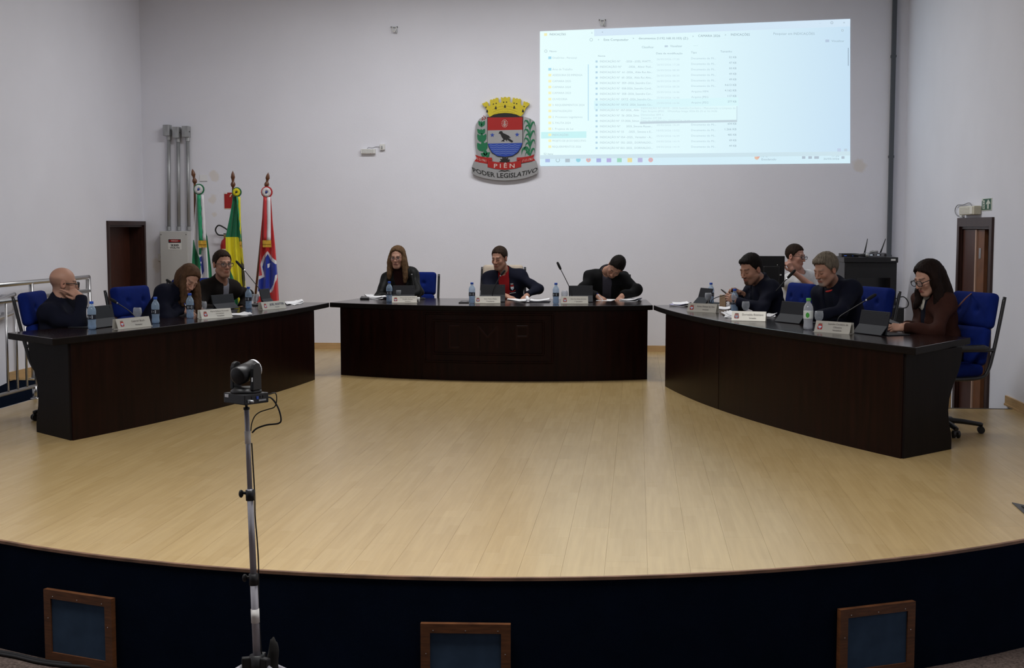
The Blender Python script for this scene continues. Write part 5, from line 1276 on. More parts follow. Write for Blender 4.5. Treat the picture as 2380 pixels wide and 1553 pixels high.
def bottle(label, pos, green=False, k=1.0, rz=0.0):
    t = thing('water_bottle', label, 'bottle', pos, rz, 'water bottles on the council desks')
    key = green
    if key not in _bme:
        body = MB().lathe(BOT, 22).mesh('bottle_body'); wat = MB().lathe([(.0, .006), (.028, .008), (.0305, .02), (.028, .05), (.0305, .075), (.0305, .115), (.0, .116)], 20).mesh('water_fill')
        capm = MB().lathe([(.0155, .198), (.0160, .200), (.0160, .214), (.0150, .217), (.0, .217)], 18).mesh('cap')
        lab = MB().lathe([(.0331, .078), (.0333, .080), (.0333, .113), (.0331, .115)] if not green else [(.0332, .075), (.0334, .077), (.0337, .128), (.0335, .130)], 22).mesh('label_band')
        pr = MB()
        if not green:
            for a0, w, z0, z1 in ((-1.9, .24, .086, .106), (-1.35, .14, .092, .101), (-.9, .20, .084, .109)):
                vs = [(.0337 * math.cos(a0 + s * w / 2), .0337 * math.sin(a0 + s * w / 2), z) for z in (z0, z1) for s in (-1, 1)]; pr.add(vs, [(0, 1, 3, 2)])
        else:
            for a0, w, z0, z1 in ((-2.15, .75, .082, .120), ):
                n = 5; vs = []
                for i in range(n + 1):
                    a = a0 + w * (i / n - .5); h = (z1 - z0) * (.35 + .65 * math.sin(math.pi * i / n)); vs += [(.0341 * math.cos(a), .0341 * math.sin(a), (z0 + z1) / 2 - h / 2), (.0341 * math.cos(a), .0341 * math.sin(a), (z0 + z1) / 2 + h / 2)]
                pr.add(vs, [(2 * i, 2 * i + 2, 2 * i + 3, 2 * i + 1) for i in range(n)])
        prm = pr.mesh('label_print')
        for me, mt in ((body, M_petc if green else M_pet), (wat, M_water if not green else M_petc), (capm, M_capg if green else M_capb), (lab, M_lblw if green else M_lbl), (prm, M_lblg if green else M_prnt)):
            me.materials.append(mt); me.polygons.foreach_set('use_smooth', [True] * len(me.polygons))
        _bme[key] = [('bottle_body', body), ('water_fill', wat), ('cap', capm), ('label_band', lab), ('label_print', prm)]
    t.scale = (k, k, k)
    lbo = None
    for nm, me in _bme[key]:
        o = bpy.data.objects.new(nm, me); COL.objects.link(o); o.parent = t if nm != 'label_print' else lbo
        if nm == 'label_band': lbo = o
    return t
for (x, y, k, lab) in ((214, 765.5, 1.0, 'blue capped water bottle in front of the bald man'), (362, 751.5, 1.0, 'blue capped water bottle beside the leftmost name plate'), (442, 739.5, 1.0, 'blue capped water bottle in front of the woman writing'),
                       (578, 717.5, .98, 'blue capped water bottle in front of the man in the brown jacket'), (905, 702, 1.0, 'blue capped water bottle in front of the long-haired woman at the head desk'),
                       (1097, 705, 1.0, 'blue capped water bottle beside the middle name plate of the head desk'), (1292, 706.5, 1.0, 'blue capped water bottle left of the man writing at the head desk'),
                       (1652, 706, 1.0, 'blue capped water bottle at the far end of the right desk'), (1707, 727.5, 1.03, 'blue capped water bottle in front of the man reading his phone')):
    bottle(lab, at_z(x, y), False, k, random.uniform(-.5, .5))
bottle('clear water bottle with green cap and pale label on the right desk', at_z(1878, 766), True, 1.12, .3)

_gme = []
def goblet(label, pos):
    t = thing('water_glass', label, 'glass', pos, 0, 'stemmed water glasses on the council desks')
    if not _gme:
        bowl = MB().lathe([(.008, .035), (.02, .040), (.031, .055), (.036, .075), (.035, .098), (.031, .118), (.0295, .118), (.0335, .098), (.0345, .075), (.0295, .056), (.018, .042), (.0, .039)], 22).mesh('bowl')
        stem = MB().lathe([(.030, .0), (.030, .003), (.012, .008), (.006, .016), (.006, .030), (.010, .037)], 18).mesh('stem_foot')
        for me in (bowl, stem): me.materials.append(M_glass); me.polygons.foreach_set('use_smooth', [True] * len(me.polygons))
        _gme.extend([('bowl', bowl), ('stem_foot', stem)])
    for nm, me in _gme:
        o = bpy.data.objects.new(nm, me); COL.objects.link(o); o.parent = t
for (x, y, lab) in ((320, 748, 'water glass behind the leftmost name plate'), (472, 731, 'water glass behind the name plate of the woman writing'), (594, 711, 'water glass behind the bottle of the man in the brown jacket'), (927, 700, 'water glass behind the left name plate of the head desk'), (1123, 701, 'water glass behind the middle name plate of the head desk'),
                    (1312, 701.5, 'water glass behind the right name plate of the head desk'), (1646, 707.5, 'water glass in front of the bottle at the far end of the right desk'), (1733, 731, 'water glass behind the name plate of the man on his phone'), (1903, 757, 'water glass beside the green capped bottle')):
    goblet(lab, at_z(x, y))

# ---- name plates
M_plate = mk('brushed_name_plate', (.50, .48, .43), rough=.35, metal=.25, var=.05, vscale=8); M_plate2 = mk('white_name_plate', (.66, .65, .60), rough=.4); M_ink = mk('plate_ink', (.10, .085, .08), rough=.6); M_inkb = mk('plate_blue_ink', (.04, .05, .10), rough=.6)
M_sblue = mk('shield_pale_blue', (.35, .45, .62), rough=.5)
def mini_crest(M, s, parent, cx, cy):
    def q(pts): return [(cx + x * s, cy + y * s) for x, y in pts]
    MB().prism(q([(-.5, -.62), (.5, -.62), (.62, -.3), (.5, .45), (-.5, .45), (-.62, -.3)]), .0, .0006, M).build('crest_backing', M_cred, parent)
    MB().prism(q([(-.40, .02), (.40, .02), (.36, -.25), (.0, -.5), (-.36, -.25)]), .0006, .0010, M).build('crest_shield', M_sblue, parent)
    MB().prism(q([(-.40, .02), (.40, .02), (.40, .14), (-.40, .14)]), .0006, .0011, M).build('crest_band', M_paper, parent)
    MB().prism(q([(-.42, .5), (.42, .5), (.5, .72), (.2, .68), (0, .78), (-.2, .68), (-.5, .72)]), .0, .0008, M).build('crest_crown', mk('crest_dull_crown', (.25, .10, .07), rough=.6), parent)
def name_plate(label, Lp, Rp, h, rows, mat=None, ink=None, tilt=.30):
    A, B = at_z(*Lp), at_z(*Rp); w = np.linalg.norm(B - A); ang = math.atan2(B[1] - A[1], B[0] - A[0]); c = (A + B) / 2
    t = thing('name_plate', label, 'name plate', c, ang, 'name plates on the council desks')
    ct, st_ = math.cos(tilt), math.sin(tilt)
    M = frm((0, 0, .003), (1, 0, 0), (0, st_, ct), (0, -ct, st_))
    MB().prism([(-w / 2, 0), (w / 2, 0), (w / 2, h), (-w / 2, h)], -.004, 0, M).build('plate', mat or M_plate, t)
    MB().box((0, .004 + h * st_ / 2, .0015), (w * 1.02, h * st_ + .03, .003)).build('foot_strip', mat or M_plate, t)
    M2 = frm(np.array((0, .035 + h * st_, .003)), (1, 0, 0), (0, -.1, .995), (0, -.995, -.1))
    MB().prism([(-w / 2, 0), (w / 2, 0), (w / 2, h * .93), (-w / 2, h * .93)], -.0015, .0015, M2).build('rear_leaf', mat or M_plate, t)
    Mf = frm((0, -.0006 * ct, .003 + .0006 * st_), (1, 0, 0), (0, st_, ct), (0, -ct, st_))
    mini_crest(Mf, h * .42, t, -w / 2 + w * .145, h * .47)
    for (txt, cx, wf, yy, hf, bo) in rows:
        x0 = (cx - wf / 2) * w; v, f = text_fit(txt, x0, x0 + wf * w, h * yy, h * hf, bo); MB().add([(x, y, .0009) for x, y in v], f, Mf).build('lettering', ink or M_ink, t)
    return t
name_plate('name plate with red crest in front of the bald man, leftmost on the left desk', (275, 766), (352, 758), .080, [('Gabriel Buch', .13, .40, .55, .19, 0), ('Vereador', .13, .22, .20, .14, .012)])
name_plate('white three-line name plate in front of the woman writing', (469, 741.5), (540, 736.5), .078, [('Maria Edilene Kurovski', .12, .60, .66, .16, 0), ('Loroschew', .12, .26, .40, .16, 0), ('Vereadora', .12, .24, .12, .14, .012)], M_plate2)
name_plate('name plate with large dark capitals at the far end of the left desk', (611, 721), (665, 716), .075, [('JOEL WATTER', .14, .62, .48, .26, .012), ('Vereador', .14, .2, .18, .12, 0)], None, M_inkb)
name_plate('three-line name plate at the left of the head desk', (911, 704), (969, 704), .070, [('Simone Aparecida Vieira', .13, .62, .68, .16, 0), ('Padilha Rauen', .13, .40, .42, .16, 0), ('Vereadora', .13, .24, .12, .14, .01)])
name_plate('two-line name plate in front of the man in the red shirt at the head desk', (1102, 705), (1163, 705), .072, [('Almir Pedro Mielke', .12, .50, .52, .18, 0), ('Presidente', .12, .30, .18, .15, .012)])
name_plate('two-line name plate at the right of the head desk', (1304, 706), (1367, 706), .076, [('Aldo Rui Alves de Lima', .14, .58, .54, .17, 0), ('1º Secretário', .14, .30, .20, .14, .012)])
name_plate('name plate at the far end of the right desk', (1597, 724), (1664, 727), .080, [('Kelvin Michael da Silva', .13, .60, .54, .19, 0), ('Vereador', .13, .22, .20, .14, .012)])
name_plate('name plate between the blue capped bottle and the tablet on the right desk', (1700, 745.5), (1779, 747.5), .082, [('Dorivaldo Ritzmann', .12, .62, .54, .21, 0), ('Vereador', .12, .22, .20, .14, .012)])
name_plate('three-line name plate beside the green capped bottle on the right desk', (1892, 771), (1974, 777), .085, [('Seandra Cordeiro de', .14, .56, .68, .17, 0), ('Oliveira', .14, .24, .40, .17, 0), ('Vereadora', .14, .26, .14, .14, .012)])

# ---- tablets in folding covers (back towards the hall)
M_tabc = mk('navy_tablet_cover', (.003, .004, .008), rough=.6, var=.1, vscale=60); M_tabf = mk('grey_blue_cover_flap', (.006, .008, .014), rough=.65)
def tablet(label, Lp, Rp, W=None, H=.165, lean=.36, swap=1):
    A, B = at_z(*Lp), at_z(*Rp); w = W or np.linalg.norm(B - A); ang = math.atan2(B[1] - A[1], B[0] - A[0]); c = (A + B) / 2
    t = thing('tablet', label, 'tablet', c, ang, 'tablets in folding covers on the council desks')
    s, co = math.sin(lean), math.cos(lean)
    M = frm((0, .055, .006), (1, 0, 0), (0, -s * -1 * .0 - s * 0 + s * -.0 + s * 0, co), (0, -1, 0))
    u = np.array((0, s * .55, co)); u = nrm(u); nv = np.array((0, -u[2], u[1]))
    Mp = frm((0, .045, .006), (1, 0, 0), u, nv)
    MB().box((0, H / 2, 0), (w, H, .010), Mp, ch=.003).build('tablet_shell', M_tabc, t)
    MB().box((0, H / 2, -.0056), (w * .95, H * .92, .001), Mp).build('screen_glass', M_rackg, t)
    f0 = np.array((0, .0, .004)); f1 = np.array((0, .045, .006)) + u * H * .40; fu = nrm(f1 - f0); fn = np.array((0, -fu[2], fu[1])); fl = np.linalg.norm(f1 - f0)
    MB().box((0, fl / 2, 0), (w * .985, fl, .006), frm(f0, (1, 0, 0), fu, fn), ch=.002).build('stand_flap', M_tabf, t)
    MB().box((0, .16, .004), (w, .20, .007), ch=.002).build('keyboard_cover', M_tabc, t)
    MB().tube([np.array((w * .40, .045, .006)) + u * H * .88 + nv * .0052, np.array((w * .40, .045, .006)) + u * H * .88 + nv * .007], .006, 12).build('camera_lens', M_black, t)
    return t
tablet('dark tablet in a folding cover in front of the bald man', (224, 764), (280, 757))
tablet('dark tablet in a folding cover in front of the man in the brown jacket', (506, 722), (556, 717), H=.14)
tablet('dark tablet in a folding cover at the far end of the left desk', (612, 713), (649, 707.5), W=.24)
tablet('dark tablet in a folding cover in front of the woman at the head desk', (915, 701), (960, 701), W=.235)
tablet('dark tablet in a folding cover in front of the man in the red shirt', (1118, 702.5), (1173, 702.5), W=.26, H=.18)
tablet('dark tablet in a folding cover in front of the man writing at the head desk', (1324, 703), (1377, 703), W=.255, H=.17)
tr1 = tablet('dark tablet standing open at the far end of the right desk', (1612, 705.5), (1638, 707), W=.24, H=.16, lean=.5)
tr1.rotation_euler = (0, 0, math.radians(-62))
tablet('dark tablet in a folding cover in front of the grey-haired man', (1800, 748), (1858, 754), H=.17)
tablet('dark tablet in a folding cover in front of the woman in the brown coat', (1982, 774), (2048, 782), H=.17)

# ---- gooseneck microphones
M_goose = mk('gooseneck_black', (.014, .014, .015), rough=.4); M_foam = mk('foam_windscreen', (.012, .012, .012), rough=.95, bump=.5, bscale=500)
def mic(label, base, pts, end, tip, Y1=None, r=.014):
    b = at_z(*base); Y1 = b[1] if Y1 is None else Y1
    n = len(pts); P = [b + (0, 0, .02)]
    for i, (x, y) in enumerate(pts): P.append(at_Y(x, y, b[1] + (Y1 - b[1]) * (i + 1) / (n + 2)))
    e = at_Y(*end, b[1] + (Y1 - b[1]) * (n + 1) / (n + 2)); tp = at_Y(*tip, Y1)
    t = thing('gooseneck_microphone', label, 'microphone', b, 0, 'gooseneck microphones on the council desks')
    MB(b).lathe([(.045, 0), (.048, .006), (.042, .018), (.018, .026), (.010, .034)], 20, None, b).build('base', M_goose, t, smooth=True)
    MB(b).tube(bez(P + [e], 8), .0042, 8).build('neck', M_goose, t, smooth=True)
    d = nrm(tp - e); L = np.linalg.norm(tp - e)
    MB(b).tube([e - d * .004, e + d * .006], .0075, 10).build('chrome_ring', M_steel, t)
    MB(b).tube([e + d * .006, e + d * .016, e + d * L * .45, e + d * L * .9, e + d * L], [.008, r * .85, r, r * .9, r * .4], 12).build('foam_windscreen', M_foam, t, smooth=True)
mic('gooseneck microphone pointing left at the bald man', (319, 746), [(313, 735), (305, 727), (295, 719)], (273, 705), (255, 694))
mic('gooseneck microphone pointing left at the woman writing', (478, 730), [(476, 708), (468, 700), (450, 690)], (409, 665), (386, 650))
mic('gooseneck microphone with raised tip beside the man in the brown jacket', (625, 708), [(623, 697), (617, 689), (600, 668)], (568, 628), (548, 606))
mic('gooseneck microphone standing upright before the woman at the head desk', (962, 700), [(963, 690), (962, 675), (960, 655)], (957, 638), (955, 624), 13.75)
mic('gooseneck microphone tilted in front of the red shirt', (1144, 702), [(1144, 690), (1146, 676), (1152, 662)], (1163, 641), (1174, 628))
mic('gooseneck microphone leaning left before the man writing at the head desk', (1331, 703), [(1331, 693), (1327, 678), (1320, 660)], (1304, 628), (1295, 609))
mic('gooseneck microphone bent low to the right at the far end of the right desk', (1651, 713), [(1653, 702), (1658, 695), (1680, 687)], (1753, 669), (1788, 661))
mic('gooseneck microphone rising to the right before the grey-haired man', (1768, 729), [(1771, 715), (1778, 705), (1800, 680)], (1829, 648), (1849, 627))
mic('gooseneck microphone rising to the right before the woman in the brown coat', (1945, 760), [(1947, 745), (1953, 735), (1975, 721)], (2013, 698), (2037, 684))

# ---- papers, pads, pens, phones
def sheet(name, label, cat, corners, lift=.0, thick=.003, curl=0.0, mat=None, parts=None, group=None):
    C = [at_z(x, y) for x, y in corners]; c = sum(C) / len(C); t = thing(name, label, cat, c, 0, group)
    poly = [(p[0] - c[0], p[1] - c[1]) for p in C]
    MB().prism(poly, lift, lift + thick).build('page' if cat != 'phone' else 'body', mat or M_paper, t); return t, c, poly
def stack(label, corners, n=3, th=.002, seed=0, name='paper_stack', cat='papers', mats=None):
    r = random.Random(seed); C = [at_z(x, y) for x, y in corners]; c = sum(C) / 4; t = thing(name, label, cat, c)
    for k in range(n):
        a = r.uniform(-.16, .16); ca, sa = math.cos(a), math.sin(a); dx, dy = r.uniform(-.012, .012), r.uniform(-.012, .012); g = 1 - .06 * k
        poly = [((p[0] - c[0]) * g * ca - (p[1] - c[1]) * g * sa + dx, (p[0] - c[0]) * g * sa + (p[1] - c[1]) * g * ca + dy) for p in C]
        nn = 8; (p0, p1, p2, p3) = [np.array(q) for q in poly]; vs = []; z0 = th * k * 1.3 + .0005
        for i in range(nn + 1):
            f = i / nn; up = (.012 * max(0, f - .55) ** 1.5 * 4) * r.uniform(.6, 1) + .003 * math.sin(f * 6 + k)
            a_, b_ = p0 + (p1 - p0) * f, p3 + (p2 - p3) * f; zz = z0 + max(0, up)
            vs += [(a_[0], a_[1], zz), (b_[0], b_[1], zz + .001), (b_[0], b_[1], zz + th + .001), (a_[0], a_[1], zz + th)]
        fs = [(3, 2, 1, 0), (nn * 4, nn * 4 + 1, nn * 4 + 2, nn * 4 + 3)]
        for i in range(nn):
            for j in range(4): j2 = (j + 1) % 4; fs.append((i * 4 + j, i * 4 + j2, i * 4 + 4 + j2, i * 4 + 4 + j))
        MB().add(vs, fs).build('sheet', (mats or [M_paper])[k % len(mats or [1])], t)
    return t
M_lilac = mk('lilac_paper', (.50, .48, .70), rough=.8); M_cov = mk('dark_notebook_cover', (.015, .016, .03), rough=.5)
def pen(label, pos, d, col, L=.14):
    d = nrm(d); t = thing('pen', label, 'pen', pos); MB().tube([(0, 0, 0), d * .012, d * L], [.0012, .0042, .0042], 8).build('barrel', mk('pen_%.2f_%.2f' % (col[0], col[2]), col, rough=.35), t, smooth=True)
    MB().tube([d * L, d * (L + .012)], .0046, 8).build('push_cap', mk('pen_cap', (.02, .05, .4), rough=.4), t); return t
sheet('notepad', 'thick white writing pad under the hand of the woman writing', 'notepad', ((412, 735), (470, 731), (478, 724), (420, 727)), 0, .014)
stack('loose white papers right of the name plate of the woman writing', ((540, 734), (588, 733), (575, 729), (530, 730)), 2, .002, 1)
stack('folded papers at the far left end of the left desk', ((668, 710), (706, 704), (699, 700), (660, 704)), 3, .003, 2)
pb_, c_, _ = sheet('phone', 'black phone lying behind the far name plate of the left desk', 'phone', ((588, 712), (612, 711), (612, 706), (590, 707)), 0, .012, mat=M_black); MB().box((0, 0, .0125), (.05, .09, .001)).build('screen', M_rackg, pb_)
stack('open papers with bent corners at the left of the head desk', ((848, 694), (896, 697), (900, 690), (855, 687)), 4, .004, 3, mats=[M_paper, M_cov, M_paper, M_paper])
ph, c_, _ = sheet('phone', 'black flat phone at the left end of the head desk', 'phone', ((837, 696.5), (858, 697), (858, 692.5), (840, 692)), 0, .018, mat=M_black); MB().box((0, 0, .0185), (.06, .06, .001)).build('screen', M_rackg, ph)
q = at_z(868, 693); pen('black pen lying on the papers at the left of the head desk', q + (0, 0, .032), (.9, .25, .12), (.012, .012, .012))
wt, c_, _ = sheet('wrist_watch', 'small white object beside the left name plate of the head desk', 'watch', ((968, 698), (976, 698), (976, 695), (969, 695)), 0, .02, mat=M_white_pl)
MB().tube(bez([(.01, 0, .012), (.05, .02, .018), (.075, .0, .012), (.05, -.04, .008), (.0, -.05, .008)], 6), .005, 8).build('strap', M_black, wt, smooth=True)
ph, c_, _ = sheet('phone', 'black phone lying left of the bottle at the head desk centre', 'phone', ((1066, 705), (1090, 705), (1090, 701), (1072, 701)), 0, .009, mat=M_black); MB().box((0, 0, .0095), (.05, .07, .001)).build('screen', M_rackg, ph)
stack('printed sheets in front of the man in the red shirt', ((1178, 697), (1224, 704), (1232, 699), (1186, 694)), 3, .002, 5)
nb = thing('open_notebook', 'open white notebook with a rolled page at the head desk', 'notebook', at_z(1252, 702)); 
MB().box((0, 0, .004), (.24, .17, .008), ch=.002).build('cover', M_cov, nb)
vs = []; 
for i in range(11):
    f = i / 10; x = -.09 + .205 * f; z = .010 + .035 * max(0, f - .45) ** 1.3 + .03 * max(0, .22 - f)
    vs += [(x, -.075, z), (x, .075, z + .006), (x, .075, z + .013), (x, -.075, z + .007)]
fs = [(3, 2, 1, 0), (40, 41, 42, 43)]
for i in range(10):
    for j in range(4): j2 = (j + 1) % 4; fs.append((i * 4 + j, i * 4 + j2, i * 4 + 4 + j2, i * 4 + 4 + j))
MB().add(vs, fs).build('pages', M_paper, nb); MB().tube([(-.10, -.08, .022), (-.13, .07, .045)], .017, 14).build('rolled_page', M_paper, nb, smooth=True)
sheet('paper', 'white sheet under the hands of the man writing at the head desk', 'paper', ((1385, 699), (1420, 700), (1432, 696), (1396, 695)), 0, .002)
stack('crumpled printed papers at the right end of the head desk', ((1442, 699), (1488, 702), (1492, 697), (1450, 694)), 3, .004, 7, mats=[M_paper, M_cov, M_paper])
stack('white and lilac papers at the far end of the right desk', ((1556, 712), (1600, 713), (1604, 708), (1566, 706)), 4, .004, 8, mats=[M_paper, M_cov, M_lilac, M_paper])
stack('white sheet right of the far name plate of the right desk', ((1664, 719), (1698, 720), (1696, 715), (1668, 714)), 1, .004, 9)
stack('crumpled white tissue beside the near bottle of the right desk', ((1682, 739), (1702, 740), (1704, 730), (1690, 729)), 3, .006, 10)
stack('white sheet right of the second name plate of the right desk', ((1776, 737), (1803, 739), (1800, 732), (1776, 731)), 2, .004, 11)
# ================================================================== PEOPLE
M_skin = mk_attr('skin', rough=.5, spec=.35); M_skin.node_tree.nodes['Principled BSDF'].inputs['Subsurface Weight'].default_value = .0
def cloth_mat(name, col, rough=.85, var=.12): return mk(name, col, rough=rough, var=var, vscale=14, bump=.12, bscale=260, spec=.15)
M_navy = cloth_mat('navy_jacket', (.0055, .0065, .0155)); M_blk = cloth_mat('black_jacket', (.0045, .0045, .005)); M_leather = cloth_mat('black_leather', (.0055, .006, .006), rough=.5)
M_brownj = cloth_mat('dark_brown_jacket', (.0085, .0062, .0056)); M_coat = cloth_mat('reddish_brown_coat', (.034, .0115, .0078)); M_white = cloth_mat('white_tshirt', (.62, .62, .63))
M_red = cloth_mat('red_shirt', (.22, .008, .010)); M_wine = cloth_mat('dark_wine_sweater', (.020, .006, .006)); M_grey = cloth_mat('grey_shirt', (.16, .16, .19)); M_greydk = cloth_mat('dark_grey_shirt', (.045, .042, .055)); M_navyt = cloth_mat('navy_shirt', (.005, .006, .013)); M_scarf = cloth_mat('pale_patterned_scarf', (.45, .42, .36), var=.6)
M_trou = cloth_mat('dark_trousers', (.012, .012, .016)); M_shoe = mk('black_shoe', (.01, .01, .01), rough=.35)
M_frames = mk('black_spectacle_frame', (.008, .008, .009), rough=.3); M_framer = mk('dark_red_spectacle_frame', (.05, .012, .012), rough=.35)
M_lens = pet('spectacle_lens', (.5, .52, .55), .06)
def hair_mat(name, col): return mk(name, col, rough=.65, var=.35, vscale=45, stretch=(1, 1, .25), spec=.10, bump=.25, bscale=220)

def ik(S, W, L1, L2, pole):
    S, W = np.asarray(S, float), np.asarray(W, float); v = W - S; d = np.linalg.norm(v)
    if d > (L1 + L2) * .995:
        W = S + v / d * (L1 + L2) * .995; v = W - S; d = np.linalg.norm(v)
    if d < abs(L1 - L2) + .02: d = abs(L1 - L2) + .02
    u = nrm(v); a = (L1 * L1 - L2 * L2 + d * d) / (2 * d); h = math.sqrt(max(L1 * L1 - a * a, 0)); p = np.asarray(pole, float); p = nrm(p - u * (p @ u))
    return S + u * a + p * h, W

def head_sdf(q, p):
    w = p.get('wide', 1.0); jaw = p.get('jaw', 1.0)
    d = ell(q, (0, -.012, .042), (.074 * w, .095, .086))
    d = smin(d, ell(q, (0, .028, -.028), (.059 * w, .064, .084)), .03)
    d = smin(d, ell(q, (0, .064, -.090), (.028 * jaw, .022, .020)), .03)
    for s in (-1, 1):
        d = smin(d, cap(q, (s * .049 * jaw, .004, -.052), (s * .020, .064, -.094), .017, .014), .025)
        d = smin(d, ell(q, (s * .036, .068, -.016), (.022, .018, .021)), .02)
    d = smin(d, cap(q, (-.034, .082, .031), (.034, .082, .031), .0105), .014)
    for s in (-1, 1): d = smax(d, -(np.linalg.norm(q - (s * .031, .106, .010), axis=1) - .0165), .012)
    for s in (-1, 1): d = smin(d, np.linalg.norm(q - (s * .031, .0785, .010), axis=1) - .0135, .004)
    d = smin(d, cap(q, (0, .090, .020), (0, .113, -.022), .0075, .0115), .011)
    for s in (-1, 1): d = smin(d, np.linalg.norm(q - (s * .0125, .101, -.026), axis=1) - .0085, .007)
    d = smin(d, cap(q, (-.019, .0875, -.053), (.019, .0875, -.053), .0068), .008)
    d = smin(d, cap(q, (-.016, .0865, -.064), (.016, .0865, -.064), .0075), .008)
    d = smax(d, -cap(q, (-.021, .0985, -.0582), (.021, .0985, -.0582), .0032), .003)
    for s in (-1, 1):
        M = frame3((s * .25, 1, 0), (0, -.12, 1))
        e = ell(q, (s * .077 * w, -.010, .000), (.010, .021, .032), M); e = smax(e, -ell(q, (s * .090 * w, -.005, .002), (.010, .011, .019), M), .004); d = smin(d, e, .008)
    return d

def face_cols(q, p):
    base = np.array(p['skin']); n = len(q); c = np.tile(base, (n, 1)); x, y, z = q[:, 0], q[:, 1], q[:, 2]; ax = np.abs(x)
    def mix(mask, col): nonlocal c; m = np.clip(mask, 0, 1)[:, None]; c = c * (1 - m) + np.array(col) * m
    ck = np.exp(-((ax - .04) ** 2 + (z + .022) ** 2) / .0006) * (y > .03); mix(ck * .35, base * (1.05, .82, .78))
    mix(np.exp(-(x ** 2 + (z + .022) ** 2 + (y - .115) ** 2) / .0002) * .35, base * (1.05, .8, .76))
    mix(((ax > .073) & (np.abs(z) < .04) & (np.abs(y + .01) < .03)) * .4, base * (1.05, .72, .66))
    hc = np.array(p.get('hairc', (.03, .02, .015)))
    st = p.get('stubble', 0)
    if st: mix(st * ((z < -.036) & (y > -.01)) * np.clip((-.030 - z) / .02, 0, 1) * (1 - np.exp(-(x ** 2 + (z + .058) ** 2) / .00016)), base * .35 + hc * .4)
    if p.get('goatee'):
        g = np.exp(-((ax / .026) ** 2 + ((z + .088) / .022) ** 2)) * 1.4 + np.exp(-((ax / .03) ** 2 + ((z + .044) / .006) ** 2)) * 1.1; mix(np.clip(g, 0, 1) * (y > .04) * .85, p['goatee'])
    lip = np.exp(-(((ax / .021) ** 4) + ((z + .0585) / .0115) ** 4)) * (y > .075); mix(lip * .85, p.get('lips', base * (.92, .55, .55)))
    mix(((np.abs(z + .0585) < .0026) & (ax < .022) & (y > .07)) * .75, base * .25)
    br = np.exp(-((z - (.036 - 6 * (ax - .028) ** 2)) / .0048) ** 2) * ((ax > .011) & (ax < .050) & (y > .05)); mix(br * p.get('brow', .85), hc)
    if p.get('eyes', 'open') == 'open':
        e = (((ax - .031) / .0135) ** 2 + ((z - .009) / .0062) ** 2 < 1) & (y > .07); mix(e * .75, (.36, .32, .30))
        i = (((ax - .031) / .0068) ** 2 + ((z - .010) / .0068) ** 2 < 1) & (y > .07); mix(i * .95, (.03, .02, .015))
        mix((np.abs(z - .0165) < .0028) * ((ax > .017) & (ax < .046) & (y > .06)) * .8, (.03, .02, .015))
    else:
        mix(np.exp(-((z - (.0035 + 9 * (ax - .031) ** 2)) / .0030) ** 2) * ((ax > .017) & (ax < .046) & (y > .06)) * .85, base * .14)
        mix(np.exp(-(((ax - .031) / .018) ** 2 + ((z - .012) / .012) ** 2)) * (y > .06) * .3, base * .6)
    if 'shaved' in p:                                             # cropped hair round a bald head
        zz = np.interp(y, [-.12, -.05, .0, .035, .05], [.055, .055, .045, .030, -.03]); m = np.clip((zz - z) / .02, 0, 1) * np.clip((z + .07) / .03, 0, 1) * (y < .05) * (1 - np.exp(-((ax - .078) ** 2 + (y + .01) ** 2 + z ** 2) / .0008)); mix(m * p['shaved'], base * .45)
    return c

def hand_sdf(q, curl, spread=.0, thumb=.6):
    """local: y along the fingers, z out of the back of the hand, +x thumb side"""
    d = None
    xs = (.027, .0095, -.0085, -.025); ln = ((.041, .025, .020), (.045, .028, .021), (.041, .026, .020), (.032, .020, .018)); ky = (.086, .090, .086, .078)
    for i, x in enumerate(xs):
        m = cap(q, (x * .55, .0, -.002), (x, ky[i], .0), .0135, .0105); d = m if d is None else smin(d, m, .012)
        a = 0.0; p0 = np.array([x, ky[i], 0.0]); c3 = curl[i] if isinstance(curl[i], (tuple, list)) else (curl[i],) * 3
        sx = math.sin(spread * (1.5 - i))
        for k in range(3):
            a += c3[k]; dirv = nrm((sx, math.cos(a), -math.sin(a))); p1 = p0 + dirv * ln[i][k]
            d = smin(d, cap(q, p0, p1, .0088 - .0006 * k, .0082 - .0007 * k), .004); p0 = p1
    t0 = np.array([.016, .014, -.004]); t1 = t0 + nrm((.55 * (1 - thumb * .5), .55, -.25 - .3 * thumb)) * .042; t2 = t1 + nrm((.30 * (1 - thumb), .75, -.25 * thumb)) * .032; t3 = t2 + nrm((.1 - .35 * thumb, .8, -.2)) * .026
    d = smin(d, cap(q, t0, t1, .0145, .0115), .012); d = smin(d, cap(q, t1, t2, .0112, .0098), .005); d = smin(d, cap(q, t2, t3, .0098, .0082), .004)
    d = smin(d, cap(q, (0, -.028, 0), (0, .02, -.001), .0255, .0265), .012)
    return d
POSES = {'flat': ((.10, .12, .1), (.08, .10, .1), (.10, .12, .1), (.14, .16, .1)), 'relax': ((.25, .40, .3), (.30, .45, .3), (.35, .5, .35), (.4, .5, .4)), 'pen': ((.55, .75, .35), (.70, .85, .4), (.9, 1.0, .5), (1.0, 1.1, .5)),
         'cheek': ((.10, .15, .1), (.75, 1.1, .6), (.9, 1.2, .7), (.95, 1.2, .7)), 'hold': ((.50, .65, .45), (.55, .7, .5), (.6, .75, .5), (.65, .75, .5)), 'fist': ((.9, 1.3, .7), (1.0, 1.35, .7), (1.0, 1.35, .7), (1.0, 1.3, .7))}

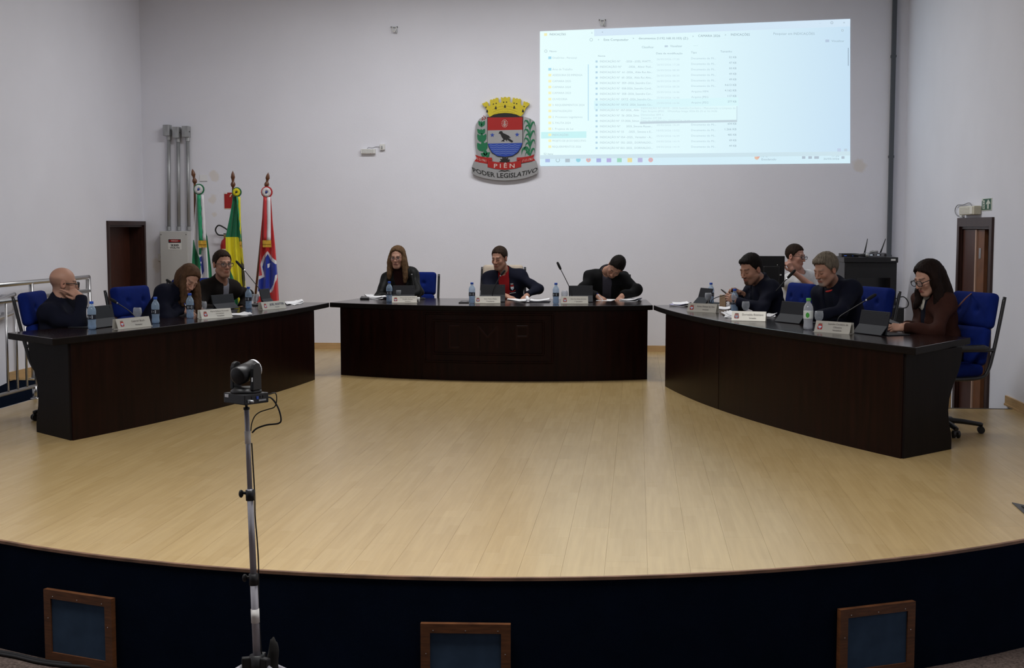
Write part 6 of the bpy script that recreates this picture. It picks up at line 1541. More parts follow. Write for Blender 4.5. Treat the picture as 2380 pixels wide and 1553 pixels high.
def glasses(parent, org, c, M, mat, rad=.0024, hw=.0265, hh=.0195, sq=3.0, k=1.0):
    t = bpy.data.objects.new('glasses', None); COL.objects.link(t); t.parent = parent
    T = lambda p: c + M @ (np.asarray(p, float) * k)
    for s in (-1, 1):
        pts = []
        for i in range(25):
            a = 2 * math.pi * i / 24; ca, sa = math.cos(a), math.sin(a); r = (abs(ca) ** sq + abs(sa) ** sq) ** (-1 / sq)
            pts.append(T((s * .0335 + hw * ca * r, .112 - .10 * abs(s * .0335 + hw * ca * r) ** 1.0 * .22, .008 + hh * sa * r)))
        MB(org).tube(pts, rad, 6, caps=False).build('rim', mat, t, smooth=True)
        MB(org).add(pts[:24], [tuple(range(24))]).build('lens', M_lens, t)
        MB(org).tube([T((s * .058, .1085, .014)), T((s * .074, .085, .016)), T((s * .081, .0, .012)), T((s * .080, -.018, .0))], rad * 1.1, 6).build('temple', mat, t, smooth=True)
    MB(org).tube(bez([T((-.0085, .111, .012)), T((0, .1145, .015)), T((.0085, .111, .012))], 4), rad, 6).build('bridge', mat, t, smooth=True)

def build_person(label, S):
    neck = np.asarray(S['neck'], float); hip = np.array([S['hip'][0], S['hip'][1], S.get('hipz', .56)]); f2 = nrm([*S['f'], 0])
    sp = nrm(neck - hip); Mt = frame3(f2 - sp * (f2 @ sp), sp); rgt, fwd = Mt[:, 0], Mt[:, 1]
    W = S.get('build', 1.0); sw = S.get('sw', .175) * W * .86
    tilt = S.get('shtilt', 0.0)
    shR = neck + rgt * sw - sp * (.085 + tilt) + fwd * .01; shL = neck - rgt * sw - sp * (.085 - tilt) + fwd * .01
    L1, L2 = S.get('arm', (.285, .25))
    elR, wR = ik(shR, S['wR'], L1, L2, S['pR']); elL, wL = ik(shL, S['wL'], L1, L2, S['pL'])
    hc = np.asarray(S['head'], float); Mh = frame3(S['hdir'], S.get('hup', (0, 0, 1))); hk = S.get('hk', 1.0)
    org = np.array([hip[0], hip[1], 0.0]); root = thing('person', label, 'person', org)
    Lw = lambda P: (P - hc) @ Mh / hk
    nb = Lw(neck[None] + sp * .0)[0]; p = S['face']
    # ---- body: head + neck, hands, and the trunk and limbs under the clothes, one mesh
    V, Q, Cc = [], [], []
    def push(v, q, c): k = sum(len(a) for a in V); V.append(v); Q.append(q + k); Cc.append(c)
    def hsd(q):
        d = head_sdf(q, p); return smin(d, cap(q, (0, -.020, -.055), nb + (0, -.0, -.03), .050 * p.get('neck', 1.0), .058 * p.get('neck', 1.0)), .028)
    lo = np.minimum((-.105, -.13, -.14), nb - .085); hi = np.maximum((.105, .14, .15), nb + .085)
    v, q = snet(hsd, lo, hi, .0046); push(hc + (v * hk) @ Mh.T, q, face_cols(v, p))
    bare = S.get('bare', False)
    for (w_, e_, h, hand) in ((wR, elR, S['hR'], 'R'), (wL, elL, S['hL'], 'L')):
        dv, bk, pose = h[:3]; y = nrm(dv); z = np.asarray(bk, float); z = nrm(z - y * (z @ y)); x = np.cross(y, z) * (-1 if hand == 'R' else 1)
        Mx = np.stack([x, y, z], 1); fn = lambda q: hand_sdf(q, POSES[pose], h[3] if len(h) > 3 else .05, h[4] if len(h) > 4 else .6)
        v, q = snet(fn, (-.055, -.095, -.10), (.075, .20, .045), .0046)
        if hand == 'R': q = q[:, ::-1]
        sk = np.array(p['skin']) * S.get('handtone', 1.0); col = np.tile(sk, (len(v), 1)); kn = np.exp(-((v[:, 1] - .088) / .012) ** 2) * (v[:, 2] > 0); col = col * (1 - .12 * kn[:, None])
        if S.get('nails') is not None:
            pass
        push(w_ + (v * S.get('handk', 1.0)) @ Mx.T, q, col)
    kneeR = hip + np.array([0, 0, -.06]) + f2 * .44 + rgt * .11; kneeL = hip + np.array([0, 0, -.06]) + f2 * .44 - rgt * .11
    anR = np.array([*(kneeR + f2 * .03)[:2], .10]); anL = np.array([*(kneeL + f2 * .03)[:2], .10])
    def core(P, g=0.0):
        d = ell(P, neck - sp * .20 + fwd * .0, (.172 * W + g, .112 * W + g, .20 + g), Mt); d = smin(d, ell(P, hip + sp * .12, (.16 * W + g, .115 * W + g, .18 + g), Mt), .08)
        d = smin(d, cap(P, shR, shL, .050 + g), .06)
        for s_ in (shR, shL): d = smin(d, cap(P, neck - sp * .018 + (s_ - neck) * .15, s_ + sp * .004, .034 + g, .044 + g), .06)
        d = smin(d, cap(P, neck - sp * .06, neck + sp * .02, .07 + g * .5, .052 + g * .5), .04)
        return d
    def arms(P, g=0.0, lo_only=False):
        d = np.full(len(P), 9.0)
        for (s, e, w_) in ((shR, elR, wR), (shL, elL, wL)):
            d = np.minimum(d, smin(cap(P, s, e, .050 + g, .043 + g), cap(P, e, w_, .043 + g, .030 + g), .02))
        return d
    pts = np.array([neck + .1, hip, shR, shL, elR, elL, wR, wL, neck - sp * .3 + fwd * .2, neck - sp * .3 - fwd * .2, hip + rgt * .2, hip - rgt * .2]); bl, bh = pts.min(0) - .12, pts.max(0) + .12; bl[2] = hip[2] - .16
    v, q = snet(lambda P: smin(core(P, -.012), arms(P, -.004 if bare else -.012), .03), bl, bh, .013 if bare else .022); push(v, q, np.tile(np.array(p['skin']), (len(v), 1)))
    me = np_mesh('body', np.concatenate(V) - org, np.concatenate(Q), np.concatenate(Cc)); link_mesh('body', me, M_skin, root, smooth=True)
    # ---- jacket / top
    r = np.random.default_rng(S.get('seed', 1)); kk = r.normal(size=(7, 3)); kk = kk / np.linalg.norm(kk, axis=1)[:, None] * r.uniform(22, 48, (7, 1)); ph = r.uniform(0, 6.28, 7); fa = S.get('fold', .006)
    def folds(P): return sum(np.sin(P @ kk[i] + ph[i] + 1.2 * np.sin(P @ kk[(i + 2) % 7] * .5)) for i in range(7)) * fa / 2.2
    jt = S.get('jt', .020); op = S.get('open')
    short = S.get('short', False)
    def sleeves(P):
        d = np.full(len(P), 9.0)
        for (s, e, w_) in ((shR, elR, wR), (shL, elL, wL)):
            if short: d = np.minimum(d, cap(P, s, s + (e - s) * .62, .066 * W, .066))
            else:
                we = w_ + (e - w_) * .06; d = np.minimum(d, smin(cap(P, s, e, .062 * W, .054), cap(P, e, we, .054, .043), .03))
        return d
    def jacket(P):
        d = core(P, jt); d = smin(d, sleeves(P), .06)
        if S.get('skirt'): d = smin(d, cap(P, hip + sp * .05, hip + f2 * .12 - np.array([0, 0, .05]), .17, .17), .06)
        nr = np.abs(d) < .03; d[nr] = d[nr] + folds(P[nr])
        if not short:
            for (e_, w_) in ((elR, wR), (elL, wL)):                   # cut the cuffs square
                u = nrm(w_ - e_); dd = np.linalg.norm(P - w_, axis=1); d = np.where(dd < .09, np.maximum(d, (P - w_) @ u - .004), d)
        q = (P - neck) @ Mt
        if S.get('collar', 1):
            n = 14; ch = None; near = np.linalg.norm(q, axis=1) < .17; qa, q = q, q[near]
            for i in range(n):
                a0 = math.radians(48 + (312 - 48) * i / n); a1 = math.radians(48 + (312 - 48) * (i + 1) / n)
                pt = lambda a, up: np.array([.072 * math.sin(a), .066 * math.cos(a) + .008, .012 - .055 * (.5 + .5 * math.cos(a)) + up])
                for up, rr in ((0, .014), (.022 * S.get('colh', 1.0), .010)):
                    e = cap(q, pt(a0, up), pt(a1, up), rr); ch = e if ch is None else np.minimum(ch, e)
            q = qa; d[near] = smin(d[near], ch, .014)
        d = smax(d, -cap(P, neck - sp * .035 + fwd * .01, neck + sp * .16 + fwd * S.get('nfw', .02), .056, .062), .01)
        if op:
            wtop, wbot, zb = op; hw = np.interp(-q[:, 2], [-.05, .0, zb], [wtop, wtop, wbot]); dist = np.maximum(np.abs(q[:, 0] - S.get('opx', 0)) - hw, np.maximum(-q[:, 1] + .02, -q[:, 2] - zb)); d = smax(d, -dist, .008)
        return d
    v, q = snet(jacket, bl, bh, S.get('jres', .0085)); link_mesh(S.get('topname', 'jacket'), np_mesh('jacket', v - org, q), S['jmat'], root, smooth=True)
    if op or S.get('turtle'):
        tb = S.get('turtle', 0)
        def shirt(P):
            d = core(P, jt - .008) + folds(P) * .4; q = (P - neck) @ Mt
            if tb: d = smin(d, cap(P, neck - sp * .03, neck + (hc - neck) * .30, .062, .060), .012)
            else:
                d = smax(d, -cap(P, neck - sp * S.get('vn', .02) + fwd * .03, neck + sp * .16 + fwd * .03, .050, .062), .008)
            return np.maximum(d, np.abs((P - neck) @ rgt) - .125)
        v, q = snet(shirt, bl, bh, .012); link_mesh(S.get('inname', 'shirt'), np_mesh('shirt', v - org, q), S['smat'], root, smooth=True)
    # ---- trousers and shoes
    def trous(P):
        d = ell(P, hip, (.185 * W, .15, .12), Mt)
        for (k, a, s) in ((kneeR, anR, 1), (kneeL, anL, -1)):
            d = smin(d, cap(P, hip + rgt * s * .09, k, .088, .068), .04); d = smin(d, cap(P, k, a, .066, .05), .03)
        return d
    tp = np.array([hip, kneeR, kneeL, anR, anL]); v, q = snet(trous, tp.min(0) - .2, tp.max(0) + .2, .022); link_mesh('trousers', np_mesh('trousers', v - org, q), S.get('tmat', M_trou), root, smooth=True)
    for a in (anR, anL):
        v, q = snet(lambda P: np.maximum(smin(cap(P, np.array([a[0], a[1], .05]), np.array([a[0], a[1], .045]) + f2 * .16, .045, .036), cap(P, (a[0], a[1], .05), (a[0], a[1], .11), .042), .02), -P[:, 2] + .0), a - (.25, .25, .12), a + (.25, .25, .06), .014); link_mesh('shoe', np_mesh('shoe', v - org, q), M_shoe, root, smooth=True)
    # ---- hair
    H = S.get('hair')
    if H:
        hm = hair_mat(H['name'], H['col']); g = Mh.T @ np.array([0, 0, -1.0]); t = H.get('t', .010); ft = H.get('front', .0)
        hl = H.get('line', ([-.12, -.05, -.028, -.012, .0, .02, .035, .055, .075, .10], [-.075, -.065, -.045, .012, .012, .012, .034, .072, .084, .088]))
        def hsdf(q):
            d = ell(q, (0, -.014, .046), (.077 * p.get('wide', 1.0) + t, .098 + t, .086 + H.get('top', t)))
            if ft: d = smin(d, ell(q, (H.get('fx', 0), .055, .098), (.055, .035, ft)), .03)
            z0 = np.interp(q[:, 1], hl[0], hl[1]); part = H.get('part', 0); z0 = z0 + .0035 * np.sin(q[:, 0] * 210 + 2 * np.sin(q[:, 1] * 90)) + .003 * np.sin(q[:, 1] * 240 + q[:, 0] * 80)
            if part: z0 = z0 + part * np.exp(-((q[:, 0] - H.get('px', 0)) / .03) ** 2) * (q[:, 1] > .03)
            d = smax(d, (z0 - q[:, 2]) * .8, .014)
            for ch in H.get('locks', ()):                                    # (root, outward drift, length, r0, r1, wave)
                rt, outv, L, r0, r1, wv = ch; rt = np.array(rt, float); n = 6; pv = rt
                for k in range(1, n + 1):
                    f_ = k / n; pc = rt + np.array(outv) * math.sin(f_ * 1.6) + g * L * f_ + np.array([wv * math.sin(f_ * 7), wv * math.cos(f_ * 6), 0]); rr0 = r0 + (r1 - r0) * (k - 1) / n; rr1 = r0 + (r1 - r0) * f_
                    d = smin(d, cap(q, pv, pc, rr0, rr1), .032); pv = pc
            an = np.arctan2(q[:, 0], q[:, 1] + .01)
            d = d + H.get('strand', .0016) * (np.sin(an * 46 + 9 * np.sin(q[:, 2] * 30)) + .7 * np.sin(an * 23 + q[:, 2] * 60)) + H.get('rough', .0012) * np.sin(q[:, 0] * 130 + 3 * np.sin(q[:, 1] * 90)) * np.sin(q[:, 1] * 120 + q[:, 2] * 110)
            return smax(d, -(head_sdf(q, p) + .002), .004) if not H.get('locks') else smax(d, -(ell(q, (0, .045, -.025), (.052, .08, .088))), .012)
        ml = max([c[2] for c in H.get('locks', ())] + [0]); lo = np.array([-.14, -.15, -.12]) + np.minimum(g * (ml), 0) - .0; hi = np.array([.14, .15, .17]) + np.maximum(g * ml, 0)
        v, q = snet(hsdf, lo, hi, .0052 if not ml else .0062); link_mesh('hair', np_mesh('hair', hc + (v * hk) @ Mh.T - org, q), hm, root, smooth=True)
    if S.get('glasses'): glasses(root, org, hc, Mh, S['glasses'], k=hk, **S.get('gk', {}))
    # ---- chest badge (embroidered crest)
    if S.get('badge'):
        bx, bz = S['badge']; o_ = neck + rgt * bx - sp * bz + fwd * .5; dirn = -fwd
        for _ in range(60):
            dd = jacket(o_[None])[0]; o_ = o_ + dirn * max(dd, .0005) * .8
            if dd < .001: break
        e = .01; gr = np.array([jacket((o_ + np.eye(3)[i] * e)[None])[0] - jacket((o_ - np.eye(3)[i] * e)[None])[0] for i in range(3)]); nv = nrm(gr)
        xx = nrm(np.cross(sp, nv)); yy = np.cross(nv, xx); Mb = frm(o_ + nv * .003 - org, xx, yy, nv); k = .036 * S.get('bk', 1.0)
        bd = bpy.data.objects.new('chest_badge', None); COL.objects.link(bd); bd.parent = root
        P_ = lambda pts: [(x * k, y * k) for x, y in pts]
        MB().prism(P_([(-.42, .3), (.42, .3), (.42, .75), (-.42, .75)]), 0, .002, Mb).build('badge_top', M_cred, bd); MB().prism(P_([(-.42, .3), (.42, .3), (.36, -.25), (0, -.6), (-.36, -.25)]), 0, .002, Mb).build('badge_shield', M_paper, bd)
        MB().prism(P_([(-.30, -.1), (.30, -.1), (.2, -.35), (0, -.5), (-.2, -.35)]), .002, .003, Mb).build('badge_water', M_sblue, bd); MB().prism(P_([(-.8, -.55), (-.3, -.8), (.3, -.8), (.8, -.55), (.75, -.8), (.3, -1.02), (-.3, -1.02), (-.75, -.8)]), 0, .002, Mb).build('badge_ribbon', M_cred, bd)
        MB().prism(P_([(-.3, .82), (.3, .82), (.4, 1.15), (-.4, 1.15)]), 0, .002, Mb).build('badge_crown', M_galv, bd); MB().prism(P_([(-.8, -1.35), (.8, -1.3), (.8, -1.2), (-.8, -1.25)]), 0, .002, Mb).build('badge_lettering', M_paper, bd)
    return root, dict(shR=shR, shL=shL, elR=elR, elL=elL, wR=wR, wL=wL, Mt=Mt, hc=hc, Mh=Mh, org=org, neck=neck, jacket=jacket)

def px3(x, y, Y): return at_Y(x, y, Y)
def face(skin, **k): d = dict(skin=skin); d.update(k); return d
SK1, SK2, SK3 = (.44, .245, .175), (.38, .20, .135), (.40, .21, .145)

# --- 1 bald man at the near end of the left desk
fP1 = (.97, -.22)
p1, i1 = build_person('bald man with glasses in a navy jacket, chin on hand, nearest on the left desk', dict(
    hip=(-4.66, 10.12), neck=px3(140, 695, 10.06), f=fP1, head=px3(147, 661, 10.08), hdir=(.82, .50, -.12), hup=(.05, 0, 1), hk=1.04, build=1.08,
    wR=px3(187, 690, 9.98), pR=(.75, -.35, -.75), hR=((-.80, .05, .52), (.35, -.75, .5), 'cheek', .1, .3), wL=px3(238, 742, 10.45), pL=(.2, .6, -.4), hL=((.9, -.3, -.1), (0, 0, 1), 'flat'),
    face=face(SK1, shaved=.75, hairc=(.05, .035, .025), neck=1.1, eyes='open'), jmat=M_navy, colh=.6, smat=M_navyt, glasses=M_frames, gk=dict(rad=.0034, hw=.027, hh=.021), seed=3))
chair('blue office chair of the bald man, seen from its side', (-4.60, 10.12, 0), face_rz((.99, .10)))

# --- 2 woman writing
fP2 = (.95, -.30)
p2, i2 = build_person('long-haired woman in navy bent over a pad and writing at the left desk', dict(
    hip=(-4.36, 11.22), neck=px3(413, 673, 11.30), f=fP2, head=px3(436, 650, 11.28), hdir=(.62, -.52, -.58), hup=(.32, .10, 1), hk=1.0, build=.95, arm=(.27, .235),
    wR=px3(424, 719, 11.22), pR=(-.1, -.8, -.45), hR=((.85, -.1, -.35), (-.1, -.35, .9), 'pen'), wL=px3(462, 716, 11.5), pL=(.0, .8, -.5), hL=((.5, -.85, -.1), (.2, .1, 1), 'relax'),
    face=face(SK1, hairc=(.07, .04, .025), eyes='down', jaw=.9, lips=(.30, .09, .08)), jmat=M_navy, colh=.3, smat=M_navyt,
    hair=dict(name='brown_hair', col=(.075, .040, .022), t=.014, part=.01, px=.01, line=([-.12, -.05, -.02, .0, .02, .04, .06, .078, .10], [-.09, -.09, -.08, -.06, .0, .052, .076, .090, .098]),
              locks=(((.072, .015, .02), (.01, .01, 0), .24, .026, .022, .001), ((-.072, .02, .02), (-.01, .02, 0), .26, .028, .024, .001), ((.05, -.06, .0), (.01, -.02, 0), .26, .045, .030, .003), ((-.05, -.06, .0), (-.01, -.02, 0), .26, .045, .032, .003), ((0, -.08, .0), (0, -.02, 0), .25, .05, .035, .003))), seed=5))
chair('empty-looking blue office chair behind the woman writing at the left desk', (-4.20, 11.02, 0), face_rz(fP2))
hand = i2['wR'] + nrm((.85, -.1, -.35)) * .10
pen('white pen held by the woman writing', hand + (.02, -.01, -.035), (-.5, -.2, .85), (.6, .6, .6))

# --- 3 man in brown jacket
fP3 = (.80, -.60)
p3_, i3 = build_person('man with glasses in a dark brown jacket looking right, farthest on the left desk', dict(
    hip=(-4.32, 12.72), neck=px3(514, 651, 12.62), f=fP3, head=px3(517, 616, 12.52), hdir=(.66, -.75, -.03), hk=1.06, build=1.06,
    wR=px3(520, 722, 12.25), pR=(-.4, -.6, -.5), hR=((.8, -.5, -.2), (0, 0, 1), 'relax'), wL=px3(560, 716, 12.8), pL=(.3, .5, -.6), hL=((.7, -.6, -.1), (0, 0, 1), 'relax'),
    face=face(SK2, hairc=(.028, .018, .012), neck=1.02, wide=1.02, jaw=1.12, eyes='open', stubble=.25), jmat=M_brownj, open=(.035, .028, .34), opx=-.02, smat=M_grey, glasses=M_frames, gk=dict(rad=.0024, hw=.027, hh=.017),
    hair=dict(name='dark_brown_hair', col=(.022, .013, .009), t=.006, top=.012, strand=.001), seed=8))
chair('blue office chair hidden behind the man in the brown jacket', (-4.30, 12.72, 0), face_rz(fP3))

# --- 4 woman at the head desk
p4, i4 = build_person('long-haired woman with glasses in a black blazer at the left of the head desk', dict(
    hip=(-2.60, 14.70), neck=px3(926, 627, 14.58), f=(.02, -1), head=px3(924, 600, 14.52), hdir=(-.07, -1, -.10), hk=1.0, build=.98, arm=(.27, .235), sw=.165,
    wR=px3(905, 693, 14.22), pR=(-.9, .2, -.5), hR=((.75, -.6, -.2), (0, -.1, 1), 'relax'), wL=px3(945, 693, 14.22), pL=(.9, .2, -.5), hL=((-.75, -.6, -.2), (0, -.1, 1), 'relax'),
    face=face(SK1, hairc=(.07, .045, .03), jaw=.92, eyes='open', lips=(.30, .09, .08), brow=.6), jmat=M_leather, open=(.052, .060, .40), smat=M_wine, turtle=1, inname='sweater', glasses=M_framer, gk=dict(rad=.0022, hw=.026, hh=.020, sq=2.4), colh=.4,
    hair=dict(name='light_brown_hair', col=(.105, .060, .030), t=.013, part=.012, line=([-.12, -.05, -.02, .0, .02, .04, .06, .078, .10], [-.09, -.09, -.08, -.06, .0, .048, .072, .090, .098]),
              locks=(((.070, .022, .02), (.018, .015, 0), .24, .028, .020, .002), ((-.070, .022, .02), (-.030, .02, 0), .28, .028, .020, .004), ((.064, -.03, .0), (.02, 0, 0), .22, .034, .024, .004), ((-.064, -.03, .0), (-.02, 0, 0), .22, .034, .026, .004), ((0, -.075, .0), (0, -.02, 0), .20, .05, .04, .003))), seed=9))
q = at_Y(955, 700, 14.78); chair('blue office chair of the woman at the head desk', (q[0], 14.72, 0), math.pi - .12)

# --- 5 man in the red shirt (head of the table)
p5, i5 = build_person('man in a navy jacket over a red shirt at the middle of the head desk', dict(
    hip=(-1.47, 14.66), neck=px3(1171, 630, 14.56), f=(.03, -1), head=px3(1161, 602, 14.48), hdir=(-.38, -.90, -.22), hk=1.03, build=1.10, sw=.185,
    wR=px3(1176, 688, 14.20), pR=(-.9, .1, -.35), hR=((.80, -.5, -.25), (0, -.3, 1), 'relax'), wL=px3(1226, 686, 14.22), pL=(1, .1, -.25), hL=((-.30, -.85, -.35), (.1, -.3, 1), 'relax', .12),
    face=face(SK3, hairc=(.03, .02, .014), neck=1.1, wide=1.0, jaw=1.08, eyes='down', stubble=.2), jmat=M_navy, open=(.060, .052, .45), opx=-.0, smat=M_red, vn=.035, badge=(-.088, .17), bk=1.25, colh=1.2,
    hair=dict(name='short_brown_hair', col=(.030, .018, .012), t=.006, top=.010, strand=.001), seed=11))
q = at_Y(1165, 700, 14.8); chair('beige office chair of the man in the red shirt', (q[0], 14.72, 0), math.pi, M_beige, lift=.085)

# --- 6 man writing at the head desk
p6, i6 = build_person('dark-haired man in black leaning over and writing at the right of the head desk', dict(
    hip=(-.34, 14.72), neck=px3(1410, 631, 14.45), f=(.02, -1), head=px3(1431, 621, 14.30), hdir=(-.30, -.62, -.72), hup=(.50, -.2, .9), hk=1.02, build=1.08, sw=.19, shtilt=-.012,
    wR=px3(1388, 688, 14.08), pR=(-1, .2, -.1), hR=((.70, -.45, -.40), (-.3, -.35, .9), 'pen'), wL=px3(1447, 687, 14.10), pL=(1, .1, -.1), hL=((-.42, -.62, -.55), (.2, -.5, .85), 'flat', .14),
    face=face(SK2, hairc=(.010, .008, .007), neck=1.1, eyes='down', stubble=.35), jmat=M_blk, open=(.045, .050, .42), smat=M_greydk, colh=1.4,
    hair=dict(name='black_hair', col=(.008, .006, .005), t=.008, top=.014, strand=.0012), seed=13))
chair('blue office chair hidden behind the man writing at the head desk', (-.34, 14.80, 0), math.pi)
hand = i6['wR'] + nrm((.70, -.45, -.40)) * .10
pen('blue and white pen held by the man writing at the head desk', hand + (.02, -.02, -.04), (-.62, -.1, .75), (.55, .55, .6))

# --- 7 man on his phone (far end of the right desk)
fP7 = (-.93, -.37)
p7, i7 = build_person('dark-haired man in a navy hooded jacket reading his phone, farthest on the right desk', dict(
    hip=(1.30, 12.32), neck=px3(1768, 652, 12.30), f=fP7, head=px3(1746, 628, 12.20), hdir=(-.72, -.62, -.33), hk=1.08, build=1.12, sw=.18,
    wR=px3(1722, 682, 12.32), pR=(.1, .7, -.6), hR=((-.75, -.3, .35), (.2, .5, .6), 'hold'), wL=px3(1716, 702, 12.08), pL=(-.1, -.8, -.55), hL=((-.75, .15, .35), (-.3, -.8, .3), 'hold'),
    face=face(SK2, hairc=(.012, .009, .008), neck=1.2, wide=1.05, jaw=1.15, eyes='down', stubble=.45, goatee=(.03, .02, .015)), jmat=M_navy, colh=1.8, smat=M_navyt, open=(.028, .02, .3),
    hair=dict(name='black_hair', col=(.008, .006, .005), t=.006, top=.018, front=.022, strand=.0014), badge=(.06, .20), bk=.55, seed=15))
chair('blue office chair of the man reading his phone', (1.27, 12.20, 0), face_rz(fP7))
ph = thing('phone', 'dark phone held up by the man in the hooded jacket', 'phone', px3(1692, 685, 12.22), math.radians(70)); ph.rotation_euler = (math.radians(35), math.radians(12), math.radians(65))
MB().box((0, 0, 0), (.072, .15, .009), ch=.003).build('body', M_black, ph); MB().box((0, 0, .005), (.066, .14, .001)).build('screen', M_rackg, ph); MB().box((0, 0, -.0055), (.073, .12, .002), ch=.0008).build('back_cover', mk('rose_cover', (.35, .22, .22), rough=.5), ph)
sheet('envelope', 'standing brown envelope behind the bottle of the man reading his phone', 'envelope', ((1672, 712), (1686, 713), (1688, 711), (1674, 710)), 0, .11, mat=mk('kraft_paper', (.30, .20, .12), rough=.8))

# --- 8 grey-haired man
fP8 = (-.92, -.40)
p8, i8 = build_person('grey-haired man with goatee in a navy jacket with a crest at the right desk', dict(
    hip=(1.86, 11.40), neck=px3(1938, 659, 11.36), f=(-.80, -.60), head=px3(1920, 629, 11.26), hdir=(-.76, -.58, -.33), hk=1.06, build=1.12, sw=.185,
    wR=px3(1880, 733, 11.30), pR=(.2, .6, -.6), hR=((-.75, -.5, -.2), (0, 0, 1), 'relax'), wL=px3(1888, 738, 11.0), pL=(.3, -.8, -.4), hL=((-.85, .1, -.05), (-.1, -.5, .8), 'relax'),
    face=face(SK3, hairc=(.16, .14, .12), neck=1.06, wide=1.03, jaw=1.05, eyes='down', goatee=(.34, .31, .28), stubble=.2, brow=.5), jmat=M_navy, open=(.052, .040, .42), opx=.0, smat=M_navyt, vn=.03, badge=(-.035, .19), bk=1.15, colh=1.1,
    hair=dict(name='grey_hair', col=(.14, .115, .088), t=.010, top=.020, front=.020, strand=.003, rough=.0016), seed=17))
rc = [i8['neck'] + i8['Mt'] @ np.array([.060 * math.sin(a), .036 + .058 * math.cos(a), -.026 - .014 * math.cos(a)]) - i8['org'] for a in np.linspace(-1.1, 1.1, 12)]
MB().tube(rc, .0085, 8).build('red_collar', mk('bright_red_knit', (.55, .02, .015), rough=.7), p8, smooth=True)
chair('blue office chair of the grey-haired man', (1.82, 11.46, 0), face_rz(fP8))

# --- 9 woman in the brown coat
fP9 = (-.90, -.42)
p9, i9 = build_person('dark-haired woman with glasses in a brown coat on her phone, nearest on the right desk', dict(
    hip=(2.30, 10.12), neck=px3(2171, 678, 10.10), f=fP9, head=px3(2158, 649, 10.02), hdir=(-.84, -.42, -.36), hk=1.02, build=.98, arm=(.275, .24), sw=.165,
    wR=px3(2110, 757, 10.15), pR=(.3, .6, -.6), hR=((-.9, -.15, .0), (0, .4, .8), 'hold'), wL=px3(2104, 762, 9.92), pL=(.6, -.75, -.35), hL=((-.92, .12, .02), (-.1, -.7, .5), 'hold'),
    face=face(SK1, hairc=(.020, .012, .010), jaw=.9, eyes='down', lips=(.28, .04, .04)), jmat=M_coat, open=(.040, .020, .3), smat=M_navyt, skirt=True, colh=1.0, topname='coat', glasses=M_frames, gk=dict(rad=.0030, hw=.0275, hh=.021),
    hair=dict(name='dark_brown_long_hair', col=(.010, .0052, .0042), t=.020, top=.018, part=.008, line=([-.12, -.05, -.02, .0, .02, .04, .06, .078, .10], [-.09, -.09, -.08, -.06, -.01, .052, .076, .090, .098]),
              locks=(((.074, -.005, .02), (.016, -.03, 0), .24, .034, .028, .006), ((-.074, -.005, .02), (-.014, -.03, 0), .24, .034, .028, .006), ((.045, -.07, .0), (.015, -.05, 0), .25, .05, .045, .006), ((-.045, -.07, .0), (-.015, -.05, 0), .25, .05, .045, .006), ((0, -.09, .01), (0, -.06, 0), .24, .055, .050, .004), ((.06, .04, -.05), (.01, .03, 0), .14, .018, .014, .010))), seed=19))
sc = [i9['neck'] + i9['Mt'] @ np.array([.060 * math.sin(a), .070 * math.cos(a) + .012, .0 - .03 * math.cos(a)]) - i9['org'] for a in np.linspace(-1.7, 1.7, 14)]
scf = MB().tube(sc, [.012, .016, .02, .022, .024, .024, .026, .026, .024, .024, .022, .02, .016, .012], 10)
scf.tube([sc[7], sc[7] + i9['Mt'] @ np.array([.01, .02, -.07]), sc[7] + i9['Mt'] @ np.array([.0, .0, -.13])], [.024, .028, .012], 10).build('scarf', M_scarf, p9, smooth=True)
chair('blue office chair of the woman in the brown coat, with its base showing', (2.30, 10.03, 0), face_rz(fP9), lift=.03)
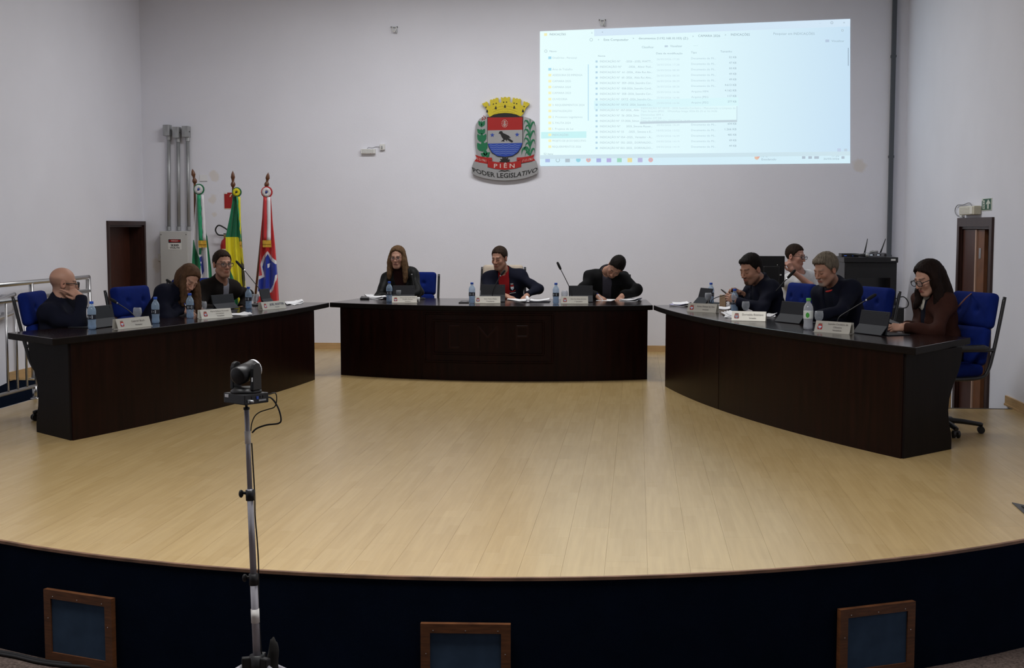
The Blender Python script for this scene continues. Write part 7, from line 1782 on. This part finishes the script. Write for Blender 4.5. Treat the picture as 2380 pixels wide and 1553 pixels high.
ph = thing('phone', 'dark phone held in both hands by the woman in the brown coat', 'phone', px3(2072, 749, 9.98)); ph.rotation_euler = (math.radians(22), math.radians(-14), math.radians(70))
MB().box((0, 0, 0), (.074, .155, .009), ch=.003).build('body', M_black, ph); MB().box((0, 0, .005), (.068, .145, .001)).build('screen', M_rackg, ph)
for k in range(3): MB().box((-.02 + k * .018, .062, -.006), (.011, .011, .003)).build('camera_lens', M_steel, ph)
st_ = bez([px3(2258, 682, 10.14), px3(2246, 692, 10.05), px3(2232, 707, 10.02), px3(2220, 720, 10.03)], 6); L = st_[0]
o = MB(L).tube(st_, .007, 6, flat=.5).build('bag_strap', mk('brown_leather_strap', (.12, .03, .018), rough=.5), None, loc=L, smooth=True); tag(o, 'brown leather bag strap hanging over the chair of the woman in the coat', 'strap')

# --- 10 technician behind the right desk
fP10 = (.62, -.78)
p10, i10 = build_person('man with glasses in a white t-shirt resting his cheek on his hand behind the desks', dict(
    hip=(1.72, 14.62), neck=px3(1858, 632, 14.48), f=fP10, head=px3(1848, 598, 14.40), hdir=(.80, -.58, -.12), hup=(.08, 0, 1), hk=1.04, build=1.0, short=True, bare=True, hipz=.56,
    wR=px3(1842, 630, 14.18), pR=(.85, -.4, -.4), hR=((-.45, -.1, .85), (.4, -.8, .2), 'fist', .05, .4), wL=px3(1895, 690, 14.3), pL=(.6, .5, -.6), hL=((.3, -.9, -.2), (0, 0, 1), 'relax'),
    face=face((.46, .24, .18), hairc=(.02, .014, .010), neck=1.1, eyes='open'), jmat=M_white, topname='tshirt', collar=0, jt=.012, smat=M_white, glasses=M_frames, gk=dict(rad=.0022, hw=.026, hh=.017),
    hair=dict(name='dark_brown_hair', col=(.022, .013, .009), t=.006, top=.010, strand=.001), seed=21))
so = thing('stool', 'dark stool under the man in the white t-shirt', 'stool', (1.72, 14.66, 0))
MB().lathe([(.0, .42), (.17, .42), (.18, .44), (.17, .46), (.0, .465)], 20).build('seat', M_black, so, smooth=True); MB().lathe([(.025, .03), (.025, .42)], 12).build('column', M_steel, so, smooth=True); MB().lathe([(.20, 0), (.20, .015), (.03, .04)], 20).build('foot_plate', M_black, so)
